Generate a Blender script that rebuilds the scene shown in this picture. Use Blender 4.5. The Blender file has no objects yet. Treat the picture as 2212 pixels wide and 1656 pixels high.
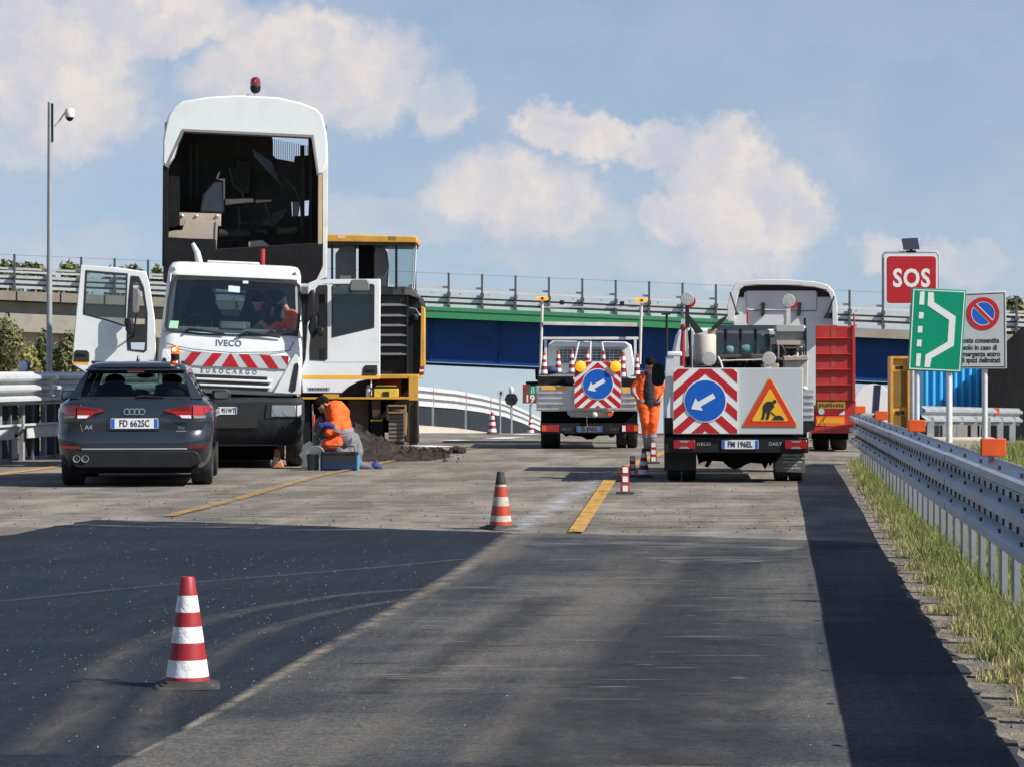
import bpy, bmesh, math, random
import numpy as np
from mathutils import Vector, Matrix
from mathutils.geometry import tessellate_polygon

random.seed(7)
RNG = np.random.default_rng(11)
R = math.radians
SC = bpy.context.scene
COL = SC.collection

# ------------------------------------------------------------------ camera
# photo measured on a 2211 px wide copy: focal length, centre, vanishing line, eye height
F, CX, YH, HC = 6046.0, 1105.5, 799.0, 1.45
cam_d = bpy.data.cameras.new('camera')
cam_d.sensor_width = 36.0
cam_d.lens = F / 2211.0 * 36.0
cam_d.shift_y = -(828.0 - YH) / 2211.0
cam_d.clip_start = 0.5
cam_d.clip_end = 9000
cam = bpy.data.objects.new('camera', cam_d)
COL.objects.link(cam)
cam.location = (0, 0, HC)
cam.rotation_euler = (R(90), 0, 0)
SC.camera = cam

# ------------------------------------------------------------------ sun and exposure
SUN_EL = R(40)
TO_SUN = Vector((math.cos(SUN_EL) * 0.9165, -math.cos(SUN_EL) * 0.40, math.sin(SUN_EL)))
sun_d = bpy.data.lights.new('sun', 'SUN')
sun_d.energy = 5.0
sun_d.angle = R(0.5)
sun_d.color = (1.0, 0.945, 0.86)
sun = bpy.data.objects.new('sun', sun_d)
COL.objects.link(sun)
sun.rotation_euler = TO_SUN.to_track_quat('Z', 'Y').to_euler()
sun.location = (40, -20, 40)
SC.view_settings.view_transform = 'Standard'
SC.view_settings.look = 'None'
SC.view_settings.gamma = 1.0
SC.view_settings.exposure = 0.5
SC.view_settings.use_curve_mapping = False
SC.cycles.max_bounces = 6
SC.cycles.transparent_max_bounces = 12

# ------------------------------------------------------------------ world: sky texture with cumulus layer
world = bpy.data.worlds.new('World')
SC.world = world
world.use_nodes = True
wn, wl = world.node_tree.nodes, world.node_tree.links
wn.clear()


def N(tree, typ, **kw):
    n = tree.nodes.new(typ)
    for k, v in kw.items():
        setattr(n, k, v)
    return n


def math_node(tree, op, a, b=None, c=None, clamp=False):
    n = tree.nodes.new('ShaderNodeMath')
    n.operation = op
    n.use_clamp = clamp
    for i, v in enumerate((a, b, c)):
        if v is None:
            continue
        if isinstance(v, (int, float)):
            n.inputs[i].default_value = v
        else:
            tree.links.new(v, n.inputs[i])
    return n.outputs[0]


def build_sky():
    t = world.node_tree
    M = lambda op, a, b=None, c=None, clamp=False: math_node(t, op, a, b, c, clamp)
    tc = N(t, 'ShaderNodeTexCoord')
    sep = N(t, 'ShaderNodeSeparateXYZ')
    t.links.new(tc.outputs['Generated'], sep.inputs[0])
    x, y, z = sep.outputs
    # the real horizon lies below the vanishing line of the uphill road
    zz = M('ADD', M('MAXIMUM', M('MULTIPLY', z, 0.9), 0.0), 0.085)
    com = N(t, 'ShaderNodeCombineXYZ')
    t.links.new(x, com.inputs[0]); t.links.new(y, com.inputs[1]); t.links.new(zz, com.inputs[2])
    nrm = N(t, 'ShaderNodeVectorMath', operation='NORMALIZE')
    t.links.new(com.outputs[0], nrm.inputs[0])
    sky = N(t, 'ShaderNodeTexSky', sky_type='NISHITA', sun_disc=False)
    sky.sun_elevation = SUN_EL
    sky.sun_rotation = math.atan2(TO_SUN.x, TO_SUN.y)
    sky.altitude = 50
    sky.air_density = 1.0
    sky.dust_density = 0.6
    sky.ozone_density = 1.5
    t.links.new(nrm.outputs[0], sky.inputs[0])
    # directions as degrees: azimuth from north (+Y) and elevation
    az = M('MULTIPLY', M('ARCTAN2', x, y), 57.29578)
    el = M('MULTIPLY', M('ARCSINE', z), 57.29578)
    p = N(t, 'ShaderNodeCombineXYZ')
    t.links.new(az, p.inputs[0]); t.links.new(el, p.inputs[1])
    # wobble the directions so cloud outlines billow
    def noise(scale, detail, rough, vec, dist=0.0):
        n = N(t, 'ShaderNodeTexNoise')
        n.inputs['Scale'].default_value = scale
        n.inputs['Detail'].default_value = detail
        n.inputs['Roughness'].default_value = rough
        n.inputs['Distortion'].default_value = dist
        t.links.new(vec, n.inputs['Vector'])
        return n
    w1 = noise(0.55, 3, 0.5, p.outputs[0])
    w2 = noise(2.4, 6, 0.55, p.outputs[0])
    def wob(src, n, amt):
        s = N(t, 'ShaderNodeVectorMath', operation='SUBTRACT')
        t.links.new(n.outputs['Color'], s.inputs[0]); s.inputs[1].default_value = (.5, .5, .5)
        m = N(t, 'ShaderNodeVectorMath', operation='SCALE')
        t.links.new(s.outputs[0], m.inputs[0]); m.inputs['Scale'].default_value = amt
        a = N(t, 'ShaderNodeVectorMath', operation='ADD')
        t.links.new(src, a.inputs[0]); t.links.new(m.outputs[0], a.inputs[1])
        return a.outputs[0]
    w3 = noise(9.0, 5, 0.6, p.outputs[0])
    q = wob(wob(wob(p.outputs[0], w1, 1.5), w2, 0.75), w3, 0.22)
    def D(px, py):   # photo pixel -> degrees
        return ((px - CX) / F * 57.29578, (YH - py) / F * 57.29578)
    blobs = [(60, 120, 330, 150, 1.0), (330, 40, 280, 90, 1.0), (160, 230, 210, 120, .9), (30, 290, 150, 100, .7),
             (690, 125, 270, 130, 1.0), (560, 180, 200, 100, .85), (800, 205, 140, 100, .8),
             (955, 215, 85, 85, .75), (1190, 270, 110, 60, 1.0), (1300, 290, 120, 70, 1.0), (1420, 300, 80, 60, .9),
             (1110, 425, 230, 105, .92), (1560, 370, 145, 115, 1.0), (1640, 475, 180, 125, 1.0), (1490, 460, 150, 75, .95),
             (1600, 570, 190, 65, .75), (1180, 480, 270, 70, .6), (1960, 560, 150, 60, .75), (2090, 580, 110, 60, .7),
             (780, 490, 360, 85, .58), (60, 540, 300, 85, .5), (1330, 560, 420, 70, .5), (480, 200, 560, 240, .36), (1250, 430, 560, 170, .36), (1900, 60, 420, 120, .34), (1150, 60, 300, 90, .3)]
    acc = None
    for (bx, by, rx, ry, s) in blobs:
        a, e = D(bx, by)
        sub = N(t, 'ShaderNodeVectorMath', operation='SUBTRACT')
        t.links.new(q, sub.inputs[0]); sub.inputs[1].default_value = (a, e, 0)
        mul = N(t, 'ShaderNodeVectorMath', operation='MULTIPLY')
        k = 57.29578 / F
        t.links.new(sub.outputs[0], mul.inputs[0]); mul.inputs[1].default_value = (1 / (1.18 * rx * k), 1 / (1.22 * ry * k), 0)
        ln = N(t, 'ShaderNodeVectorMath', operation='LENGTH')
        t.links.new(mul.outputs[0], ln.inputs[0])
        mr = N(t, 'ShaderNodeMapRange', interpolation_type='SMOOTHSTEP')
        t.links.new(ln.outputs['Value'], mr.inputs['Value'])
        mr.inputs['From Min'].default_value = 0.46; mr.inputs['From Max'].default_value = 1.10
        mr.inputs['To Min'].default_value = s; mr.inputs['To Max'].default_value = 0.0
        acc = mr.outputs[0] if acc is None else M('MAXIMUM', acc, mr.outputs[0])
    # the same weather goes on all round: scattered cumulus from large noise
    wide = noise(9.0, 7, 0.55, tc.outputs['Generated'], 0.3)
    rest = N(t, 'ShaderNodeMapRange', interpolation_type='SMOOTHSTEP')
    t.links.new(wide.outputs['Fac'], rest.inputs['Value'])
    rest.inputs['From Min'].default_value = 0.54; rest.inputs['From Max'].default_value = 0.70
    front = M('MULTIPLY', M('LESS_THAN', M('ABSOLUTE', az), 11.0), M('LESS_THAN', el, 8.6))
    restm = M('MULTIPLY', rest.outputs[0], M('SUBTRACT', 1.0, front))
    restm = M('MULTIPLY', restm, M('SUBTRACT', 1.0, M('MULTIPLY', M('MAXIMUM', el, 0.0), 1 / 45.0), clamp=True))
    dens = M('MAXIMUM', acc, M('MULTIPLY', restm, 0.8))
    # thin veil everywhere plus soft interior shading of the cumulus
    veil = noise(0.33, 4, 0.5, p.outputs[0])
    veilm = N(t, 'ShaderNodeMapRange')
    t.links.new(veil.outputs['Fac'], veilm.inputs['Value'])
    veilm.inputs['From Min'].default_value = 0.3; veilm.inputs['From Max'].default_value = 0.75
    veilm.inputs['To Min'].default_value = 0.16; veilm.inputs['To Max'].default_value = 0.60
    thinner = M('SUBTRACT', 1.0, M('MULTIPLY', M('MAXIMUM', el, 0.0), 1 / 40.0), clamp=True)   # the veil thins towards the zenith
    dens = M('MAXIMUM', dens, M('MULTIPLY', veilm.outputs[0], thinner))
    shade = noise(0.75, 4, 0.5, q)
    ramp = N(t, 'ShaderNodeValToRGB')
    ramp.color_ramp.elements[0].position = 0.36; ramp.color_ramp.elements[0].color = (.43, .435, .49, 1)
    ramp.color_ramp.elements[1].position = 0.62; ramp.color_ramp.elements[1].color = (.575, .53, .50, 1)
    t.links.new(shade.outputs['Fac'], ramp.inputs[0])
    thin = N(t, 'ShaderNodeMix', data_type='RGBA')
    t.links.new(M('MULTIPLY', M('SUBTRACT', dens, 0.25), 1.8, clamp=True), thin.inputs['Factor'])
    thin.inputs['A'].default_value = (.335, .39, .505, 1)
    t.links.new(ramp.outputs[0], thin.inputs['B'])
    cloud = N(t, 'ShaderNodeVectorMath', operation='SCALE')
    t.links.new(thin.outputs['Result'], cloud.inputs[0]); cloud.inputs['Scale'].default_value = 1.0 / SKY_STRENGTH
    tint = N(t, 'ShaderNodeVectorMath', operation='MULTIPLY')
    t.links.new(sky.outputs[0], tint.inputs[0]); tint.inputs[1].default_value = SKY_TINT
    mix = N(t, 'ShaderNodeMix', data_type='RGBA')
    t.links.new(dens, mix.inputs['Factor'])
    t.links.new(tint.outputs[0], mix.inputs['A']); t.links.new(cloud.outputs[0], mix.inputs['B'])
    bg = N(t, 'ShaderNodeBackground')
    bg.inputs['Strength'].default_value = SKY_STRENGTH
    t.links.new(mix.outputs['Result'], bg.inputs['Color'])
    out = N(t, 'ShaderNodeOutputWorld')
    t.links.new(bg.outputs[0], out.inputs[0])


SKY_STRENGTH = 0.07
SKY_TINT = (1.20, 1.17, 1.18)
build_sky()

# ------------------------------------------------------------------ measuring helpers
def at(x, y, Y):
    """point at distance Y seen at photo position (x, y)"""
    return Vector(((x - CX) * Y / F, Y, HC - (y - YH) * Y / F))


def gz(Y):
    t = max(0.0, Y - 60.0)
    return -0.028 * (t - 8 * (1 - math.exp(-t / 8)))


def gnd(x, y):
    """point of the flat road seen at photo position (x, y)"""
    Y = HC * F / (y - YH)
    return Vector(((x - CX) * Y / F, Y, 0))


class Zm:
    """metres from positions on an enlarged crop: centre column, ground row, metres per pixel"""
    def __init__(s, x0, g, k):
        s.x0, s.g, s.k = x0, g, k
    def x(s, v): return (v - s.x0) * s.k
    def z(s, v): return (s.g - v) * s.k
    def p(s, pts): return [(s.x(a), s.z(b)) for a, b in pts]


# ------------------------------------------------------------------ materials
MATS = {}


def mat(name, col, rough=0.6, metal=0.0, var=0.0, vscale=3.0, bump=0.0, bscale=40.0, coat=0.0, emit=None, estr=0.0,
        dirt_or_shade=None, damt=0.0, dscale=2.0, spec=0.5, island=0.0, trans=0.0, sub=0.0, stretch=None):
    if name in MATS:
        return MATS[name]
    m = bpy.data.materials.new(name)
    m.use_nodes = True
    t = m.node_tree
    b = t.nodes['Principled BSDF']
    b.inputs['Base Color'].default_value = (*col, 1)
    b.inputs['Roughness'].default_value = rough
    b.inputs['Metallic'].default_value = metal
    b.inputs['Specular IOR Level'].default_value = spec
    b.inputs['Coat Weight'].default_value = coat
    b.inputs['Coat Roughness'].default_value = 0.06
    if emit:
        b.inputs['Emission Color'].default_value = (*emit, 1)
        b.inputs['Emission Strength'].default_value = estr
    tc = N(t, 'ShaderNodeTexCoord')
    vec = tc.outputs['Object']
    if stretch:
        mp = N(t, 'ShaderNodeMapping')
        mp.inputs['Scale'].default_value = stretch
        t.links.new(vec, mp.inputs['Vector'])
        vec = mp.outputs[0]
    src = None
    def noise(sc, det=5, ro=0.6):
        n = N(t, 'ShaderNodeTexNoise')
        n.inputs['Scale'].default_value = sc
        n.inputs['Detail'].default_value = det
        n.inputs['Roughness'].default_value = ro
        t.links.new(vec, n.inputs['Vector'])
        return n.outputs['Fac']
    if var or island:
        hs = N(t, 'ShaderNodeHueSaturation')
        hs.inputs['Color'].default_value = (*col, 1)
        v = None
        if var:
            mr = N(t, 'ShaderNodeMapRange')
            mr.inputs['From Min'].default_value = 0.25; mr.inputs['From Max'].default_value = 0.75
            mr.inputs['To Min'].default_value = 1 - var; mr.inputs['To Max'].default_value = 1 + var
            t.links.new(noise(vscale), mr.inputs['Value'])
            v = mr.outputs[0]
        if island:
            g = N(t, 'ShaderNodeNewGeometry')
            mr = N(t, 'ShaderNodeMapRange')
            mr.inputs['To Min'].default_value = 1 - island; mr.inputs['To Max'].default_value = 1 + island
            t.links.new(g.outputs['Random Per Island'], mr.inputs['Value'])
            v = mr.outputs[0] if v is None else math_node(t, 'MULTIPLY', v, mr.outputs[0])
            mh = N(t, 'ShaderNodeMapRange')
            mh.inputs['To Min'].default_value = 0.47; mh.inputs['To Max'].default_value = 0.525
            t.links.new(g.outputs['Random Per Island'], mh.inputs['Value'])
            t.links.new(mh.outputs[0], hs.inputs['Hue'])
        t.links.new(v, hs.inputs['Value'])
        src = hs.outputs[0]
    if dirt_or_shade:
        mx = N(t, 'ShaderNodeMix', data_type='RGBA')
        mr = N(t, 'ShaderNodeMapRange', interpolation_type='SMOOTHSTEP')
        mr.inputs['From Min'].default_value = 0.42; mr.inputs['From Max'].default_value = 0.75
        mr.inputs['To Max'].default_value = damt
        t.links.new(noise(dscale, 8, 0.65), mr.inputs['Value'])
        t.links.new(mr.outputs[0], mx.inputs['Factor'])
        if src is None:
            mx.inputs['A'].default_value = (*col, 1)
        else:
            t.links.new(src, mx.inputs['A'])
        mx.inputs['B'].default_value = (*dirt_or_shade, 1)
        src = mx.outputs['Result']
    if src is not None:
        t.links.new(src, b.inputs['Base Color'])
    if bump:
        bn = N(t, 'ShaderNodeBump')
        bn.inputs['Strength'].default_value = bump
        bn.inputs['Distance'].default_value = 0.02
        t.links.new(noise(bscale, 4, 0.6), bn.inputs['Height'])
        t.links.new(bn.outputs[0], b.inputs['Normal'])
    if sub:
        tr = N(t, 'ShaderNodeBsdfTranslucent')
        if src is not None:
            t.links.new(src, tr.inputs['Color'])
        else:
            tr.inputs['Color'].default_value = (*col, 1)
        ms = N(t, 'ShaderNodeMixShader')
        ms.inputs[0].default_value = sub
        t.links.new(b.outputs[0], ms.inputs[1]); t.links.new(tr.outputs[0], ms.inputs[2])
        t.links.new(ms.outputs[0], t.nodes['Material Output'].inputs[0])
    MATS[name] = m
    return m


def glass(name, tint=(.75, .82, .82), refl=1.0, rough=0.02):
    if name in MATS:
        return MATS[name]
    m = bpy.data.materials.new(name)
    m.use_nodes = True
    t = m.node_tree
    t.nodes.remove(t.nodes['Principled BSDF'])
    tr = N(t, 'ShaderNodeBsdfTransparent'); tr.inputs[0].default_value = (*tint, 1)
    gl = N(t, 'ShaderNodeBsdfGlossy'); gl.inputs['Roughness'].default_value = rough
    gl.inputs['Color'].default_value = (.9 * refl, .95 * refl, 1.0 * refl, 1)
    lw = N(t, 'ShaderNodeLayerWeight'); lw.inputs[0].default_value = .5
    fac = math_node(t, 'ADD', math_node(t, 'MULTIPLY', math_node(t, 'POWER', lw.outputs['Facing'], 4.0), .9), .045, clamp=True)
    mx = N(t, 'ShaderNodeMixShader')
    t.links.new(fac, mx.inputs[0]); t.links.new(tr.outputs[0], mx.inputs[1]); t.links.new(gl.outputs[0], mx.inputs[2])
    t.links.new(mx.outputs[0], t.nodes['Material Output'].inputs[0])
    MATS[name] = m
    return m


WHITE = mat('white_paint', (.68, .715, .72), .35, coat=.3, dirt_or_shade=(.47, .45, .41), damt=.26, dscale=2.6)
WHITE_DIRTY = mat('dirty_white_paint', (.66, .66, .64), .5, dirt_or_shade=(.33, .29, .24), damt=.45, dscale=3.5)
OFFWHITE = mat('aged_white', (.62, .60, .55), .55, dirt_or_shade=(.30, .26, .2), damt=.4, dscale=5)
BLACK = mat('black_plastic', (.012, .013, .015), .55, var=.3, vscale=6, dirt_or_shade=(.05, .047, .043), damt=.22, dscale=4, spec=.25)
DARK = mat('dark_steel', (.018, .018, .020), .6, var=.4, vscale=5, dirt_or_shade=(.06, .05, .04), damt=.35, dscale=5, spec=.25)
SOOT = mat('sooty_steel', (.012, .012, .0135), .75, var=.4, vscale=4, spec=.15)
UNDER = mat('underside_grime_shade', (.006, .006, .007), .85, var=.3, spec=.1)  # near-black grime; also colours the shade block under the works truck
RUBBER = mat('tyre_rubber', (.018, .018, .019), .85, var=.25, vscale=9, dirt_or_shade=(.09, .08, .07), damt=.45, dscale=6, bump=.3, bscale=60)
BUMPER = mat('grey_bumper_plastic', (.018, .022, .027), .6, var=.15, dirt_or_shade=(.07, .068, .065), damt=.3, dscale=5, spec=.25)
STEEL = mat('galvanised_steel', (.64, .66, .68), .42, metal=.25, var=.14, vscale=2.5, dirt_or_shade=(.36, .36, .35), damt=.3, dscale=7)
RAILWHITE = mat('weathered_white_rail', (.55, .57, .58), .5, var=.1, dirt_or_shade=(.45, .44, .42), damt=.3, dscale=2)
POSTGREY = mat('grey_rail_post', (.13, .145, .165), .6, metal=.15, var=.2, dirt_or_shade=(.12, .11, .10), damt=.4, dscale=6)
RAILGREY = mat('verge_rail_steel', (.46, .50, .55), .45, metal=.25, var=.18, vscale=1.2, dirt_or_shade=(.28, .28, .28), damt=.35, dscale=5)
PLATEDIRTSHADE = mat('dirty_shaded_plate', (.12, .15, .19), .5, dirt_or_shade=(.05, .05, .05), damt=.6, dscale=12)  # grey-blue holds both dirt and the shade on the plate
HOPPER = mat('hopper_inner_steel', (.040, .037, .034), .7, var=.5, vscale=2.5, dirt_or_shade=(.10, .08, .06), damt=.5, dscale=3)
STEEL_DULL = mat('dull_galvanised_steel', (.36, .39, .42), .5, metal=.35, var=.2, vscale=3, dirt_or_shade=(.2, .19, .17), damt=.4, dscale=6)
SILVER = mat('bare_aluminium', (.60, .60, .60), .4, metal=.6, var=.12, vscale=4, dirt_or_shade=(.3, .27, .23), damt=.35, dscale=6)
CHROME = mat('chrome_trim', (.75, .76, .78), .15, metal=1.0)
YELLOW = mat('machine_yellow', (.62, .33, .045), .45, var=.12, vscale=3, dirt_or_shade=(.22, .15, .07), damt=.5, dscale=4)
YELLOWPLASTIC = mat('yellow_plastic', (.70, .50, .05), .45, var=.08, dirt_or_shade=(.3, .2, .06), damt=.4, dscale=9)
RED = mat('red_paint', (.46, .025, .022), .45, var=.12, dirt_or_shade=(.25, .11, .08), damt=.5, dscale=5)
SIGNRED = mat('sign_red', (.42, .010, .016), .4, var=.06)
SIGNWHITE = mat('sign_white', (.72, .73, .72), .35, var=.04, dirt_or_shade=(.5, .5, .48), damt=.25, dscale=6)
SIGNGREY = mat('sign_grey_white', (.48, .52, .535), .4, var=.05, dirt_or_shade=(.42, .44, .44), damt=.3, dscale=4)
SIGNBLUE = mat('sign_blue', (.008, .10, .46), .4, var=.06, spec=.3)
SIGNGREEN = mat('sign_green', (.0, .25, .135), .45, var=.05, spec=.25)
SIGNYELLOW = mat('sign_yellow', (.80, .43, .02), .4, var=.05)
SIGNORANGE = mat('sign_orange_red', (.60, .045, .014), .35, var=.05)
SIGNBLACK = mat('sign_black', (.02, .02, .02), .5)
SIGNBROWN = mat('sign_brown', (.17, .045, .03), .45, var=.05)
ORANGE = mat('orange_reflector', (.66, .085, .008), .5, var=.12, vscale=14)
AMBERREFLECT = mat('amber_reflective_tape', (.78, .40, .03), .4, var=.08)
CAR = mat('slate_car_paint', (.026, .035, .047), .28, metal=.5, coat=1.0, dirt_or_shade=(.075, .075, .075), damt=.14, dscale=3)
CARGLASS = glass('tinted_car_glass', (.62, .70, .68), .55)
GLASS = glass('clear_glass', (.72, .80, .80), .9)
WINDSCREEN = glass('windscreen_glass', (.86, .90, .90), .8)
SMOKED = glass('smoked_glass', (.45, .52, .54), .7)
TAILRED = mat('tail_lamp_red', (.30, .008, .014), .15, coat=1.0, emit=(.6, .01, .02), estr=.02)
TAILDARK = mat('tail_lamp_dark_red', (.17, .008, .012), .2, coat=.6)
LENSCLEAR = mat('lamp_lens_white', (.75, .76, .78), .12, coat=1.0)
LENSGREY = mat('lamp_reflector_grey', (.42, .44, .46), .2, metal=.6, coat=1.0)
AMBERLIT = mat('lit_amber_lens', (.85, .36, .02), .4, var=.2, vscale=30, emit=(1.0, .38, .015), estr=.55)
AMBERCORE = mat('lit_lamp_core', (1, .75, .4), .4, emit=(1.0, .72, .35), estr=5)
REDORANGELIT = mat('lit_orange_beacon', (.75, .10, .01), .3, emit=(1.0, .16, .02), estr=.55)
DARKRED = mat('dark_red_beacon', (.16, .012, .010), .2, coat=1.0)
PLATEWHITE = mat('plate_white', (.68, .70, .72), .35)
PLATEBLUE = mat('plate_blue', (.02, .10, .45), .35)
CONCRETE = mat('bridge_concrete', (.34, .30, .25), .85, var=.14, vscale=.8, dirt_or_shade=(.2, .17, .14), damt=.45, dscale=1.2, bump=.2, bscale=12)
CONCRETE2 = mat('pale_concrete', (.46, .42, .35), .85, var=.12, vscale=1, dirt_or_shade=(.3, .26, .2), damt=.4, dscale=1.5)
GREENPAINT = mat('green_bridge_paint', (.04, .27, .10), .5, var=.15, vscale=1.5, dirt_or_shade=(.03, .16, .08), damt=.5, dscale=1.5)
BLUEPAINT = mat('blue_girder_paint', (.005, .055, .21), .5, var=.2, vscale=.5, dirt_or_shade=(.003, .018, .07), damt=.65, dscale=.6, spec=.3)
HIVIS = mat('orange_hivis_cloth', (.95, .13, .012), .8, var=.2, vscale=11, bump=1.0, bscale=9, dirt_or_shade=(.36, .025, .010), damt=.85, dscale=4.5)  # darker red patches paint fold shade into the cloth colour
NAVY = mat('navy_cloth', (.012, .013, .021), .85, var=.2, vscale=12)
GREYCLOTH = mat('grey_work_cloth', (.15, .15, .165), .85, var=.15, vscale=10)
TAPE = mat('grey_reflective_tape', (.22, .21, .24), .4)
SKIN = mat('skin', (.40, .20, .13), .55, var=.08, vscale=20)
HAIR = mat('dark_hair', (.010, .008, .007), .85, spec=.1, bump=.8, bscale=60)
BLUECLOTH = mat('blue_glove', (.022, .038, .17), .7, var=.2, vscale=20)
LEATHER = mat('dark_boot', (.03, .025, .022), .6)
CONERED = mat('cone_red', (.30, .012, .018), .5, var=.12, vscale=7, dirt_or_shade=(.18, .05, .04), damt=.45, dscale=8)
CONEWHITE = mat('cone_white', (.76, .77, .76), .45, dirt_or_shade=(.36, .33, .29), damt=.6, dscale=9, bump=.6, bscale=14)
CONEORANGE = mat('worn_cone_orange', (.38, .038, .014), .55, var=.12, vscale=8, dirt_or_shade=(.2, .08, .05), damt=.4, dscale=9)
CONECREAM = mat('worn_cone_band', (.48, .43, .36), .6, var=.2, vscale=12, dirt_or_shade=(.2, .16, .12), damt=.7, dscale=14)
CONEBASE = mat('cone_rubber_base', (.028, .027, .026), .8, var=.2, dirt_or_shade=(.10, .095, .085), damt=.4, dscale=10)
SEAT = mat('dark_seat_cloth', (.012, .013, .017), .85)
INTERIOR = mat('cab_interior_grey', (.11, .12, .13), .8, var=.1)
BEIGE = mat('beige_plate', (.42, .36, .29), .6, var=.15, vscale=4, dirt_or_shade=(.2, .15, .1), damt=.5, dscale=4)
BARREL = mat('beige_tank', (.50, .46, .40), .6, var=.08, dirt_or_shade=(.3, .25, .2), damt=.4, dscale=4)
DISC = mat('grey_disc_lamp', (.40, .40, .39), .45, var=.25, vscale=45, bump=.4, bscale=70)
BARK = mat('bark', (.10, .075, .05), .9, var=.3)

# ------------------------------------------------------------------ mesh helpers
XF = None        # current extra transform (used for the leaning cab)


class MB:
    def __init__(s):
        s.v, s.f, s.mi = [], [], []

    def add(s, verts, faces, mi=0):
        o = len(s.v)
        s.v.extend([tuple(v) for v in verts])
        s.f.extend([tuple(i + o for i in f) for f in faces])
        s.mi.extend([mi] * len(faces))
        return s

    def box(s, x0, x1, y0, y1, z0, z1, mi=0):
        v = [(x, y, z) for z in (z0, z1) for y in (y0, y1) for x in (x0, x1)]
        return s.add(v, [(0, 2, 3, 1), (4, 5, 7, 6), (0, 1, 5, 4), (2, 6, 7, 3), (0, 4, 6, 2), (1, 3, 7, 5)], mi)

    def prism(s, pts, y0, y1, holes=(), mi=0, shear=0.0, z0=0.0):
        """polygon in x,z pushed from y0 (front) to y1; shear leans it back with height"""
        loops = [list(pts)] + [list(h) for h in holes]
        flat = [p for l in loops for p in l]
        n = len(flat)
        tris = tessellate_polygon([[Vector((a, b, 0)) for a, b in l] for l in loops])
        v = [(a, y0 + shear * (b - z0), b) for a, b in flat] + [(a, y1 + shear * (b - z0), b) for a, b in flat]
        f = []
        for t in tris:
            a, b, c = t
            pa, pb, pc = flat[a], flat[b], flat[c]
            if (pb[0] - pa[0]) * (pc[1] - pa[1]) - (pb[1] - pa[1]) * (pc[0] - pa[0]) < 0:
                a, c = c, a
            f.append((a, b, c))
            f.append((c + n, b + n, a + n))
        o = 0
        for li, l in enumerate(loops):
            m = len(l)
            area = sum(l[i][0] * l[(i + 1) % m][1] - l[(i + 1) % m][0] * l[i][1] for i in range(m))
            ccw = area > 0
            for i in range(m):
                a, b = o + i, o + (i + 1) % m
                q = (a, a + n, b + n, b)
                if (li == 0) != ccw:
                    q = q[::-1]
                f.append(q)
            o += m
        return s.add(v, f, mi)

    def loft(s, rings, closed=True, caps=True, mi=0):
        m = len(rings[0])
        v = [p for r in rings for p in r]
        f = []
        for k in range(len(rings) - 1):
            for i in range(m if closed else m - 1):
                j = (i + 1) % m
                f.append((k * m + i, k * m + j, (k + 1) * m + j, (k + 1) * m + i))
        if caps and closed:
            f.append(tuple(range(m))[::-1])
            f.append(tuple((len(rings) - 1) * m + i for i in range(m)))
        return s.add(v, f, mi)

    def tube(s, a, b, r, r2=None, n=10, mi=0, caps=True):
        return s.path([a, b], [r, r if r2 is None else r2], n, mi, caps)

    def path(s, pts, r, n=8, mi=0, caps=True):
        pts = [Vector(p) for p in pts]
        rs = r if isinstance(r, (list, tuple)) else [r] * len(pts)
        rings = []
        up = None
        for i, p in enumerate(pts):
            d = (pts[min(i + 1, len(pts) - 1)] - pts[max(i - 1, 0)]).normalized()
            if up is None:
                up = Vector((0, 0, 1)) if abs(d.z) < .9 else Vector((1, 0, 0))
            sx = d.cross(up).normalized()
            up = sx.cross(d).normalized()
            rings.append([p + (sx * math.cos(2 * math.pi * k / n) + up * math.sin(2 * math.pi * k / n)) * rs[i] for k in range(n)])
        return s.loft(rings, True, caps, mi)

    def lathe(s, prof, c=(0, 0, 0), n=24, axis='z', mi=0, caps=True):
        c = Vector(c)
        rings = []
        for r, h in prof:
            ring = []
            for k in range(n):
                a = 2 * math.pi * k / n
                u, w = r * math.cos(a), r * math.sin(a)
                p = {'z': (u, w, h), 'x': (h, u, w), 'y': (w, h, u)}[axis]
                ring.append(c + Vector(p))
            rings.append(ring)
        return s.loft(rings, True, caps, mi)

    def ball(s, c, rx, ry=None, rz=None, n=14, m=9, mi=0, rot=None):
        ry = rx if ry is None else ry
        rz = rx if rz is None else rz
        rings = []
        for j in range(m):
            t = -math.pi / 2 + math.pi * (j + .5) / m
            ring = []
            for k in range(n):
                a = 2 * math.pi * k / n
                p = Vector((rx * math.cos(t) * math.cos(a), ry * math.cos(t) * math.sin(a), rz * math.sin(t)))
                if rot is not None:
                    p = rot @ p
                ring.append(Vector(c) + p)
            rings.append(ring)
        return s.loft(rings, True, True, mi)

    def disc(s, c, r, y, t=.004, n=32, mi=0, r0=0.0):
        """upright disc (or ring) facing the viewer at y, centre (x,z)"""
        out = [(c[0] + r * math.cos(2 * math.pi * k / n), c[1] + r * math.sin(2 * math.pi * k / n)) for k in range(n)]
        holes = []
        if r0:
            holes = [[(c[0] + r0 * math.cos(2 * math.pi * k / n), c[1] + r0 * math.sin(2 * math.pi * k / n)) for k in range(n)]]
        return s.prism(out, y, y + t, holes, mi)

    def build(s, name, mats, parent=None, bevel=0.0, smooth=True, ang=35, sub=0, seg=2):
        me = bpy.data.meshes.new(name)
        v = s.v
        if XF is not None:
            v = [tuple(XF @ Vector(p)) for p in v]
        me.from_pydata(v, [], s.f)
        ms = mats if isinstance(mats, (list, tuple)) else [mats]
        for m in ms:
            me.materials.append(m)
        if len(ms) > 1:
            me.polygons.foreach_set('material_index', s.mi)
        me.update()
        if smooth:
            me.polygons.foreach_set('use_smooth', [True] * len(me.polygons))
            me.set_sharp_from_angle(angle=R(ang))
        o = bpy.data.objects.new(name, me)
        COL.objects.link(o)
        if parent is not None:
            o.parent = parent
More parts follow.
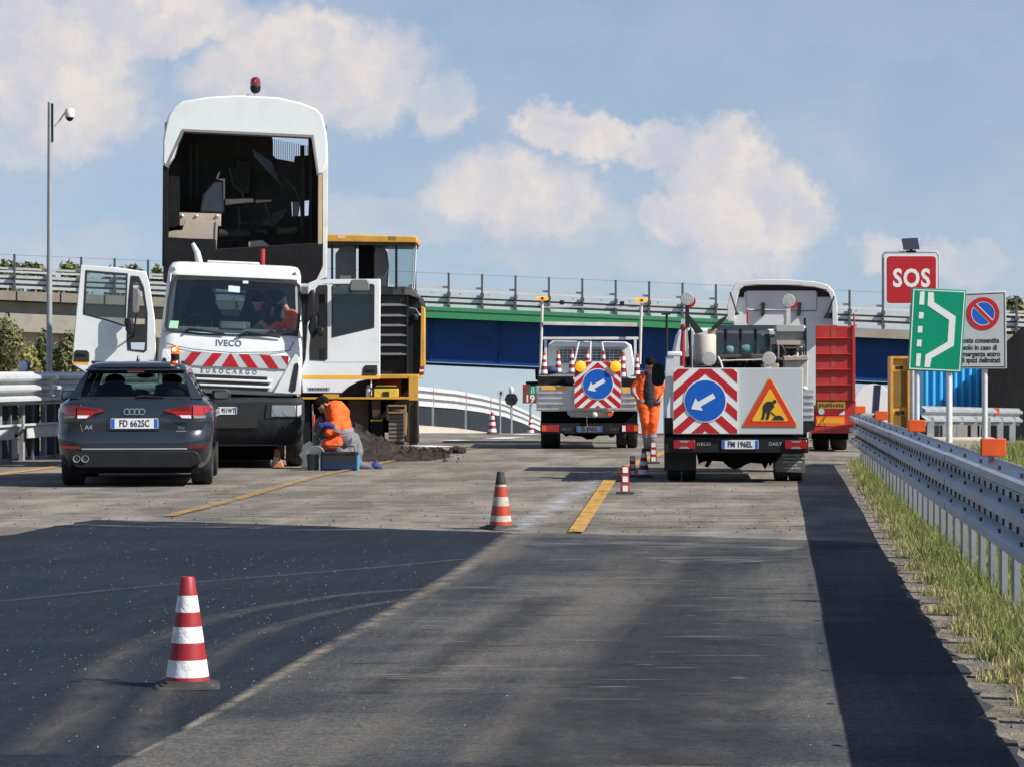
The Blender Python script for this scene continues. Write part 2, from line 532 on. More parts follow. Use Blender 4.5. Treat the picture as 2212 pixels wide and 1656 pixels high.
        if bevel:
            b = o.modifiers.new('bevel', 'BEVEL')
            b.width = bevel; b.segments = seg; b.limit_method = 'ANGLE'; b.angle_limit = R(40)
        if sub:
            m = o.modifiers.new('sub', 'SUBSURF'); m.levels = sub; m.render_levels = sub
        return o


def tag(o, label=None, cat=None, group=None, kind=None):
    if label: o['label'] = label
    if cat: o['category'] = cat
    if group: o['group'] = group
    if kind: o['kind'] = kind
    return o


def thing(name, label, cat, loc=(0, 0, 0), yaw=0.0, group=None):
    o = bpy.data.objects.new(name, None)
    o.empty_display_size = .2
    COL.objects.link(o)
    o.location = loc
    o.rotation_euler = (0, 0, yaw)
    return tag(o, label, cat, group)


def children(o):
    return [c for c in bpy.data.objects if c.parent == o]


def copy_tree(o, parent=None):
    c = o.copy()
    COL.objects.link(c)
    if parent is not None:
        c.parent = parent
    for ch in children(o):
        copy_tree(ch, c)
    return c


def text(parent, body, size, loc, m, name='lettering', sx=1.0, bold=0.0, ext=.001, rot=(90, 0, 0), align='CENTER', shear=0.0, sp=1.0):
    cu = bpy.data.curves.new(name, 'FONT')
    cu.body = body
    cu.size = size
    cu.align_x = align
    cu.align_y = 'CENTER'
    cu.extrude = ext
    cu.offset = bold
    cu.shear = shear
    cu.space_character = sp
    cu.resolution_u = 3
    cu.materials.append(m)
    tmp = bpy.data.objects.new('tmp', cu)
    COL.objects.link(tmp)
    bpy.context.view_layer.update()
    me = bpy.data.meshes.new_from_object(tmp.evaluated_get(bpy.context.evaluated_depsgraph_get()))
    bpy.data.objects.remove(tmp)
    o = bpy.data.objects.new(name, me)
    COL.objects.link(o)
    o.parent = parent
    ml = Matrix.LocRotScale(Vector(loc), Matrix.Rotation(R(rot[2]), 3, 'Z') @ Matrix.Rotation(R(rot[0]), 3, 'X'), Vector((sx, 1, 1)))
    o.matrix_local = (XF @ ml) if XF is not None else ml
    return o


def rrect(hw, y0, y1, r, z, n=8, r2=None):
    """rounded rectangle in plan, rear corners radius r, front corners r2"""
    r2 = r if r2 is None else r2
    pts = []
    for (cx, cy, rr, a0) in ((hw - r, y0 + r, r, -90), (hw - r2, y1 - r2, r2, 0), (-hw + r2, y1 - r2, r2, 90), (-hw + r, y0 + r, r, 180)):
        for k in range(n):
            a = R(a0 + 90 * k / (n - 1))
            pts.append((cx + rr * math.cos(a), cy + rr * math.sin(a), z))
    return pts


def rpoly(x0, x1, z0, z1, r, n=5):
    pts = []
    for (cx, cz, a0) in ((x1 - r, z0 + r, -90), (x1 - r, z1 - r, 0), (x0 + r, z1 - r, 90), (x0 + r, z0 + r, 180)):
        for k in range(n):
            a = R(a0 + 90 * k / (n - 1))
            pts.append((cx + r * math.cos(a), cz + r * math.sin(a)))
    return pts


def clip_poly(poly, x0, x1, z0, z1):
    def half(ps, f):
        out = []
        for i in range(len(ps)):
            a, b = ps[i], ps[(i + 1) % len(ps)]
            fa, fb = f(a), f(b)
            if fa >= 0: out.append(a)
            if (fa >= 0) != (fb >= 0):
                t = fa / (fa - fb)
                out.append((a[0] + (b[0] - a[0]) * t, a[1] + (b[1] - a[1]) * t))
        return out
    for f in (lambda p: p[0] - x0, lambda p: x1 - p[0], lambda p: p[1] - z0, lambda p: z1 - p[1]):
        if not poly: return []
        poly = half(poly, f)
    return poly


def wheel(parent, x, y, r, w, rimm, dual=False, name='wheel', hub=.55):
    """wheel with axle along x"""
    t = MB()
    h = w / 2
    t.lathe([(r * hub, -h * .8), (r * .86, -h), (r * .96, -h * .92), (r, -h * .7), (r, -h * .12), (r * .985, -h * .1), (r * .985, h * .1), (r, h * .12), (r, h * .7), (r * .96, h * .92), (r * .86, h), (r * hub, h * .8)], (x, y, r), 36, 'x', caps=False)
    o = t.build(name, RUBBER, parent)
    m = MB()
    m.lathe([(r * hub, -h * .75), (r * hub * .9, -h * .45), (r * .2, -h * .3), (r * .17, -h * .6), (.01, -h * .6)], (x, y, r), 28, 'x')
    m.lathe([(.01, h * .6), (r * .17, h * .6), (r * .2, h * .3), (r * hub * .9, h * .45), (r * hub, h * .75)], (x, y, r), 28, 'x')
    m.build('rim', rimm, o)
    return o


def plate(parent, xc, zc, w, h, y, txt, ts=1.0, face=None):
    m = MB().prism(rpoly(xc - w / 2, xc + w / 2, zc - h / 2, zc + h / 2, .012, 3), y - .012, y)
    o = m.build('number_plate', face or PLATEWHITE, parent)
    b = MB()
    b.box(xc - w / 2 + .006, xc - w / 2 + w * .085, y - .0145, y - .012, zc - h / 2 + .006, zc + h / 2 - .006)
    b.box(xc + w / 2 - w * .085, xc + w / 2 - .006, y - .0145, y - .012, zc - h / 2 + .006, zc + h / 2 - .006)
    b.build('blue_band', PLATEBLUE, o)
    text(o, txt, h * .92, (xc, y - .0145, zc - h * .02), SIGNBLACK, sx=.78 * ts, bold=.002, sp=1.05)
    return o


def chevron_board(parent, x0, x1, z0, z1, y, cx, cz, r, name='arrow_board', band=.1):
    """white board with red V stripes pointing up round a blue disc with an arrow to the lower left"""
    o = MB().box(x0, x1, y, y + .02, z0, z1).build(name, SIGNWHITE, parent)
    st = MB()
    xc = (x0 + x1) / 2
    hw = (x1 - x0) / 2
    rise = .88
    step = band * 2.05
    k = z0 - hw * rise - step * .35
    while k < z1 + hw * rise:
        for sgn in (-1, 1):
            poly = [(xc, k + hw * rise * 0), (xc + sgn * hw, k - hw * rise), (xc + sgn * hw, k - hw * rise + band * 1.12), (xc, k + band * 1.12)]
            c = clip_poly(poly, x0 + .004, x1 - .004, z0 + .004, z1 - .004)
            if len(c) >= 3:
                st.prism(c, y - .003, y)
        k += step
    st.build('red_stripe', SIGNRED, o)
    ring = MB().disc((cx, cz), r * 1.06, y - .008, .005, 40).build('white_ring', SIGNWHITE, o)
    MB().disc((cx, cz), r, y - .012, .004, 40).build('blue_disc', SIGNBLUE, o)
    a = []
    for (u, v) in ((-.98, 0), (-.42, .44), (-.42, .16), (.62, .16), (.62, -.16), (-.42, -.16), (-.42, -.44)):
        ang = R(30)
        a.append((cx + r * .82 * (u * math.cos(ang) - v * math.sin(ang)), cz + r * .82 * (u * math.sin(ang) + v * math.cos(ang))))
    MB().prism(a, y - .016, y - .012).build('white_arrow', SIGNWHITE, o)
    return o


def rail_profile(waves=3, h=.50, d=.075):
    pts = []
    n = 8
    for w in range(waves):
        for k in range(n):
            t = k / n
            s = .5 - .5 * math.cos(2 * math.pi * t)
            s = min(1, max(0, (s - .5) * 1.5 + .5))
            pts.append((d * s, h * (w + t) / waves))
    pts.append((0, h))
    return pts


def rail_beam(a, b, prof, z0a, z0b, side, th=.006):
    """corrugated beam from a to b; bulges towards side (unit vector)"""
    mb = MB()
    rings = []
    for (p, z0) in ((a, z0a), (b, z0b)):
        f = [Vector((p[0], p[1], 0)) + side * n + Vector((0, 0, z0 + z)) for n, z in prof]
        g = [Vector((p[0], p[1], 0)) + side * (n - th) + Vector((0, 0, z0 + z)) for n, z in prof][::-1]
        rings.append(f + g)
    mb.loft(rings)
    return mb


def cone_parts(root, h, bands, r0=None, r1=None, base=True):
    """bands: list of (fraction bottom, fraction top, material)"""
    r0 = h * .20 if r0 is None else r0
    r1 = h * .065 if r1 is None else r1
    bh = h * .042
    if base:
        m = MB()
        s = h * .295
        for (sx, z0, z1) in ((1, 0, bh * .6), (.84, bh * .6, bh), (.70, bh, bh * 1.5)):
            m.loft([rrect(s * sx, -s * sx, s * sx, s * .16 * sx, z0, 5), rrect(s * sx * .97, -s * sx * .97, s * sx * .97, s * .16 * sx, z1, 5)])
        m.build('base', CONEBASE, root)
    for (a, b, mt) in bands:
        za, zb = bh * 1.5 + a * (h - bh * 1.5), bh * 1.5 + b * (h - bh * 1.5)
        ra, rb = r0 + (r1 - r0) * a, r0 + (r1 - r0) * b
        MB().lathe([(ra, za), (rb, zb)] if b < .999 else [(ra, za), (rb, zb - .008), (rb * .85, zb)], n=22).build('band', mt, root)
    return root


RW = [(0, .035, CONERED), (.035, .20, CONEWHITE), (.20, .365, CONERED), (.365, .52, CONEWHITE), (.52, .66, CONERED), (.66, .82, CONEWHITE), (.82, 1, CONERED)]

# ------------------------------------------------------------------ ground materials
HEAD = math.atan2(0.1, 1.0)      # the carriageway runs a little to the right


def surface(name, cols, fine=.35, fscale=75, patch=.9, along=(9, .35, 1), across=(.25, 5, 1), streak=.5, rough=.9, dots=0.0, bump=.35, sheen=.35):
    """worn asphalt: two base colours mixed by patches, wheel streaks along the road, machine marks across, aggregate grain"""
    m = bpy.data.materials.new(name); m.use_nodes = True
    t = m.node_tree; b = t.nodes['Principled BSDF']
    b.inputs['Roughness'].default_value = rough
    b.inputs['Specular IOR Level'].default_value = sheen
    tc = N(t, 'ShaderNodeTexCoord')
    rot = N(t, 'ShaderNodeMapping'); rot.inputs['Rotation'].default_value = (0, 0, HEAD)
    t.links.new(tc.outputs['Object'], rot.inputs['Vector'])
    def nz(scale, det, ro, sc=None, dist=0):
        v = rot.outputs[0]
        if sc:
            mp = N(t, 'ShaderNodeMapping'); mp.inputs['Scale'].default_value = sc
            t.links.new(v, mp.inputs['Vector']); v = mp.outputs[0]
        n = N(t, 'ShaderNodeTexNoise')
        n.inputs['Scale'].default_value = scale; n.inputs['Detail'].default_value = det
        n.inputs['Roughness'].default_value = ro; n.inputs['Distortion'].default_value = dist
        t.links.new(v, n.inputs['Vector'])
        return n.outputs['Fac']
    def rng(v, a, b_, c, d):
        r = N(t, 'ShaderNodeMapRange'); t.links.new(v, r.inputs['Value'])
        for k, val in zip(('From Min', 'From Max', 'To Min', 'To Max'), (a, b_, c, d)):
            r.inputs[k].default_value = val
        return r.outputs[0]
    p = rng(nz(patch, 6, .6, None, .6), .36, .64, 0, 1)
    s = rng(nz(1, 5, .6, along), .38, .66, -streak, streak)
    x = rng(nz(1, 5, .65, across), .42, .68, -streak * .38, streak * .38)
    f = math_node(t, 'ADD', math_node(t, 'ADD', p, s), x, clamp=True)
    mx = N(t, 'ShaderNodeMix', data_type='RGBA')
    t.links.new(f, mx.inputs['Factor'])
    mx.inputs['A'].default_value = (*cols[0], 1); mx.inputs['B'].default_value = (*cols[1], 1)
    g = math_node(t, 'MULTIPLY', rng(nz(fscale, 2, .7), .3, .7, 1 - fine, 1 + fine), rng(nz(22, 5, .75), .34, .66, 1 - fine * .6, 1 + fine * .6))
    hs = N(t, 'ShaderNodeHueSaturation'); t.links.new(mx.outputs['Result'], hs.inputs['Color']); t.links.new(g, hs.inputs['Value'])
    src = hs.outputs[0]
    if dots:
        vo = N(t, 'ShaderNodeTexVoronoi'); vo.inputs['Scale'].default_value = 30
        t.links.new(rot.outputs[0], vo.inputs['Vector'])
        d = math_node(t, 'MULTIPLY', rng(vo.outputs['Distance'], .10, .2, 1, 0), math_node(t, 'GREATER_THAN', vo.outputs['Color'], .55))
        sel = rng(nz(3, 3, .6), .52, .62, 0, dots)
        m2 = N(t, 'ShaderNodeMix', data_type='RGBA')
        t.links.new(math_node(t, 'MULTIPLY', d, sel, clamp=True), m2.inputs['Factor'])
        t.links.new(src, m2.inputs['A']); m2.inputs['B'].default_value = (.22, .21, .19, 1)
        src = m2.outputs['Result']
    t.links.new(src, b.inputs['Base Color'])
    bn = N(t, 'ShaderNodeBump'); bn.inputs['Strength'].default_value = bump; bn.inputs['Distance'].default_value = .01
    t.links.new(nz(fscale * .5, 3, .6), bn.inputs['Height'])
    t.links.new(bn.outputs[0], b.inputs['Normal'])
    return m


def ribbon_mat(name, col, amount=1.0, lo=.35, hi=.6, scale=6, soft=True, stretch=(1, 1, 1), col2=None, uv=None):
    """paint or dust lying on the road: worn through by noise, soft across its width if dust"""
    m = bpy.data.materials.new(name); m.use_nodes = True
    t = m.node_tree; b = t.nodes['Principled BSDF']
    b.inputs['Roughness'].default_value = .85
    tc = N(t, 'ShaderNodeTexCoord')
    mp = N(t, 'ShaderNodeMapping'); mp.inputs['Scale'].default_value = stretch
    t.links.new(tc.outputs['UV' if uv else 'Object'], mp.inputs['Vector'])
    if uv: mp.inputs['Scale'].default_value = uv
    n = N(t, 'ShaderNodeTexNoise'); n.inputs['Scale'].default_value = scale; n.inputs['Detail'].default_value = 8; n.inputs['Roughness'].default_value = .68
    t.links.new(mp.outputs[0], n.inputs['Vector'])
    r = N(t, 'ShaderNodeMapRange'); t.links.new(n.outputs['Fac'], r.inputs['Value'])
    r.inputs['From Min'].default_value = lo; r.inputs['From Max'].default_value = hi; r.inputs['To Max'].default_value = amount
    a = r.outputs[0]
    if soft:
        sp = N(t, 'ShaderNodeSeparateXYZ'); t.links.new(tc.outputs['UV'], sp.inputs[0])
        e = math_node(t, 'SUBTRACT', 1.0, math_node(t, 'ABSOLUTE', math_node(t, 'SUBTRACT', math_node(t, 'MULTIPLY', sp.outputs[1], 2.0), 1.0)), clamp=True)
        a = math_node(t, 'MULTIPLY', a, math_node(t, 'POWER', e, 0.8), clamp=True)
    hs = N(t, 'ShaderNodeHueSaturation'); hs.inputs['Color'].default_value = (*col, 1)
    n2 = N(t, 'ShaderNodeTexNoise'); n2.inputs['Scale'].default_value = 3; n2.inputs['Detail'].default_value = 5
    t.links.new(tc.outputs['Object'], n2.inputs['Vector'])
    r2 = N(t, 'ShaderNodeMapRange'); t.links.new(n2.outputs['Fac'], r2.inputs['Value'])
    r2.inputs['From Min'].default_value = .3; r2.inputs['From Max'].default_value = .7; r2.inputs['To Min'].default_value = .7; r2.inputs['To Max'].default_value = 1.2
    t.links.new(r2.outputs[0], hs.inputs['Value'])
    t.links.new(hs.outputs[0], b.inputs['Base Color'])
    tr = N(t, 'ShaderNodeBsdfTransparent'); ms = N(t, 'ShaderNodeMixShader')
    t.links.new(a, ms.inputs[0]); t.links.new(tr.outputs[0], ms.inputs[1]); t.links.new(b.outputs[0], ms.inputs[2])
    t.links.new(ms.outputs[0], t.nodes['Material Output'].inputs[0])
    return m


M_MILLED = surface('milled_asphalt', ((.138, .124, .107), (.248, .222, .190)), fine=.48, patch=.45, along=(2.2, .4, 1), across=(.25, 3.6, 1), streak=.45, sheen=.12)
M_FRESH = surface('fresh_asphalt', ((.0108, .0160, .0240), (.0180, .0240, .0325)), fine=.5, patch=.6, streak=.4, dots=.3, rough=.8, sheen=.15)
M_LANE = surface('tracked_grey_asphalt', ((.037, .0415, .049), (.104, .100, .094)), fine=.45, patch=.38, along=(1.8, .10, 1), across=(.25, 2.6, 1), streak=.42, dots=.7, sheen=.12)
M_SHOULDER = surface('sandy_gravel', ((.11, .098, .078), (.215, .19, .15)), fine=.5, fscale=60, patch=3, streak=.3)
M_SOIL = surface('dry_grassy_soil', ((.09, .085, .035), (.17, .15, .075)), fine=.4, fscale=60, patch=.4, streak=.3)
M_YELLOW = ribbon_mat('yellow_line_paint', (.47, .26, .055), .96, .30, .47, 7, False)
M_YELLOWWORN = ribbon_mat('worn_yellow_line_paint', (.38, .235, .07), .9, .32, .58, 7, False)
M_WHITELINE = ribbon_mat('faded_white_line_paint', (.48, .50, .54), .6, .35, .62, 5, True)
M_WHITEMARK = ribbon_mat('white_road_paint', (.70, .70, .70), 1.0, .2, .45, 4, False)
M_DUST = ribbon_mat('pale_dust', (.27, .24, .20), .8, .34, .60, 4, True)
M_DUSTTHIN = ribbon_mat('thin_dust', (.20, .18, .155), .33, .30, .68, 1, True, uv=(14, 2.5, 1))
M_CHALK = ribbon_mat('pale_scuffs', (.42, .41, .39), .55, .46, .70, 3.2, True, (.35, 2.2, 1))
M_TYREMARK = ribbon_mat('dark_tyre_film', (.022, .025, .032), .85, .30, .66, 1, True, uv=(9, 2.2, 1))


# ------------------------------------------------------------------ ground sheets
def sheet(name, pts, z, m):
    me = bpy.data.meshes.new(name)
    v = [(p[0], p[1], z) for p in pts]
    tris = tessellate_polygon([[Vector(p) for p in v]])
    f = []
    for a, b, c in tris:
        pa, pb, pc = v[a], v[b], v[c]
        f.append((a, b, c) if (pb[0] - pa[0]) * (pc[1] - pa[1]) - (pb[1] - pa[1]) * (pc[0] - pa[0]) > 0 else (a, c, b))
    me.from_pydata(v, [], f); me.materials.append(m)
    o = bpy.data.objects.new(name, me); COL.objects.link(o)
    return tag(o, kind='structure')


def strip(name, rows, m, kind='structure'):
    """sheet from rows of (y, left x, right x, z)"""
    v, f = [], []
    for (y, a, b, z) in rows:
        v += [(a, y, z), (b, y, z)]
    for i in range(len(rows) - 1):
        f.append((2 * i, 2 * i + 1, 2 * i + 3, 2 * i + 2))
    me = bpy.data.meshes.new(name); me.from_pydata(v, [], f); me.materials.append(m)
    o = bpy.data.objects.new(name, me); COL.objects.link(o)
    return tag(o, kind=kind)


def ribbon(name, pts, w, z, m, n=6):
    """strip of width w along ground points, with uv across"""
    P = [Vector(p) for p in pts]
    Q = []
    for i in range(len(P) - 1):          # Catmull-Rom
        p0, p1, p2, p3 = P[max(i - 1, 0)], P[i], P[i + 1], P[min(i + 2, len(P) - 1)]
        for k in range(n):
            t = k / n
            Q.append(.5 * ((2 * p1) + (p2 - p0) * t + (2 * p0 - 5 * p1 + 4 * p2 - p3) * t * t + (3 * p1 - p0 - 3 * p2 + p3) * t ** 3))
    Q.append(P[-1])
    v, f, uv = [], [], []
    for i, p in enumerate(Q):
        d = (Q[min(i + 1, len(Q) - 1)] - Q[max(i - 1, 0)]); d.z = 0; d.normalize()
        s = Vector((d.y, -d.x, 0))
        ww = w if not isinstance(w, tuple) else w[0] + (w[1] - w[0]) * i / (len(Q) - 1)
        zz = z + gz(p.y)
        v += [(p.x - s.x * ww / 2, p.y - s.y * ww / 2, zz), (p.x + s.x * ww / 2, p.y + s.y * ww / 2, zz)]
    for i in range(len(Q) - 1):
        f.append((2 * i, 2 * i + 1, 2 * i + 3, 2 * i + 2))
    me = bpy.data.meshes.new(name); me.from_pydata(v, [], f)
    ul = me.uv_layers.new(name='UVMap')
    for poly in me.polygons:
        for li in poly.loop_indices:
            vi = me.loops[li].vertex_index
            ul.data[li].uv = ((vi // 2) / len(Q), vi % 2)
    me.materials.append(m)
    o = bpy.data.objects.new(name, me); COL.objects.link(o)
    return tag(o, kind='structure')


def edge_x(Y):        # right edge of the pavement
    return float(np.interp(Y, [0, 11.5, 16.5, 23.95, 33, 41.5, 46, 60, 90, 400], [1.2, 1.99, 2.44, 3.10, 4.05, 4.97, 5.7, 8.2, 12, 45]))


def rail_x(Y):        # face of the right guardrail
    return 1.407 + .0896 * Y


def grass_x(Y):
    return float(np.interp(Y, [5, 12, 13.9, 17.5, 26.5, 43.6, 60], [1.5, 2.19, 2.29, 2.62, 3.48, 5.22, 7.4]))


ys = [-40, -5, 5, 20, 40, 56, 60, 62, 64, 66, 68, 70, 73, 76, 80, 86, 95, 110, 130, 150, 200, 300, 500, 900, 1600, 3000, 5000]
strip('ground', [(y, -2600, 2600, gz(y) - .05 - (.02 * max(0, y - 60) if y > 60 else 0)) for y in ys], M_SOIL)
strip('road', [(y, -8.6 if y < 62 else -8.6 + (y - 62) * .06, edge_x(y), gz(y)) for y in [-30] + list(range(-5, 60, 3)) + list(range(60, 100, 2)) + list(range(100, 340, 10))], M_MILLED)
strip('gravel_shoulder', [(y, edge_x(y) - .4, grass_x(y) + .8, -.012) for y in range(-4, 58, 2)], M_SHOULDER)

def ragged(pts, step, amp):
    out = []
    for a, b in zip(pts[:-1], pts[1:]):
        n = max(1, int((b - a).length / step))
        d = (b - a).normalized(); s = Vector((-d.y, d.x, 0))
        for k in range(n):
            out.append(a + (b - a) * k / n + (s * random.gauss(0, amp) if k else Vector()))
    return out + [pts[-1]]


fresh_edge = [gnd(*p) for p in ((-420, 2080), (-60, 1850), (255, 1656), (500, 1521), (700, 1405), (880, 1303), (1000, 1231), (1060, 1190), (1111, 1150))]
fresh_top = [gnd(*p) for p in ((900, 1144), (600, 1133), (330, 1125), (205, 1122), (120, 1135), (0, 1161), (-120, 1180), (-400, 1230), (-1500, 1500), (-3000, 1950))]
fresh_edge = ragged(fresh_edge, .12, .014)
fresh_top = ragged(fresh_top[:7], .25, .03) + fresh_top[7:]
sheet('fresh_asphalt', fresh_edge + fresh_top + [Vector((-9, 6.5, 0)), Vector((-5, 6, 0))], .004, M_FRESH)
lane_top = [gnd(*p) for p in ((1111, 1151), (1300, 1154), (1500, 1158), (1740, 1166), (1890, 1172))]
lane_top = ragged(lane_top, .15, .03)
lane_right = [Vector((edge_x(y) - .004, y, 0)) for y in (22, 19, 16.5, 13, 11.5, 9, 6)]
lane_right = ragged(lane_right, .18, .03)
sheet('right_lane', lane_top + lane_right + [Vector((-2, 6, 0))] + fresh_edge[:-1], .0045, M_LANE)

ribbon('joint_dust', [gnd(*p) for p in ((240, 1664), (400, 1578), (520, 1510), (700, 1405), (880, 1303), (1000, 1231), (1111, 1150))], (.028, .20), .009, M_DUST)
ribbon('joint_dust', [gnd(*p) for p in ((800, 1362), (890, 1310), (1000, 1243), (1110, 1175), (1180, 1130))], (.25, .4), .0125, M_DUSTTHIN)
ribbon('dust_track', [gnd(*p) for p in ((-80, 1310), (200, 1281), (400, 1262), (800, 1229), (1020, 1208))], .10, .0135, M_DUSTTHIN)
ribbon('dust_track', [gnd(*p) for p in ((960, 1272), (761, 1287), (558, 1318), (457, 1343), (305, 1399), (228, 1450), (190, 1526), (60, 1637))], (.14, .36), .016, M_DUSTTHIN)
ribbon('dust_track', [gnd(*p) for p in ((940, 1290), (700, 1330), (500, 1400), (340, 1530), (300, 1640))], (.12, .30), .0185, M_DUSTTHIN)
ribbon('dust_track', [gnd(*p) for p in ((700, 1656), (1000, 1480), (1250, 1320), (1400, 1180))], (.35, .5), .011, M_DUSTTHIN)
ribbon('dust_track', [gnd(*p) for p in ((1000, 1656), (1180, 1490), (1370, 1300), (1480, 1175))], (.2, .4), .0205, M_DUSTTHIN)
ribbon('tyre_film', [gnd(*p) for p in ((1150, 1660), (1270, 1520), (1400, 1400), (1520, 1240), (1580, 1172))], (.8, .6), .0145, M_TYREMARK)
ribbon('tyre_film', [gnd(*p) for p in ((1450, 1656), (1480, 1560), (1530, 1470), (1560, 1380))], (.9, .7), .0175, M_TYREMARK)
ribbon('tyre_film', [gnd(*p) for p in ((800, 1500), (1050, 1380), (1200, 1290))], (.3, .4), .0195, M_TYREMARK)
ribbon('dust_patch', [gnd(*p) for p in ((1420, 1215), (1540, 1213), (1640, 1218))], 1.0, .0225, M_CHALK)
ribbon('dust_patch', [gnd(*p) for p in ((1130, 1180), (1300, 1178), (1720, 1190))], .8, .0245, M_CHALK)
ribbon('dust_patch', [gnd(*p) for p in ((1640, 1545), (1700, 1510), (1740, 1480))], .12, .0255, M_DUSTTHIN)
ribbon('pale_scuffs', [gnd(*p) for p in ((430, 1085), (650, 1080), (820, 1082))], 1.6, .010, M_CHALK)
ribbon('pale_scuffs', [gnd(*p) for p in ((560, 1112), (800, 1108), (1050, 1118))], 1.1, .012, M_CHALK)
ribbon('pale_scuffs', [gnd(*p) for p in ((1290, 1108), (1480, 1103), (1720, 1110))], 1.8, .010, M_CHALK)
ribbon('pale_scuffs', [gnd(*p) for p in ((30, 1128), (120, 1118), (230, 1110))], 1.2, .0085, M_CHALK)

# painted lines
ribbon('yellow_line', [gnd(*p) for p in ((362, 1116), (500, 1082), (640, 1042), (725, 1021), (800, 1006), (880, 989), (950, 977), (1020, 968))], .14, .0165, M_YELLOWWORN)
ribbon('yellow_line', [gnd(*p) for p in ((-60, 1031), (40, 1019), (119, 1008), (170, 1000))], .17, .008, M_YELLOW)
ribbon('yellow_line', [gnd(*p) for p in ((1243, 1152), (1290, 1080), (1318, 1037))], (.135, .17), .022, M_YELLOW)
ribbon('yellow_line', [gnd(*p) for p in ((1327, 1028), (1352, 1010), (1388, 994), (1420, 982), (1460, 968))], .17, .008, M_YELLOW)
ribbon('faded_white_line', [gnd(*p) for p in ((1115, 1148), (1170, 1112), (1230, 1075), (1290, 1040), (1330, 1018))], (.32, .42), .0195, M_WHITELINE)
for a, b in (((1070, 947), (1110, 944)), ((1125, 936), (1158, 933)), ((960, 951), (1000, 950)), ((905, 962), (960, 965))):
    ribbon('white_dash', [gnd(*a), gnd(*b)], .55, .008, M_WHITEMARK)

# fine scratches left by the milling drum and sweeper
def scratches(name, n, region, wmin, wmax, lmin, lmax, m, z):
    v, f = [], []
    for _ in range(n):
        p = region(); w = random.uniform(wmin, wmax); l = random.uniform(lmin, lmax); a = random.gauss(0, .06)
        dx, dy = math.cos(a) * l / 2, math.sin(a) * l / 2
        k = random.uniform(-.2, .2)
        o = len(v)
        zz = z + random.random() * .0012
        v += [(p.x - dx, p.y - dy, zz), (p.x + k * l, p.y - w / 2, zz), (p.x + dx, p.y + dy, zz), (p.x - k * l, p.y + w / 2, zz)]
        f.append((o, o + 1, o + 2, o + 3))
    me = bpy.data.meshes.new(name); me.from_pydata(v, [], f); me.materials.append(m)
    o = bpy.data.objects.new(name, me); COL.objects.link(o)
    return tag(o, kind='stuff')


M_SCR = ribbon_mat('pale_scratch_dust', (.21, .195, .17), .6, .36, .56, 5, False, (.5, 6, 1))
M_SCRD = ribbon_mat('dark_scratch_film', (.035, .034, .034), .75, .34, .58, 5, False, (.5, 6, 1))
def sc_lane():
    y = random.triangular(1160, 1560, 1170)
    return gnd(random.uniform(1150 - (y - 1150) * 1.25, 1745), y)
def sc_mill():
    return gnd(random.uniform(150, 1740), random.triangular(985, 1150, 1140))
scratches('drum_scratches', 120, sc_lane, .01, .05, .08, .55, M_SCR, .0270)
scratches('drum_scratches', 70, sc_lane, .02, .08, .1, .6, M_SCRD, .0286)
scratches('drum_scratches', 190, sc_mill, .03, .16, .2, 1.1, M_SCR, .0130)
scratches('drum_scratches', 170, sc_mill, .03, .14, .2, .9, M_SCRD, .0146)

# scattered asphalt crumbs and chips
def crumbs(name, n, region, smin, smax, m):
    mb = MB()
    for _ in range(n):
        p = region()
        s = random.uniform(smin, smax)
        a = random.uniform(0, 6.28)
        pts = []
        for k in range(4):
            r = s * random.uniform(.6, 1.2)
            pts.append((p[0] + r * math.cos(a + k * 1.57), p[1] + r * math.sin(a + k * 1.57), p[2]))
        top = (p[0] + random.uniform(-.3, .3) * s, p[1] + random.uniform(-.3, .3) * s, p[2] + s * random.uniform(.6, 1.1))
        mb.add(pts + [top], [(0, 1, 4), (1, 2, 4), (2, 3, 4), (3, 0, 4)])
    return tag(mb.build(name, m, smooth=False), kind='stuff')


CRUMB_DARK = mat('dark_asphalt_crumbs', (.05, .05, .05), .9, island=.6)
CRUMB_PALE = mat('pale_stone_chips', (.19, .178, .16), .9, island=.4)
def reg_fresh():
    p = gnd(random.uniform(-20, 900), random.triangular(1130, 1640, 1180)); p.z = .004; return p
def reg_lane():
    p = gnd(random.uniform(500, 1790), random.triangular(1170, 1650, 1300)); p.z = .004; return p
def reg_mill():
    p = gnd(random.uniform(0, 1740), random.uniform(985, 1150)); p.z = .002; return p
def reg_side():
    Y = random.uniform(10, 44); return Vector((grass_x(Y) + random.uniform(-.22, .3), Y, -.010))
crumbs('asphalt_crumbs', 700, reg_fresh, .003, .010, CRUMB_DARK)
crumbs('stone_chips', 240, reg_fresh, .002, .007, CRUMB_PALE)
crumbs('stone_chips', 320, reg_lane, .002, .006, CRUMB_PALE)
crumbs('asphalt_crumbs', 900, reg_mill, .004, .016, CRUMB_DARK)
crumbs('stone_chips', 2200, reg_side, .003, .013, CRUMB_PALE)


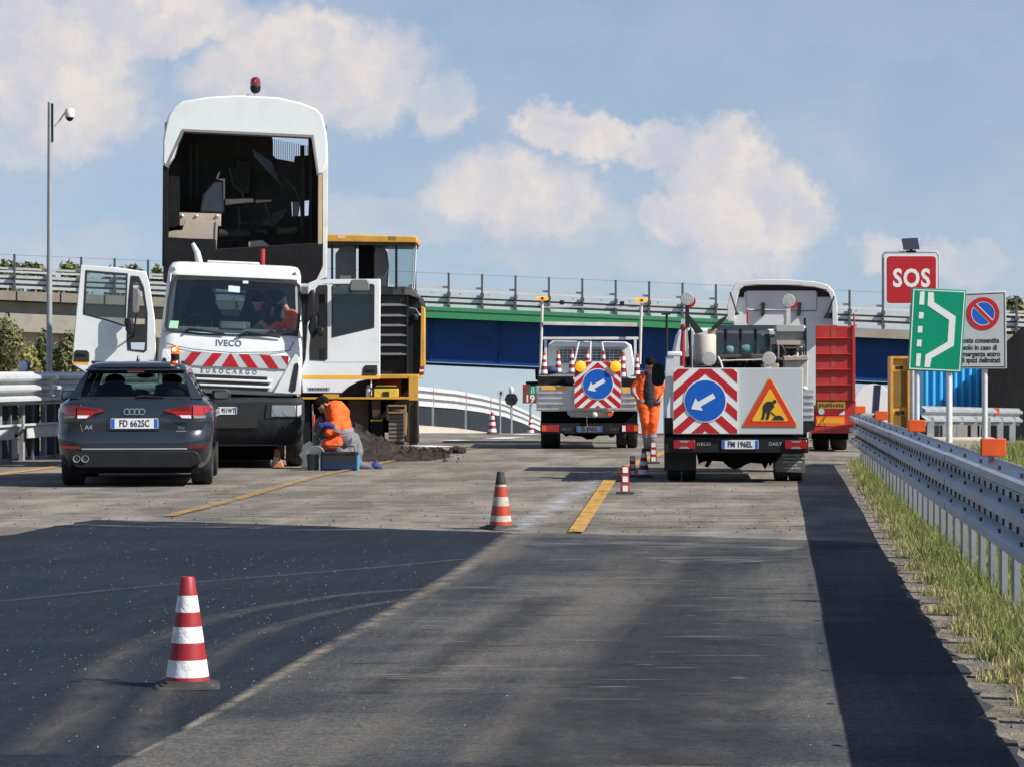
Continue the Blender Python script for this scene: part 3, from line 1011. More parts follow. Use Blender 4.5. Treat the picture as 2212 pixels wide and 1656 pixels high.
# ------------------------------------------------------------------ grass and foliage
def blades(name, pts, hmin, hmax, m, w=.006):
    n = len(pts)
    P = np.array(pts)
    h = RNG.uniform(hmin, hmax, n) * RNG.uniform(.5, 1, n)
    a = RNG.uniform(0, 2 * np.pi, n)
    lean = RNG.uniform(.1, .75, n) * h
    ww = w * RNG.uniform(.6, 1.4, n)
    la = RNG.uniform(0, 2 * np.pi, n)
    dx, dy = np.cos(a) * ww, np.sin(a) * ww
    lx, ly = np.cos(la) * lean, np.sin(la) * lean
    V = np.zeros((n, 5, 3))
    V[:, 0] = P - np.stack([dx, dy, 0 * h], 1)
    V[:, 1] = P + np.stack([dx, dy, 0 * h], 1)
    mid = P + np.stack([lx * .35, ly * .35, h * .6], 1)
    V[:, 2] = mid - np.stack([dx * .7, dy * .7, 0 * h], 1)
    V[:, 3] = mid + np.stack([dx * .7, dy * .7, 0 * h], 1)
    V[:, 4] = P + np.stack([lx, ly, h], 1)
    b = np.arange(n)[:, None] * 5
    Fq = np.concatenate([b + np.array([[0, 1, 3]]), b + np.array([[0, 3, 2]]), b + np.array([[2, 3, 4]])], 0)
    me = bpy.data.meshes.new(name)
    me.from_pydata(V.reshape(-1, 3).tolist(), [], Fq.tolist())
    me.materials.append(m)
    o = bpy.data.objects.new(name, me); COL.objects.link(o)
    return tag(o, kind='stuff')


GRASS = mat('green_grass', (.20, .235, .062), .7, var=.35, vscale=1.2, island=.4, sub=.35)
STRAW = mat('dry_grass', (.50, .43, .21), .75, var=.25, vscale=1.5, island=.3, sub=.3)
pg, ps, pf, pt = [], [], [], []
def patchy(x, y):
    return .5 + .5 * math.sin(x * 2.3 + 1.7 * math.sin(y * .9)) * math.cos(y * .63 + x * .5)
for _ in range(105000):
    Y = 9.5 + 34.5 * random.random() ** 1.55
    g = grass_x(Y) + .05 + .08 * math.sin(Y * 5.1) + .06 * math.sin(Y * 13.7)
    x = g + abs(random.gauss(0, .06)) + random.random() * (rail_x(Y) + .5 - g)
    e = (x - g)
    if random.random() < .27 + .34 * patchy(x, Y) * (1.2 if e < .35 else .6):
        ps.append((x, Y, -.02))
    else:
        (pt if rail_x(Y) - x < .20 and random.random() < .4 else pg).append((x, Y, -.02))
for _ in range(30000):
    Y = 12 + 40 * random.random()
    x = rail_x(Y) + .5 + 7 * random.random()
    (pf if random.random() < .6 else ps).append((x, Y, -.05))
blades('verge_grass', pg, .035, .115, GRASS, .0038)
blades('dry_verge_grass', ps, .03, .13, STRAW, .0035)
blades('tall_grass', pf, .12, .42, GRASS, .008)
blades('grass_by_the_posts', pt, .10, .24, GRASS, .004)
del pg, ps, pf


def leaf_mesh(clumps, n, size, up=.3):
    """clumps: list of (centre, radius xyz); n leaves in all"""
    vol = np.array([c[1][0] * c[1][1] * c[1][2] for c in clumps]) ** .75
    pick = RNG.choice(len(clumps), n, p=vol / vol.sum())
    C = np.array([c[0] for c in clumps])[pick]
    Rr = np.array([c[1] for c in clumps])[pick]
    d = RNG.normal(size=(n, 3)); d /= np.linalg.norm(d, axis=1)[:, None]
    rad = RNG.uniform(.35, 1.05, n)[:, None] ** .6
    P = C + d * Rr * rad
    nrm = d + RNG.normal(scale=.7, size=(n, 3)); nrm[:, 2] += up
    nrm /= np.linalg.norm(nrm, axis=1)[:, None]
    t = np.cross(nrm, RNG.normal(size=(n, 3))); t /= np.linalg.norm(t, axis=1)[:, None]
    b = np.cross(nrm, t)
    s = (size * RNG.uniform(.6, 1.3, n))[:, None]
    V = np.stack([P - t * s, P + b * s * .45, P + t * s, P - b * s * .45], 1).reshape(-1, 3)
    Fq = (np.arange(n)[:, None] * 4 + np.arange(4)[None]).tolist()
    return V, Fq


def plant(name, base, clumps, n, size, m, label, cat, group=None, trunk=None):
    root = thing(name, label, cat, base, 0, group)
    V, Fq = leaf_mesh(clumps, n, size)
    me = bpy.data.meshes.new('crown'); me.from_pydata(V.tolist(), [], Fq); me.materials.append(m)
    o = bpy.data.objects.new('crown' if cat == 'tree' else 'foliage', me); COL.objects.link(o); o.parent = root
    mb = MB()
    zt = max(c[0][2] for c in clumps)
    r = trunk or .06
    mb.path([(0, 0, -.3), (r * .5, 0, zt * .35), (-r * .3, r, zt * .7)], [r, r * .75, r * .4], 7)
    for c in clumps[:8]:
        mb.path([(0, 0, zt * .25), Vector(c[0]) * .6 + Vector((0, 0, zt * .1)), c[0]], [r * .5, r * .35, r * .12], 5)
    mb.build('trunk' if cat == 'tree' else 'stem', BARK, root)
    return root


LEAF_OLIVE = mat('olive_foliage', (.185, .185, .075), .7, var=.35, vscale=1.0, island=.5, sub=.25)
LEAF_GREEN = mat('green_foliage', (.12, .15, .042), .7, var=.35, vscale=.5, island=.45, sub=.25)
LEAF_YEL = mat('yellow_green_foliage', (.29, .27, .09), .75, var=.3, vscale=.8, island=.4, sub=.3)


def bush(px, ptop, pw, Y, m, label, n=2600, zb=None, size=.07, cat='shrub', group='shrubs on the bank behind the left guardrail'):
    top = at(px, ptop, Y)
    w = pw * Y / F / 2
    zb = gz(Y) - .3 if zb is None else zb
    h = top.z - zb
    cl = []
    for k in range(9):
        f = random.random()
        cl.append(((random.uniform(-.62, .62) * w * (1.15 - .5 * f), random.uniform(-.5, .5) * w, h * (.18 + .66 * f)), (w * random.uniform(.3, .5), w * random.uniform(.3, .5), h * random.uniform(.14, .24))))
    cl.append(((0, 0, h * .8), (w * .35, w * .35, h * .2)))
    return plant('shrub', (top.x, Y, zb), cl, n, size, m, label, cat, group)


bush(15, 676, 150, 66, LEAF_OLIVE, 'tall olive-green shrub at the left picture edge, left of the camera mast', 4200)
bush(62, 735, 120, 62, LEAF_YEL, 'yellow-green shrub left of the camera mast, behind the blue-topped marker post', 3200)
bush(-40, 740, 110, 60, LEAF_YEL, 'pale green shrub cut by the left picture edge above the guardrail', 2400)
bush(92, 708, 90, 68, LEAF_GREEN, 'dark green shrub directly behind the camera mast', 3000)
bush(148, 714, 110, 67, LEAF_OLIVE, 'grey-green shrub between the camera mast and the open cab door', 3400)
bush(215, 726, 120, 70, LEAF_GREEN, 'dark shrub mostly hidden behind the open right-hand cab door', 2200)


def far_tree(px, ptop, pw, Y, m, label, n=900, group='tree tops showing beyond the overpass railing'):
    top = at(px, ptop, Y)
    w = pw * Y / F / 2
    zb = gz(Y) - 2
    h = top.z - zb
    cl = [((random.uniform(-.6, .6) * w, random.uniform(-.4, .4) * w, h - random.uniform(.8, 2.6)), (w * .45, w * .4, random.uniform(.7, 1.2))) for _ in range(7)]
    cl.append(((0, 0, h - .9), (w * .5, w * .4, .9)))
    return plant('tree', (top.x, Y, zb), cl, n, .32, m, label, 'tree', group, .25)


far_tree(18, 563, 90, 185, LEAF_GREEN, 'leftmost tree top beyond the overpass railing, at the left picture edge')
far_tree(85, 570, 80, 190, LEAF_OLIVE, 'low tree top beyond the overpass railing just left of the camera mast')
far_tree(168, 570, 100, 188, LEAF_GREEN, 'bushy tree top beyond the overpass railing just right of the camera mast')
far_tree(268, 574, 80, 186, LEAF_OLIVE, 'tree top beyond the overpass railing seen over the open white cab door')
far_tree(338, 572, 40, 192, LEAF_GREEN, 'small pointed tree top beyond the overpass railing beside the cab roof')
far_tree(2196, 640, 60, 190, LEAF_OLIVE, 'tree top beyond the overpass railing at the right picture edge')

# ------------------------------------------------------------------ overpass
BY = 146.0
bridge = thing('overpass_bridge', 'motorway overpass with green fascia and blue girder crossing behind the vehicles', 'bridge', (0, BY, gz(BY)))
XF = Matrix.Translation(-bridge.location)
def deck(x): return 632 + .043 * (x - 30)


def span(name, x0, x1, d0, d1, y0, y1, m, bevel=0.0, nseg=1):
    """beam along the bridge between photo columns x0..x1; d0,d1 offsets below the deck line in photo pixels"""
    mb = MB()
    rings = []
    for k in range(nseg + 1):
        x = x0 + (x1 - x0) * k / nseg
        a, b = at(x, deck(x) + d0, BY), at(x, deck(x) + d1, BY)
        rings.append([Vector((a.x, y0, a.z)), Vector((a.x, y1, a.z)), Vector((b.x, y1, b.z)), Vector((b.x, y0, b.z))])
    mb.loft(rings)
    return mb.build(name, m, bridge, bevel=bevel, smooth=False)


span('deck_slab', -900, 3000, 4, 14, BY + .5, BY + 12.2, CONCRETE)
span('concrete_kerb', -900, 896, -3, 17, BY - .05, BY + .6, CONCRETE)
span('green_fascia', 897, 1602, -1, 16, BY - .08, BY + .6, GREENPAINT)
span('fascia_lip', 897, 1602, -8, -2, BY - .14, BY + .6, GREENPAINT)
span('concrete_kerb', 1603, 3000, -2, 18, BY - .05, BY + .6, CONCRETE)
for k in range(10):
    x = -60 + k * 95
    span('joint_strip', x, x + 3, -2, 17, BY - .062, BY - .051, DARK)
span('recessed_girder', -900, 860, 20, 46, BY + 1.2, BY + 2.0, CONCRETE2)
span('concrete_beam', -900, 800, 45, 84, BY + .1, BY + 3.0, CONCRETE2)
span('blue_girder', 800, 2300, 17, 107, BY + .9, BY + 1.1, BLUEPAINT)
span('girder_flange', 800, 2300, 107, 111, BY + .45, BY + 1.6, BLUEPAINT)
span('blue_girder', 800, 2300, 19, 107, BY + 9.5, BY + 9.7, BLUEPAINT)
span('underside_plate', 800, 2300, 112, 118, BY + 1.7, BY + 9.4, BLUEPAINT)
for x in np.arange(930, 2000, 150):
    a, b = at(x, deck(x) + 18, BY), at(x, deck(x) + 106, BY)
    MB().box(a.x - .02, a.x + .02, BY + .78, BY + .899, b.z, a.z).build('web_stiffener', BLUEPAINT, bridge)
for x0, x1 in ((700, 862), (2030, 2230)):
    a, b = at(x0, deck(x0) + 84, BY), at(x1, 1000, BY)
    MB().box(a.x, b.x, BY + .2, BY + 12, b.z - 8, a.z - .3).build('abutment', CONCRETE, bridge)
a, b = at(-200, deck(-200) + 84, BY), at(120, 1000, BY)
MB().box(a.x, b.x, BY + 1, BY + 12, b.z, a.z).build('abutment', CONCRETE2, bridge)
for k in range(-6, 36):
    x = 30 + k * 72.2
    if x > 2400: continue
    for (yy, dy) in ((BY + .1, 0),):
        t, b = at(x, deck(x) - 83, BY), at(x, deck(x) - 2, BY)
        MB().box(t.x - .055, t.x + .055, yy, yy + .10, b.z, t.z).box(t.x - .09, t.x + .09, yy - .08, yy + .02, b.z + .05, b.z + .28).box(t.x - .10, t.x + .10, yy - .1, yy + .02, b.z + .75, b.z + .95).build('fence_post', mat('grey_fence_post', (.075, .08, .09), .6, var=.3), bridge)
span('top_wire', -900, 2600, -81.5, -80.5, BY + .14, BY + .17, STEEL_DULL, nseg=1)
span('handrail', -900, 2600, -54, -49.5, BY + .22, BY + .34, RAILWHITE)
for (d0, d1) in ((-37, -31), (-27, -20), (-15, -9)):
    span('guard_beam', -900, 2600, d0, d1, BY + .2, BY + .3, RAILWHITE)
span('guard_beam_back', -900, 2600, -34, -12, BY + .31, BY + .33, POSTGREY)
# far side of the deck
FY = BY + 11.6
span('far_kerb', -900, 3000, -6, 10, FY, FY + .6, CONCRETE)
for (d0, d1) in ((-60, -55.5), (-43, -36), (-31, -25)):
    span('far_guard_beam', -900, 2700, d0, d1, FY + .1, FY + .2, RAILWHITE)
for k in range(-6, 40):
    x = 60 + k * 66
    t, b = at(x, deck(x) - 52, BY), at(x, deck(x) - 2, BY)
    MB().box(t.x - .05, t.x + .05, FY + .2, FY + .3, b.z, t.z).build('far_rail_post', STEEL_DULL, bridge)
XF = None

# ------------------------------------------------------------------ distant guardrail on the curve under the bridge
mg = thing('curved_guardrail', 'white three-band guardrail curving down to the right under the blue girder', 'guardrail', (0, 95, gz(95)))
XF = Matrix.Translation(-mg.location)
top = [(780, 826, 86), (905, 834, 93), (985, 843, 100), (1040, 853, 107), (1090, 866, 117), (1130, 883, 128), (1165, 901, 140), (1200, 918, 152)]
def band(d0, d1, off, m, name):
    """d0,d1: photo pixels below the rail top at distance 100"""
    mb = MB(); rings = []
    for (x, y, Y) in top:
        a = at(x, y, Y)
        k = 100 / F
        rings.append([Vector((a.x, Y + off, a.z - d0 * k)), Vector((a.x, Y + off + .06, a.z - d0 * k)), Vector((a.x, Y + off + .06, a.z - d1 * k)), Vector((a.x, Y + off, a.z - d1 * k))])
    mb.loft(rings)
    return mb.build(name, m, mg, smooth=False)
band(0, 8, 0, RAILWHITE, 'rail'); band(8, 14, .12, POSTGREY, 'rail_valley')  # hollows of the beam coloured dark to stand in for shade
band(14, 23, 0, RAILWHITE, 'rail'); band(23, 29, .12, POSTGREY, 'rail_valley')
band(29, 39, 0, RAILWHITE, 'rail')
band(39, 92, .3, mat('wall_shade_dark', (.02, .026, .035), .8, var=.3, spec=.2), 'painted_shade_wall')  # barrier face below the rail, its shade put into the dark colour
for i in range(len(top) - 1):
    for f in (.35,):
        x, y, Y = [top[i][j] + (top[i + 1][j] - top[i][j]) * f for j in range(3)]
        a = at(x, y, Y)
        MB().box(a.x - .06, a.x + .06, Y - .02, Y - .004, a.z - .20, a.z - .12).build('reflector', ORANGE, mg)
        MB().box(a.x - .06, a.x + .06, Y + .07, Y + .16, a.z - 2.4, a.z - .02).build('post', STEEL_DULL, mg)
XF = None
kb = thing('kerb_wall', 'low pale kerb wall below the distant curving guardrail', 'kerb', (0, 90, gz(90)))
XF = Matrix.Translation(-kb.location)
mb = MB(); rings = []
for (x, y, Y) in ((800, 915, 88), (905, 918, 91), (985, 924, 94), (1050, 933, 98), (1100, 946, 104)):
    a = at(x, y, Y)
    rings.append([Vector((a.x, Y, a.z)), Vector((a.x, Y + .3, a.z)), Vector((a.x, Y + .3, a.z - .9)), Vector((a.x, Y, a.z - .9))])
mb.loft(rings); mb.build('kerb', CONCRETE2, kb, smooth=False)
XF = None

# ------------------------------------------------------------------ right guardrail
rg = thing('roadside_guardrail', 'long galvanised three-wave guardrail with orange delineators along the right grass verge', 'guardrail', (rail_x(15), 15, 0))
XF = Matrix.Translation(-rg.location)
side = Vector((-1, .1, 0)).normalized()
prof = rail_profile(3, .53, .085)
def rz(Y): return .400 - .0043 * (Y - 15.1)      # lower edge of the beam
Y0 = 7.0
L = 4.5
k = 0
while Y0 < 42.4:
    Y1 = min(Y0 + L, 42.5)
    o = .006 * (k % 2)
    rail_beam((rail_x(Y0 - .16) - o, Y0 - .16, 0), (rail_x(Y1 + .16) - o, Y1 + .16, 0), prof, rz(Y0), rz(Y1), side, .005).build('rail', RAILGREY, rg)
    Y0, k = Y1, k + 1
# rounded end piece at the far end
rail_beam((rail_x(42.6), 42.6, 0), (rail_x(42.6) + .35, 43.1, 0), prof, rz(42.6), rz(42.6) - .02, Vector((-.8, -.6, 0)), .005).build('rail_end', STEEL_DULL, rg)
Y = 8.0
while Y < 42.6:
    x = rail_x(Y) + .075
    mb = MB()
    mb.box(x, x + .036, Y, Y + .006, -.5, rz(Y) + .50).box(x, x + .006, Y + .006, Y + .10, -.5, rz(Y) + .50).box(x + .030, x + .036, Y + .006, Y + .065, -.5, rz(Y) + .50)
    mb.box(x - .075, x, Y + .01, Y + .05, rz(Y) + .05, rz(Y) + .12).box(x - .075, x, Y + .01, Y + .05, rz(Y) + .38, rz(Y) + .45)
    mb.build('post', mat('mid_grey_post_steel', (.27, .29, .31), .55, metal=.2, var=.2, dirt_or_shade=(.14, .13, .11), damt=.4, dscale=6), rg, smooth=False)  # mid grey steel with random dirt
    Y += .85
slots = MB()
Y = 9.0
i = 0
while Y < 42:
    # punched slots: one on each wave crest's upper flank, pairs in the valleys
    for (n, z, l, h) in ((.068, .505, .05, .012), (.068, .325, .05, .012), (.070, .15, .05, .012)):
        p = Vector((rail_x(Y), Y, rz(Y) + z)) + side * (n + .006)
        if i % 3 == 0:
            slots.box(p.x - .006, p.x + .004, p.y - l / 2, p.y + l / 2, p.z - h, p.z + h)
    for (n, z) in ((.012, .352), (.012, .178)):
        p = Vector((rail_x(Y), Y, rz(Y) + z)) + side * (n + .004)
        slots.box(p.x - .005, p.x + .005, p.y - .014, p.y + .014, p.z - .019, p.z + .019)
    Y += .45; i += 1
tag(slots.build('punched_slots', SIGNBLACK, rg, smooth=False), kind='stuff')
for Y in (17.1, 25.6, 33.3, 40.5):
    x, z = rail_x(Y), rz(Y) + .53
    d = MB().box(x - .075, x + .075, Y - .02, Y + .03, z + .005, z + .112).build('delineator', ORANGE, rg, bevel=.004)
    MB().box(x - .03, x + .03, Y - .004, Y + .014, z - .06, z + .006).build('bracket', STEEL_DULL, d)
XF = None

# ------------------------------------------------------------------ left guardrail
lg = thing('median_barrier', 'tall galvanised barrier with three-wave rail and dark infill plates left of the estate car', 'guardrail', (-7.6, 44.5, 0))
XF = Matrix.Translation(-lg.location)
la, lb = Vector((-8.75, 38.2, 0)), Vector((-6.6, 52.0, 0))
ld = (lb - la).normalized(); ls = Vector((ld.y, -ld.x, 0))
LL = (lb - la).length
prof3 = rail_profile(3, .52, .14)
s = 0.0; k = 0
while s < LL:
    e = min(s + 2.25, LL)
    p, q = la + ld * (s - .12), la + ld * (e + .12)
    o = ls * (.005 * (k % 2))
    rail_beam(p + o, q + o, prof3, .90, .90, ls, .006).build('rail', STEEL, lg)
    k += 1; s = e
s = .2; k = 0
while s < LL:
    p = la + ld * s - ls * .10
    c = MB()
    def pb(d0, d1, n0, n1, z0, z1):
        v = [p + ld * d + ls * n + Vector((0, 0, z)) for z in (z0, z1) for n in (n0, n1) for d in (d0, d1)]
        c.add(v, [(0, 2, 3, 1), (4, 5, 7, 6), (0, 1, 5, 4), (2, 6, 7, 3), (0, 4, 6, 2), (1, 3, 7, 5)])
    pb(-.05, .05, -.10, -.03, -.2, 1.42)
    pb(-.04, .04, -.03, .095, 1.0, 1.32)
    c.build('post', STEEL_DULL, lg, smooth=False)
    c = MB(); pb(.09, 1.05, -.14, -.12, .05, .92); c.build('infill_plate', mat('dark_blue_grey_plate', (.022, .028, .038), .6, spec=.2), lg, smooth=False)
    if k % 2 == 0:
        c = MB(); pb(-.05, 1.5, .02, .05, .36, .56); c.build('lower_rail', STEEL, lg, bevel=.008)
    c = MB(); pb(.42, .48, -.05, -.02, -.2, .9); c.build('strut', POSTGREY, lg, smooth=False)
    s += 1.1; k += 1
c = MB(); p = la; pb(0, LL, -.03, 0, .565, .60); c.build('tie_bar', STEEL, lg, smooth=False)
XF = None
mp = thing('marker_post', 'small blue and yellow marker post with a white cap above the left barrier', 'marker', at(50, 990, 46))
mz = mp.location.z
MB().tube((.06, 0, -.2), (0, 0, at(50, 800, 46).z - mz), .045, .045, 10).build('yellow_post', YELLOWPLASTIC, mp)
MB().ball((-.0, 0, at(50, 793, 46).z - mz), .075, .06, .11).build('white_cap', SIGNWHITE, mp)
MB().ball((.03, .03, at(50, 792, 46).z - mz), .075, .05, .10).build('blue_back', SIGNBLUE, mp)

# ------------------------------------------------------------------ camera mast
cmast = thing('camera_mast', 'tall grey steel mast with a white dome camera behind the left barrier', 'mast', (at(104, 803, 48).x, 48, 0))
zt = at(104, 222, 48).z
MB().path([(.02, 0, -.3), (.02, 0, 2), (0.03, 0, zt)], [.055, .05, .038], 14).build('pole', STEEL_DULL, cmast)
MB().box(.05, .085, -.03, .04, zt - .68, zt - .02).build('mount_plate', DARK, cmast)
arm = MB().path([(.11, 0, zt - .42), (.2, 0, zt - .30), (.30, 0, zt - .16), (.37, 0, zt - .14)], .014, 8).build('arm', STEEL, cmast)
dome = MB().lathe([(.02, .06), (.07, .05), (.085, .0), (.085, -.09), (.08, -.1)], (.37, 0, zt - .16), 20).build('camera_housing', SIGNWHITE, cmast)
MB().ball((.37, 0, zt - .25), .07, .07, .075).build('camera_dome', BLACK, dome)

# ------------------------------------------------------------------ right-hand signs
def sign_root(name, label, x, Y, ground=0.0, cat='sign'):
    return thing(name, label, cat, (at(x, 0, Y).x, Y, ground))


# SOS sign
S = 52.0
sos = sign_root('sos_sign', 'red square SOS sign with a small solar panel on top', 1968, S)
k = S / F
def lx(x): return (x - 1968) * k
def lzz(y, Y): return HC - (y - YH) * Y / F
z = lambda y: lzz(y, S)
p = MB().prism(rpoly(lx(1911), lx(2025), z(658), z(550), .07), 0, .03).build('panel', SIGNWHITE, sos)
MB().prism(rpoly(lx(1915), lx(2021), z(655), z(554), .06), -.004, 0).build('red_face', SIGNRED, p)
text(p, 'SOS', .46, (lx(1968), -.006, z(603)), SIGNWHITE, bold=.014, sx=.82, sp=1.1)
fr = MB().path([(lx(1907), .05, z(662)), (lx(1907), .05, z(552)), (lx(1911), .05, z(546)), (lx(2022), .05, z(544)), (lx(2028), .05, z(552)), (lx(2028), .05, z(662))], .022, 8).build('tube_frame', STEEL_DULL, sos)
MB().tube((lx(1972), .09, -.3), (lx(1972), .09, z(560)), .055, n=12).build('pole', STEEL, sos)
a = MB()
c0 = Vector((lx(1968), 0, z(528)))
a.loft([[c0 + Vector((-.15, -.02, -.10)), c0 + Vector((.15, -.02, -.085)), c0 + Vector((.13, .10, .125)), c0 + Vector((-.17, .10, .11))],
        [c0 + Vector((-.15, .005, -.11)), c0 + Vector((.15, .005, -.095)), c0 + Vector((.13, .125, .115)), c0 + Vector((-.17, .125, .10))]])
sp = a.build('solar_panel', mat('solar_cell', (.03, .035, .05), .25, coat=.5), sos)
MB().path([(lx(1968), .04, z(545)), (lx(1968), .05, z(530))], .03, 8).box(lx(1958), lx(1978), .02, .09, z(546), z(541)).build('panel_stand', DARK, sp)

# green lay-by sign
S2 = 44.5
gs = sign_root('layby_sign', 'green rectangular sign with white lane lines bending out into a lay-by', 2026, S2)
k2 = S2 / F
g = lambda x, y: ((x - 2026) * k2, lzz(y, S2))
def quad(pts): return [g(*q) for q in pts]
tilt = [(1969, 622), (2087, 627), (2076, 805), (1960, 800)]
p = MB().prism(quad(tilt), 0, .03).build('panel', SIGNGREEN, gs, bevel=.01)
def inset(pts, d):
    cx_, cy_ = sum(q[0] for q in pts) / 4, sum(q[1] for q in pts) / 4
    return [(q[0] - math.copysign(d, q[0] - cx_), q[1] - math.copysign(d, q[1] - cy_)) for q in pts]
MB().prism(quad(inset(tilt, 3)), -.003, 0, [quad(inset(tilt, 5.2))]).build('white_border', SIGNWHITE, p)
zz6 = lambda x, y: ((2060 + x * .3623) / 1.1578, (560 + y * .3623) / 1.1578)
def z6(pts): return [g(*zz6(*q)) for q in pts]
for d in ([(663, 470), (694, 468), (690, 560), (656, 558)], [(656, 610), (688, 612), (684, 655), (652, 653)], [(648, 706), (680, 707), (677, 752), (645, 750)], [(642, 800), (674, 800), (671, 848), (639, 846)], [(638, 895), (670, 896), (662, 986), (633, 982)]):
    MB().prism(z6(d), -.004, 0).build('white_dash', SIGNWHITE, p)
MB().prism(z6([(718, 472), (756, 474), (760, 543), (908, 640), (895, 842), (742, 928), (730, 990), (692, 988), (700, 905), (852, 815), (862, 665), (714, 565)]), -.004, 0).build('white_lane_line', SIGNWHITE, p)
for x in (645, 865):
    gx = g(*zz6(x, 0))[0]
    MB().tube((gx, .07, -.2), (gx - .0, .07, lzz(640, S2)), .042, n=12).build('pole', STEEL, gs)
MB().box(g(1968, 0)[0], g(2080, 0)[0], .032, .06, lzz(790, S2), lzz(784, S2)).box(g(1968, 0)[0], g(2080, 0)[0], .032, .06, lzz(645, S2), lzz(640, S2)).build('crossbar', STEEL_DULL, gs)

# grey no-parking sign
S3 = 49.0
ns = sign_root('no_parking_sign', 'grey sign with a blue and red no-parking disc above black lettering', 2125, S3)
k3 = S3 / F
h = lambda x, y: ((x - 2125) * k3, lzz(y, S3))
def z6h(x, y): return h(*zz6(x, y))
q = [z6h(905, 480), z6h(1256, 464), z6h(1262, 1000), z6h(880, 1000)]
p = MB().prism(q, 0, .03).build('panel', mat('grey_sign_face', (.40, .425, .44), .45, var=.05, dirt_or_shade=(.3, .32, .33), damt=.3, dscale=4), ns, bevel=.012)
q2 = [z6h(915, 490), z6h(1246, 474), z6h(1252, 990), z6h(890, 990)]
q3 = [z6h(920, 496), z6h(1241, 480), z6h(1246, 984), z6h(896, 984)]
MB().prism(q2, -.003, 0, [q3]).build('black_border', SIGNBLACK, p)
c = z6h(1097, 620); rr = 113 * .3623 / 1.1578 * k3
MB().disc(c, rr, -.005, .005).build('blue_disc', SIGNBLUE, p)
MB().disc(c, rr, -.009, .004, r0=rr * .72).build('red_ring', SIGNRED, p)
MB().disc(c, rr * .735, -.0085, .0035, r0=rr * .69).build('white_ring', SIGNWHITE, p)
u = Vector((.707, -.707))
def bar(w, l):
    n = Vector((u.y, -u.x))
    return [(c[0] + u.x * a_ + n.x * b_, c[1] + u.y * a_ + n.y * b_) for a_, b_ in ((-l, -w), (l, -w), (l, w), (-l, w))]
MB().prism(bar(rr * .15, rr * .73), -.0075, -.005).build('white_bar', SIGNWHITE, p)
MB().prism(bar(rr * .10, rr * .74), -.011, -.0075).build('red_bar', SIGNRED, p)
for (body, yy) in (('Sosta consentita', 806), ('solo in caso di', 855), ('emergenza entro', 900), ('gli spazi delimitati', 942)):
    cc = z6h(1096, yy)
    text(p, body, .125, (cc[0] - .05, -.002, cc[1]), SIGNBLACK, bold=.004, sx=.82 if len(body) < 18 else .80)
for x, y in ((872, 1290), (1115, 1330)):
    gx = z6h(x, 0)[0]
    MB().tube((gx, .09, -.3), (gx, .09, lzz(660, S3)), .05, n=12).build('pole', STEEL, ns)
MB().box(z6h(600, 0)[0], z6h(1130, 0)[0], .032, .06, lzz(775, S3), lzz(769, S3)).build('crossbar', STEEL_DULL, ns)

# emergency call column
S4 = 57.0
cc_ = sign_root('emergency_call_column', 'yellow emergency call column left of the green lay-by sign', 1942, S4)
k4 = S4 / F
w0, w1 = (1922 - 1942) * k4, (1966 - 1942) * k4
zt4 = lzz(770, S4)
MB().box(w0, w1, .07, .38, -.3, zt4).box(w0, w0 + .06, 0, .07, -.3, zt4).box(w1 - .06, w1, 0, .07, -.3, zt4).box(w0 + .06, w1 - .06, 0, .07, zt4 - .05, zt4).build('housing', YELLOW, cc_, bevel=.006)
MB().box(w0 + .12, w1 - .14, .064, .0685, zt4 - .26, zt4 - .20).box(w0 + .12, w1 - .12, .05, .0685, .55, .62).build('call_panel', DARK, cc_)
MB().box(w0 + .085, w1 - .09, .058, .0695, .70, zt4 - .30).box(w0 + .085, w1 - .09, .058, .0695, -.2, .52).build('recessed_panel', mat('olive_panel', (.20, .115, .02), .6, var=.15), cc_)

# rounded white board with dark stripe
S5 = 60.0
wb = sign_root('rounded_white_board', 'white round-topped board with one dark vertical stripe beside the yellow call column', 1886, S5)
k5 = S5 / F
r5 = 41 * k5
poly = [(-r5, -.3), (r5, -.3)] + [(r5 * math.cos(R(a_)), lzz(870, S5) + r5 * math.sin(R(a_))) for a_ in range(0, 181, 9)]
p = MB().prism(poly, 0, .06).build('board', SIGNWHITE, wb, bevel=.01)
MB().prism([(-.06, .0), (.07, .0), (.16, lzz(831, S5)), (.02, lzz(831, S5))], -.01, -.001).build('dark_stripe', mat('navy_stripe', (.012, .016, .05), .5), p)

# blue corrugated cabin behind the sign
S6 = 63.0
bc = sign_root('blue_cabin', 'bright blue ribbed plastic cabin behind the green and grey signs', 2062, S6)
k6 = S6 / F
x0, x1 = (1995 - 2062) * k6, (2132 - 2062) * k6
zb6, zt6 = lzz(897, S6), lzz(775, S6)
BLUEPLASTIC = mat('bright_blue_plastic', (.09, .60, .97), .4, var=.08, vscale=2)
BLUEPLASTIC2 = mat('deep_blue_plastic', (.035, .40, .84), .45, var=.1, vscale=2)
MB().box(x0, x1, .06, 1.2, zb6, zt6).build('wall', BLUEPLASTIC2, bc)
nr = 9
for i in range(nr):
    c_ = x0 + .06 + (x1 - x0 - .12) * i / (nr - 1)
    MB().prism([(c_ - .035, zb6 + .02), (c_ + .035, zb6 + .02), (c_ + .03, zt6 - .04), (c_ - .03, zt6 - .04)], -.01, .061).build('rib', BLUEPLASTIC, bc, bevel=.015)
MB().box(x0 - .03, x1 + .03, -.03, 1.25, zt6, zt6 + .12).build('roof', BLUEPLASTIC, bc, bevel=.03)
MB().box(x0 - .35, x1 + .1, -.12, 1.25, zb6 - .16, zb6 - .01).build('skid', DARK, bc)
for x in (x0 - .2, x1 - .3, x0 + .5):
    MB().box(x, x + .12, .0, .9, -.4, zb6 - .16).build('foot', DARK, bc)

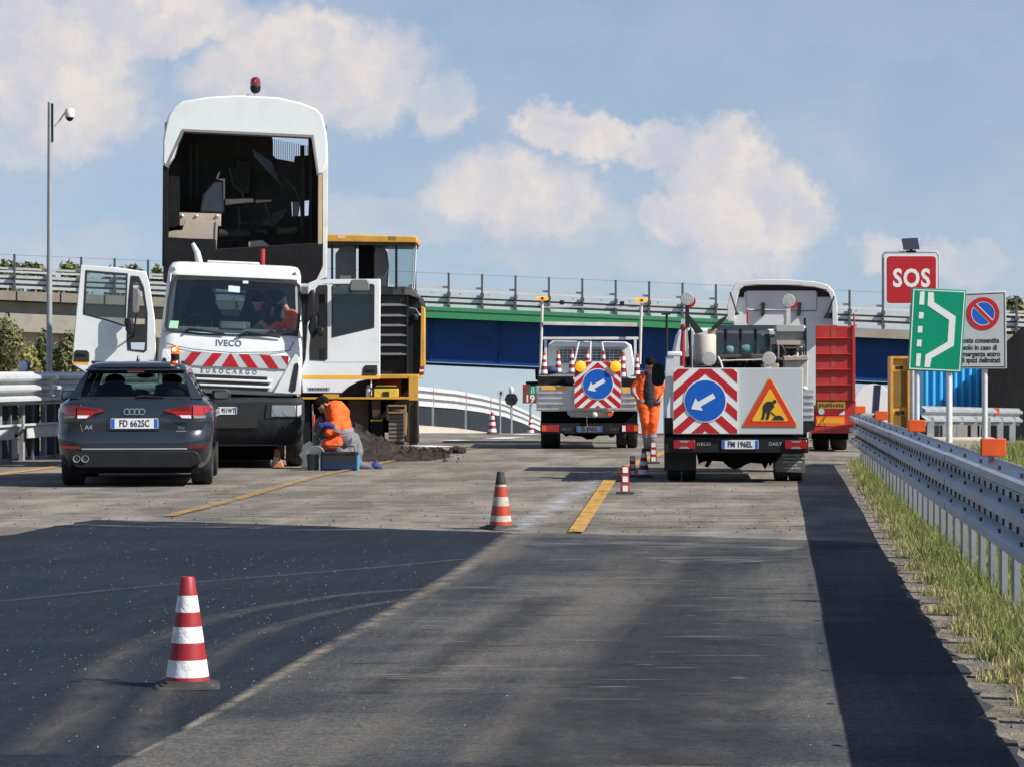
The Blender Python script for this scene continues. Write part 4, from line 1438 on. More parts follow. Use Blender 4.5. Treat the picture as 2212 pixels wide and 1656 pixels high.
# lay-by guardrail
S7 = 52.0
lr = thing('layby_guardrail', 'short weathered white guardrail below the blue cabin in the lay-by', 'guardrail', (at(2090, 0, S7).x, S7, 0))
XF = Matrix.Translation(-lr.location)
A, B = at(1990, 905, 50), at(2196, 905, 58)
dirv = (Vector((B.x, B.y, 0)) - Vector((A.x, A.y, 0))).normalized()
sd = Vector((dirv.y, -dirv.x, 0))
mid = (A + B) / 2
for (P_, Q_) in ((A, mid), (mid, B)):
    rail_beam((P_.x, P_.y), (Q_.x + .05, Q_.y), rail_profile(2, .34, .07), lzz(917, P_.y), lzz(917, Q_.y), sd, .006).build('rail', STEEL_DULL, lr)
for i in range(7):
    P_ = A + (B - A) * (i + .3) / 7
    MB().box(P_.x + .02, P_.x + .14, P_.y, P_.y + .08, -.5, lzz(900, P_.y)).build('post', STEEL_DULL, lr)
Pd = at(2143, 888, 56)
MB().box(Pd.x - .085, Pd.x + .085, Pd.y - .3, Pd.y - .25, Pd.z - .07, Pd.z + .07).build('delineator', ORANGE, lr)
XF = None
cl = thing('concrete_block', 'pale concrete block on the grass below the lay-by guardrail', 'block', (at(2060, 0, 50).x, 50, -.05))
MB().box(-.62, .75, 0, .5, -.1, .30).build('block', CONCRETE2, cl, bevel=.05)

# black covered embankment at the right
mb = MB()
rings = []
M_BLACKNET = mat('black_geotextile', (.008, .0085, .010), .85, var=.5, vscale=1.5, spec=.15, dirt_or_shade=(.028, .028, .026), damt=.4, dscale=1.2, bump=.8, bscale=5, stretch=(1, 1, .3))
for (t, Y) in ((0, 60), (1, 72), (2, 90), (3, 120)):
    a, b, c_, d_ = at(2118, 930, Y), at(2142, 800, Y), at(2186, 738, Y), at(2225, 705, Y)
    sc = 1 + 0 * t
    ring = [Vector((a.x + .9 * t, Y, -1.5)), Vector((a.x + .9 * t, Y, a.z)), Vector((b.x + .9 * t, Y + .4, b.z)), Vector((c_.x + .9 * t, Y + .8, c_.z)), Vector((d_.x + .9 * t, Y + 1, d_.z)), Vector((d_.x + 8, Y + 1, d_.z + .8)), Vector((d_.x + 30, Y + 1, d_.z + 1)), Vector((d_.x + 30, Y, -1.5))]
    rings.append(ring)
mb.loft(rings)
tag(mb.build('embankment', M_BLACKNET, smooth=True, ang=60), kind='structure')

# ------------------------------------------------------------------ far signs beyond the crest
S8 = 100.0
def far_sign(name, label, x, zb_=None):
    return thing(name, label, 'sign', (at(x, 0, S8).x, S8, gz(S8)))
k8 = S8 / F
b8 = gz(S8)
f1 = far_sign('distance_sign', 'brown kilometre sign with green motorway symbol and the number 19', 1142)
l8 = lambda x, y: ((x - 1142) * k8, lzz(y, S8) - b8)
a_, b_ = l8(1127, 872), l8(1160, 828)
p = MB().box(a_[0], b_[0], 0, .04, a_[1], b_[1]).build('panel', SIGNWHITE, f1)
MB().box(a_[0] + .03, b_[0] - .03, -.004, 0, a_[1] + .03, b_[1] - .03).build('brown_face', SIGNBROWN, p)
a_, b_ = l8(1143, 851), l8(1158, 833)
MB().box(a_[0], b_[0], -.008, -.0045, a_[1], b_[1]).build('green_square', SIGNGREEN, p)
m_ = MB(); cx8, cz8 = (a_[0] + b_[0]) / 2, (a_[1] + b_[1]) / 2
for sgn in (-1, 1):
    m_.prism([(cx8 + sgn * .03, cz8 - .12), (cx8 + sgn * .06, cz8 - .12), (cx8 + sgn * .035, cz8 + .12), (cx8 + sgn * .015, cz8 + .12)], -.011, -.0085)
m_.build('motorway_symbol', SIGNWHITE, p)
cc8 = l8(1144, 861)
text(p, '19', .36, (cc8[0], -.006, cc8[1]), SIGNWHITE, bold=.01)
MB().tube(((1146 - 1142) * k8, .07, -.3), ((1146 - 1142) * k8, .07, l8(0, 835)[1]), .05).build('pole', STEEL_DULL, f1)
f2 = far_sign('round_sign_back', 'dark back of an eight-sided sign with a cream lamp on top, beyond the curving guardrail', 1104)
l8 = lambda x, y: ((x - 1104) * k8, lzz(y, S8) - b8)
c8 = l8(1104, 862)
MB().disc(c8, .24, 0, .04, 8).build('panel', DARK, f2)
MB().tube((0, .07, -.4), (0, .07, c8[1] + .2), .035).build('pole', STEEL_DULL, f2)
MB().ball((0, .02, l8(0, 843)[1]), .09, .09, .15).tube((0, .02, c8[1] + .2), (0, .02, l8(0, 845)[1]), .03).build('lamp', OFFWHITE, f2)
f3 = far_sign('small_white_sign', 'tiny white sign with a dark arrow left of the dark sign back', 1080)
l8 = lambda x, y: ((x - 1080) * k8, lzz(y, S8) - b8)
a_, b_ = l8(1073, 856), l8(1088, 842)
p = MB().box(a_[0], b_[0], 0, .03, a_[1], b_[1]).build('panel', SIGNGREY, f3)
MB().prism([(.0, a_[1] + .03), (.05, a_[1] + .03), (.05, a_[1] + .11), (.09, a_[1] + .11), (.025, a_[1] + .2), (-.04, a_[1] + .11), (.0, a_[1] + .11)], -.004, -.0005).build('dark_arrow', SIGNBLACK, p)
MB().tube((0, .05, -.4), (0, .05, b_[1]), .03).build('pole', STEEL_DULL, f3)

# ------------------------------------------------------------------ cones on the road
def road_cone(px, py, hpx, label, bands, yaw=0, r0=None, r1=None, group='traffic cones on the road'):
    p = gnd(px, py)
    for _ in range(6):
        Y = (HC - gz(p.y)) * F / (py - YH)
        p = Vector(((px - CX) * Y / F, Y, gz(Y)))
    h = hpx * p.y / F
    t = thing('traffic_cone', label, 'traffic cone', p + Vector((0, 0, .006)), yaw, group)
    cone_parts(t, h, bands, r0, r1)
    return t


road_cone(405, 1484, 237, 'red and white cone on black rubber base, largest and nearest, on the fresh dark asphalt', RW, .12)
road_cone(1081, 1142, 123, 'worn orange cone with black tip standing at the corner of the fresh asphalt', [(0, .07, CONEORANGE), (.07, .18, CONECREAM), (.18, .36, CONEORANGE), (.36, .53, CONECREAM), (.53, .72, CONEORANGE), (.72, .76, CONECREAM), (.76, 1, CONEBASE)], .5)
road_cone(1063, 937, 47, 'small far cone standing alone near the crest left of the distant tipper', RW, .3)
road_cone(1146, 929, 39, 'farthest cone, at the crest beside the left wheel of the distant tipper', RW, .6)
road_cone(1390, 1030, 62, 'shaded cone behind the walking man, at the left rear of the sign-board truck', RW, .2)

BLOCKFRAME = mat('lane_divider_red', (.36, .03, .03), .5, dirt_or_shade=(.12, .05, .04), damt=.4)
def divider(px, py, hpx, n, label):
    p = gnd(px, py)
    h = hpx * p.y / F
    t = thing('lane_divider', label, 'lane divider', p + Vector((0, 0, .005)), random.uniform(-.1, .1), 'red and white block lane dividers')
    w = h / n * .40
    MB().prism([(-w * 1.25, 0), (w * 1.25, 0), (w * .95, h), (-w * .95, h)], 0, .03).build('frame', BLOCKFRAME, t, bevel=.004)
    MB().box(-w * 2.2, w * 2.2, -.09, .12, 0, .018).build('base', CONEBASE, t)
    for i in range(n):
        z0 = h * (i + .16) / n + .01; z1 = h * (i + .86) / n
        MB().prism(rpoly(-w * .72, w * .72, z0, z1, .008, 3), -.008, -.0005).build('white_block', SIGNWHITE, t)
    return t
divider(1350, 1066, 60, 3, 'upright red divider with white blocks, nearest, left of the sign-board truck')
divider(1366, 1029, 44, 3, 'upright red divider with white blocks just behind the nearest one')
divider(1411, 1000, 46, 3, 'red divider with white blocks partly hidden by the left rear tyres of the sign-board truck')

# ================================================================== dark estate car
def build_car():
    P0 = gnd(290, 1052)
    car = thing('estate_car', 'dark slate-blue estate car seen from behind, in front of the white truck', 'car', P0, R(4.8))
    car.scale = (1.045, 1, 1.01)
    Z = Zm(795, 1502, .002135)
    # lower body: plan outlines stacked upwards
    lv = [(.23, .16, .80, 4.50, .30), (.30, .06, .86, 4.62, .32), (.40, .02, .895, 4.70, .34), (.56, .0, .915, 4.74, .34), (.655, .02, .925, 4.72, .34),
          (.70, .055, .928, 4.70, .33), (.80, .05, .925, 4.66, .32), (.90, .055, .918, 4.58, .31), (.98, .085, .90, 4.4, .30), (1.03, .12, .868, 4.2, .29), (1.07, .17, .82, 4.05, .27), (1.095, .215, .765, 4.0, .25)]
    rings = [rrect(hw, y0, y1, r, z_, 9, .5) for (z_, y0, hw, y1, r) in lv]
    body = MB().loft(rings).build('body', CAR, car, ang=28)
    # roof
    rr = [(1.405, .50, .60, 3.35, .18), (1.43, .44, .598, 3.3, .18), (1.47, .42, .58, 3.2, .2), (1.505, .47, .545, 3.1, .2), (1.53, .60, .48, 2.95, .2), (1.543, .85, .36, 2.7, .2)]
    MB().loft([rrect(hw, y0, y1, r, z_, 8) for (z_, y0, hw, y1, r) in rr]).build('roof', CAR, car, ang=50)
    for s in (-1, 1):
        # rear pillars, centre pillars, windscreen pillars
        MB().loft([[(s * .665, .205, 1.085), (s * .80, .30, 1.085), (s * .765, .95, 1.085), (s * .66, .9, 1.085)],
                   [(s * .557, .53, 1.42), (s * .592, .56, 1.42), (s * .592, 1.0, 1.42), (s * .557, 1.0, 1.42)]]).build('rear_pillar', CAR, car)
        MB().loft([[(s * .70, 2.2, 1.085), (s * .77, 2.2, 1.085), (s * .77, 2.36, 1.085), (s * .70, 2.36, 1.085)],
                   [(s * .55, 2.15, 1.42), (s * .585, 2.15, 1.42), (s * .585, 2.28, 1.42), (s * .55, 2.28, 1.42)]]).build('centre_pillar', CAR, car)
        MB().loft([[(s * .68, 3.9, 1.085), (s * .76, 3.9, 1.085), (s * .76, 4.0, 1.085), (s * .68, 4.0, 1.085)],
                   [(s * .54, 3.15, 1.42), (s * .585, 3.15, 1.42), (s * .585, 3.25, 1.42), (s * .54, 3.25, 1.42)]]).build('front_pillar', CAR, car)
        MB().loft([[(s * .755, .95, 1.085), (s * .762, .95, 1.085), (s * .752, 3.9, 1.085), (s * .745, 3.9, 1.085)],
                   [(s * .588, 1.0, 1.41), (s * .594, 1.0, 1.41), (s * .588, 3.2, 1.41), (s * .582, 3.2, 1.41)]]).build('side_window', CARGLASS, car)
        MB().box(s * .54 - .016, s * .54 + .016, .8, 2.9, 1.515, 1.55).build('roof_rail', BLACK, car, bevel=.01)
    # hatch glass, slightly bowed
    rows = []
    for k in range(5):
        t = k / 4
        zz, yy, hw = 1.078 + .335 * t, .222 + .30 * t ** 1.15, .672 + (.565 - .672) * t
        rows.append([(hw * u, yy - .035 * (1 - u * u), zz) for u in np.linspace(-1, 1, 9)])
    rows2 = [[(x, y + .008, z_) for x, y, z_ in r] for r in rows]
    g = MB()
    g.loft([a + b[::-1] for a, b in zip(rows, rows2)])
    hg = g.build('rear_window', CARGLASS, car)
    for (a_, b_) in ((0, .09), (.93, 1.0)):
        m = MB()
        r_ = []
        for t in (a_, b_):
            zz, yy, hw = 1.078 + .335 * t, .222 + .30 * t ** 1.15, .680 + (.572 - .680) * t
            r_.append([(hw * u, yy - .035 * (1 - u * u) - .004, zz) for u in np.linspace(-1, 1, 9)])
        m.loft(r_, closed=False); m.build('black_edge', BLACK, hg)
    MB().path([(.02, .19, 1.105), (.10, .185, 1.115), (.34, .195, 1.098)], [.016, .013, .008], 8).build('rear_wiper', BLACK, hg)
    MB().box(-.60, .60, .38, .52, 1.425, 1.447).build('spoiler_lip', CAR, car, bevel=.01)
    MB().box(-.10, .10, .36, .385, 1.405, 1.423).build('high_brake_lamp', TAILDARK, car)
    MB().lathe([(.028, 0), (.02, .03), (.008, .075), (.002, .08)], (0, .95, 1.535), 10).build('roof_antenna', CAR, car)
    MB().box(-.62, .62, 3.6, 4.15, 1.05, 1.12).build('dashboard', SEAT, car, bevel=.03)
    W = MB(); W.loft([[(-.66, 3.92, 1.08), (.66, 3.92, 1.08), (.66, 3.93, 1.08), (-.66, 3.93, 1.08)], [(-.545, 3.2, 1.42), (.545, 3.2, 1.42), (.545, 3.21, 1.42), (-.545, 3.21, 1.42)]])
    W.build('windscreen', GLASS, car)
    for x in (-.36, .36):
        s_ = MB().loft([rrect(.24, 2.35, 2.48, .05, 1.0, 4), rrect(.21, 2.38, 2.48, .05, 1.24, 4), rrect(.10, 2.40, 2.47, .03, 1.27, 4)]).build('front_seat', SEAT, car)
        MB().ball((x, 2.43, 1.30), .13, .06, .085).build('head_rest', SEAT, s_)
        for v in s_.data.vertices: v.co.x += x
    for x in (-.42, 0, .42):
        MB().ball((x, 1.38, 1.135), .13, .06, .06).build('rear_head_rest', SEAT, car)
    MB().box(-.65, .65, 1.3, 1.45, .98, 1.11).build('rear_bench', SEAT, car, bevel=.03)
    MB().ball((-.02, 3.25, 1.36), .11, .03, .035).build('inner_mirror', BLACK, car)
    # hatch lines, bumper, lamps
    zp = lambda a, b: (Z.x(a), Z.z(b))
    line = [(-.64, 1.02), (-.645, .80), (-.62, .70), (-.57, .652), (-.45, .64), (.45, .64), (.57, .652), (.62, .70), (.645, .80), (.64, 1.02)]
    MB().path([(x, .045 + (.0 if abs(x) < .6 else .012) - (.0 if z_ < .9 else -.05), z_) for x, z_ in line], .0065, 6).build('hatch_gap', SIGNBLACK, car)
    def lamp(s):
        o = MB()
        outer = [(s * .935, .845), (s * .93, .925), (s * .90, 1.0), (s * .68, 1.005), (s * .685, .84), (s * .90, .815)]
        def yat(x): return .045 + max(0, abs(x) - .60) ** 2 * 2.6
        def slab(pts, d, th):
            v = [(x, yat(x) - d, z_) for x, z_ in pts] + [(x, yat(x) + th, z_) for x, z_ in pts]
            n = len(pts)
            f = [tuple(range(n)), tuple(range(n, 2 * n))[::-1]] + [(i, i + n, (i + 1) % n + n, (i + 1) % n) for i in range(n)]
            if s > 0: f = [q[::-1] for q in f]
            return v, f
        wing = [(s * .675, 1.0), (s * .62, .995), (s * .37, .955), (s * .36, .935), (s * .47, .905), (s * .54, .845), (s * .675, .84)]
        # outer part follows the rounded corner
        rows = []
        for x, zlo, zhi in ((.69, .845, 1.005), (.76, .838, 1.005), (.82, .83, 1.0), (.87, .83, .99), (.905, .84, .97), (.925, .86, .945)):
            y = {.69: .055, .76: .095, .82: .155, .87: .235, .905: .33, .925: .42}[x]
            rows.append([(s * x, y - .012, zlo), (s * x, y - .02, (zlo + zhi) / 2), (s * x, y + .0, zhi), (s * x, y + .06, zhi), (s * x, y + .06, zlo)])
        if s < 0: rows = [r[::-1] for r in rows]
        o.loft(rows)
        t = o.build('tail_lamp', TAILRED, car)
        m = MB(); v, f = slab(wing, .03, .03); m.add(v, f); m.build('tail_lamp_wing', TAILRED, t)
        m = MB(); m.prism([(s * .56, .852), (s * .668, .848), (s * .668, .885), (s * .53, .885)], .004, .014); m.build('reverse_lens', LENSCLEAR, t)
        m = MB(); v, f = slab([(s * .66, .995), (s * .62, .99), (s * .42, .955), (s * .42, .94), (s * .66, .95)], .034, -.028); m.add(v, f); m.build('dark_strip', TAILDARK, t)
        rows = []
        for x, y in ((.70, .03), (.76, .065), (.82, .125), (.88, .235)):
            rows.append([(s * x, y, .848), (s * x, y - .004, .875), (s * x, y + .01, .88), (s * x, y + .01, .846)])
        if s < 0: rows = [r[::-1] for r in rows]
        MB().loft(rows).build('lower_lens', LENSGREY, t)
    lamp(-1); lamp(1)
    for s in (-1, 1):
        MB().prism([(s * .62, .475), (s * .86, .485), (s * .86, .515), (s * .64, .505)][::1], -.004 + .02, .10).build('bumper_reflector', TAILDARK, car)
    MB().prism([(-.78, .30), (-.66, .245), (.66, .245), (.78, .30), (.76, .42), (.70, .452), (-.70, .452), (-.76, .42)], -.008, .10).build('lower_valance', BLACK, car, bevel=.012)
    MB().box(-.62, .62, -.014, .05, .462, .480).build('valance_trim', CHROME if False else STEEL_DULL, car, bevel=.004)
    MB().box(-.75, .75, .1, 4.5, .17, .26).build('underfloor', UNDER, car)
    for x in (-.675, -.575):
        e = MB().lathe([(.036, -.03), (.043, -.032), (.043, .12), (.036, .12)], (x, 0, .355), 18, 'y', caps=False).build('exhaust_tip', STEEL_DULL, car)
        MB().lathe([(.001, -.02), (.0365, -.022), (.0365, .05), (.001, .05)], (x, 0, .355), 18, 'y').build('exhaust_bore', SIGNBLACK, e)
    plate(car, 0, .785, .56, .125, .036, 'FD 662SC', .92)
    MB().prism(rpoly(-.31, .31, .70, .865, .03, 4), .036, .08).build('plate_recess', CAR, car)
    em = MB()
    for i in range(4):
        c = (-.087 + i * .058, .93)
        em.lathe([(.030, -.006), (.040, -.006), (.040, .006), (.030, .006), (.030, -.006)], (c[0], .038, c[1]), 20, 'y', caps=False)
    em.build('four_ring_badge', CHROME, car)
    text(car, 'A4', .075, (-.54, .042, .735), CHROME, bold=.002)
    text(car, 'TDI', .05, (.55, .042, .725), CHROME)
    MB().box(.49, .61, .036, .040, .683, .695).build('badge_line', CHROME, car)
    for s in (-1, 1):
        for y in (.98, 3.85):
            wheel(car, s * .775, y, .345, .26, SILVER)
        m = MB().loft([[(s * .86, 2.9 + dy * .3, 1.03 - dy * .1) for dy in (0,)] * 0 or rrect(.11, 2.92, 3.1, .05, 1.04, 4), rrect(.125, 2.9, 3.12, .06, 1.10, 4), rrect(.11, 2.92, 3.1, .05, 1.17, 4), rrect(.05, 2.97, 3.05, .02, 1.185, 4)])
        m.v = [(x + s * .965, y, z_) for x, y, z_ in m.v]
        mo = m.build('door_mirror', CAR if s < 0 else CAR, car)
        MB().prism(rpoly(s * .965 - .085, s * .965 + .085, 1.065, 1.15, .03, 4), 2.893, 2.902).build('mirror_glass', mat('dark_mirror', (.05, .055, .06), .1, coat=1.0), mo)
        MB().box(min(s * .76, s * .88), max(s * .76, s * .88), 2.98, 3.06, 1.05, 1.08).build('mirror_arm', BLACK, mo)
    return car


car = build_car()
# magnetic beacon on the car roof
bp = gnd(290, 1052)
bc2 = thing('roof_beacon', 'lit orange warning beacon standing on the dark car roof', 'beacon', bp + Vector((.415, .75, 1.515)))
MB().lathe([(.062, 0), (.068, .01), (.06, .05), (.05, .06)], n=18).build('base', DARKRED, bc2)
MB().lathe([(.048, .055), (.055, .07), (.055, .13), (.05, .135)], n=18).build('dark_housing', BLACK, bc2)
MB().lathe([(.052, .136), (.056, .15), (.055, .225), (.045, .24), (.01, .242)], n=18).build('lens', REDORANGELIT, bc2)
MB().ball((-.005, -.052, .19), .022, .012, .022).build('bulb', AMBERCORE, bc2)
MB().ball((.0, -.062, .028), .03, .012, .014).build('tail_light', REDORANGELIT, bc2)


# ================================================================== white tanker-sweeper truck (facing the camera)
def build_truck():
    global XF
    P0 = Vector(((573 / 1.1578 * 1.0 - CX) * 41.4 / F, 41.4, 0))
    P0.x = (494.5 - CX) * 41.4 / F
    tr = thing('white_works_truck', 'white works truck facing the camera with both cab doors open and its body tipped up', 'truck', P0, R(4.5))
    Z = Zm(510, 1416, .002215)
    roll = Matrix.Translation((0, 0, 1.0)) @ Matrix.Rotation(R(2.3), 4, 'Y') @ Matrix.Translation((0, 0, -1.0))
    XF = roll
    # cab shell
    lv = [(1.10, .03, 1.05), (1.16, -.02, 1.065), (1.40, -.05, 1.07), (1.62, -.035, 1.065), (1.80, .0, 1.06), (1.95, .03, 1.05), (1.99, .05, 1.04)]
    cab = MB().loft([rrect(hw, y0, 1.75, .22, z_, 8, .06) for z_, y0, hw in lv]).build('cab_shell', WHITE, tr, ang=30)
    MB().loft([rrect(hw, y0, 1.72, .16, z_, 8, .06) for z_, y0, hw in ((2.83, .245, .985), (2.87, .25, .99), (2.97, .33, .965), (3.02, .42, .93), (3.04, .55, .86))]).build('cab_roof', WHITE, tr, ang=45)
    MB().box(-.42, .36, .55, 1.2, 3.04, 3.075).build('roof_hatch', WHITE, tr, bevel=.015)
    for s in (-1, 1):
        MB().loft([[(s * .985, .04, 1.98), (s * 1.045, .10, 1.98), (s * 1.045, .22, 1.98), (s * .985, .2, 1.98)], [(s * .93, .25, 2.85), (s * .985, .30, 2.85), (s * .985, .42, 2.85), (s * .93, .4, 2.85)]]).build('front_pillar', WHITE, tr, bevel=.015)
        MB().loft([[(s * .96, 1.55, 1.98), (s * 1.05, 1.55, 1.98), (s * 1.05, 1.74, 1.98), (s * .96, 1.74, 1.98)], [(s * .90, 1.52, 2.85), (s * .985, 1.52, 2.85), (s * .985, 1.71, 2.85), (s * .90, 1.71, 2.85)]]).build('rear_pillar', WHITE, tr)
        # corner air deflector with dark slot
        q = Z.p([(800, 905), (905, 690), (935, 640), (962, 640), (985, 905)]) if s > 0 else [(-x, z_) for x, z_ in Z.p([(800, 905), (905, 690), (935, 640), (962, 640), (985, 905)])]
        d = MB().prism(q, -.065, .03).build('corner_deflector', WHITE, tr, bevel=.012)
        q = Z.p([(905, 880), (935, 705), (955, 695), (965, 720), (950, 880), (930, 893)])
        if s < 0: q = [(-x, z_) for x, z_ in q]
        MB().prism(q, -.072, -.0655).build('dark_slot', SIGNBLACK, d)
        MB().ball((s * .90, .275, 2.92), .04, .02, .022).build('clearance_lamp', LENSGREY, tr)
    # windscreen with black border
    sh = .245
    z0 = 1.985
    wo = Z.p([(62, 470), (85, 505), (300, 528), (510, 535), (720, 535), (935, 530), (958, 500), (968, 300), (955, 195), (930, 172), (510, 148), (120, 143), (92, 160), (70, 300)])
    wo = [(x, max(z_ + x * math.sin(R(2.3)), 0)) for x, z_ in wo]
    cxw = sum(p[0] for p in wo) / len(wo); czw = sum(p[1] for p in wo) / len(wo)
    wi = [(cxw + (x - cxw) * .955, czw + (z_ - czw) * .93) for x, z_ in wo]
    ws = MB().prism(wi, .035, .045, shear=sh, z0=z0).build('windscreen', WINDSCREEN, tr)
    MB().prism(wo, .028, .05, [wi], shear=sh, z0=z0).build('black_seal', SIGNBLACK, ws)
    MB().prism([(-.93, 2.03), (-.80, 2.03), (-.785, 2.14), (-.915, 2.14)], .026, .034, shear=sh, z0=z0).build('green_sticker', mat('mint_sticker', (.35, .62, .45), .6), ws)
    MB().prism([(-.08, 2.61), (.09, 2.60), (.09, 2.69), (-.08, 2.70)], .026, .034, shear=sh, z0=z0).build('pale_sticker', mat('pale_blue_sticker', (.55, .68, .68), .6), ws)
    MB().prism([(.13, 2.74), (.21, 2.74), (.21, 2.78), (.13, 2.78)], .026, .034, shear=sh, z0=z0).build('pale_sticker', mat('pale_blue_sticker', (.55, .68, .68), .6), ws)
    for (a, b, c) in (((-.68, 1.985), (-.62, 2.03), (-.1, 1.975)), ((.10, 1.95), (.22, 2.01), (.72, 1.955))):
        MB().path([(a[0], -.0, a[1]), (b[0], -.005, b[1]), (c[0], .0, c[1])], [.022, .02, .01], 8).build('wiper', BLACK, tr)
    # interior
    MB().box(-1.0, 1.0, .30, .62, 1.985, 2.07).build('dashboard', INTERIOR, tr, bevel=.03)
    MB().loft([rrect(.20, .28, .6, .05, 2.07, 4), rrect(.19, .30, .6, .05, 2.17, 4)]).build('instrument_hood', INTERIOR, tr)
    rw = [(-.95, 1.99), (.95, 1.99), (.95, 2.84), (-.95, 2.84)]
    MB().prism(rw, 1.60, 1.66, [[(-.36, 2.28), (.32, 2.28), (.32, 2.68), (-.36, 2.68)]]).build('rear_wall', INTERIOR, tr)
    MB().box(-.36, .32, 1.62, 1.63, 2.28, 2.68).build('rear_window', SMOKED, tr)
    for x, w_ in ((-.50, .30), (.28, .20), (.62, .26)):
        s_ = MB().loft([[(x + u * w_ * k_, y, z_) for u, y in ((-1, 1.15), (1, 1.15), (1, 1.32), (-1, 1.32))] for k_, z_ in ((1, 2.0), (.98, 2.3), (.72, 2.45), (.55, 2.62), (.48, 2.68))]).build('seat', SEAT, tr, bevel=.04)
    sw = MB()
    pts = [(-.52 + .21 * math.cos(a_), .62 + .10 * math.sin(a_), 2.11 + .16 * math.sin(a_)) for a_ in np.linspace(0, 2 * math.pi, 25)]
    sw.path(pts, .016, 6).path([(-.52, .62, 2.11), (-.52, .45, 1.98)], .03, 6).box(-.72, -.32, .61, .63, 2.10, 2.125)
    sw.build('steering_wheel', SIGNBLACK, tr)
    MB().box(-.12, .26, .34, .38, 2.07, 2.17).build('dash_screen', INTERIOR, tr, bevel=.015)
    MB().box(.45, .60, 1.56, 1.59, 2.50, 2.62).build('notice_board', BEIGE, tr)
    # front markings
    x0, x1 = Z.x(128), Z.x(902)
    zt, zb = 1.688, 1.495
    wp = MB().prism([(x0, zb), (x1 - .05, zb), (x1, zt), (x0, zt)], -.068, -.045).build('white_marking_strip', SIGNGREY, tr)
    wstep = .31
    for i in (-3, -2, -1):
        a_ = i * wstep
        c_ = clip_poly([(a_ - .10, zb), (a_ + .045, zb), (a_ + .19, zt), (a_ + .045, zt)], x0, x1, zb, zt)
        if c_: MB().prism(c_, -.072, -.068).build('red_stripe', SIGNRED, wp)
    for i in (1, 2, 3):
        a_ = i * wstep
        c_ = clip_poly([(a_ + .10, zb), (a_ - .045, zb), (a_ - .19, zt), (a_ - .045, zt)], x0, x1 - .02, zb, zt)
        if c_: MB().prism(c_, -.072, -.068).build('red_stripe', SIGNRED, wp)
    MB().prism([(-.13, zb), (.13, zb), (.01, zt), (-.01, zt)], -.072, -.068).build('red_stripe', SIGNRED, wp)
    MB().path([(-.95, -.02, 1.80), (-.6, -.038, 1.735), (0, -.046, 1.705), (.6, -.035, 1.735), (.86, -.02, 1.77), (.92, .02, 1.9)], .006, 6).build('panel_gap', DARK, tr)
    text(tr, 'IVECO', .125, (-.04, .0045, 1.838), mat('grey_lettering', (.10, .12, .17), .5), bold=.004, sx=1.0, sp=1.1, ext=.002, rot=(78.7, 0, 0))
    text(tr, 'EUROCARGO', .085, (-.02, -.0505, 1.425), mat('grey_lettering', (.10, .12, .17), .5), bold=.002, sp=1.9, ext=.0015, rot=(86.1, 0, 0))
    for zc, h_, w_ in ((1.345, .032, .55), (1.255, .04, .57), (1.185, .02, .56)):
        MB().prism(rpoly(-w_, w_, zc - h_ / 2 - .018, zc + h_ / 2 + .01, .012, 3), -.058, -.03).build('grille_slot', SIGNBLACK, tr)
    for zc in (1.302, 1.218):
        MB().box(-.60, .62, -.075, -.04, zc - .017, zc + .017).build('grille_bar', WHITE, tr, bevel=.01)
    MB().box(-1.0, 1.0, .05, 1.7, .98, 1.12).build('cab_floor', UNDER, tr)
    # open doors, seen square on (they swing out from the front pillars)
    def door(s):
        if s > 0:
            D = Z.p
            outer = D([(1035, 182), (1090, 160), (1200, 154), (1522, 152), (1520, 800), (1515, 824), (1430, 826), (1370, 840), (1310, 872), (1262, 915), (1000, 915), (992, 760), (1018, 690), (1030, 500)])
            win = D([(1196, 200), (1208, 188), (1470, 188), (1482, 200), (1480, 478), (1196, 545)])
            vent = D([(1092, 212), (1105, 198), (1158, 195), (1164, 205), (1164, 690), (1152, 700), (1050, 695), (1048, 620), (1060, 500), (1075, 330)])
            stripe = D([(1000, 797), (1515, 797), (1515, 821), (1000, 821)])
            handle = D([(1405, 745), (1420, 730), (1500, 730), (1502, 790), (1490, 797), (1400, 797)])
            y0 = .10
        else:
            zz = lambda a_, b_: ((a_ * .4227 - 573) / 169, 0 + (1170 - 580 - b_ * .4227) / 169)
            D = lambda pts: [zz(*p_) for p_ in pts]
            outer = D([(485, 197), (700, 212), (865, 236), (885, 300), (915, 500), (925, 640), (918, 860), (560, 860), (432, 782), (445, 600), (462, 420)])
            win = D([(512, 230), (755, 250), (745, 560), (640, 525), (498, 488)])
            vent = D([(778, 262), (822, 268), (850, 330), (872, 480), (868, 700), (858, 712), (760, 700), (755, 640), (765, 400)])
            stripe = D([(432, 760), (530, 765), (530, 786), (440, 780)])
            handle = D([(445, 712), (455, 700), (520, 702), (533, 715), (533, 768), (443, 766)])
            y0 = .12
        d = MB().prism(outer, y0, y0 + .07, [win, vent]).build('open_door', WHITE, tr, bevel=.012)
        def shrink(p_, f_):
            a_, b_ = sum(q[0] for q in p_) / len(p_), sum(q[1] for q in p_) / len(p_)
            return [(a_ + (x - a_) * f_, b_ + (z_ - b_) * f_) for x, z_ in p_]
        MB().prism(win, y0 - .006, y0 + .072, [shrink(win, .94)]).build('window_seal', SIGNBLACK, d)
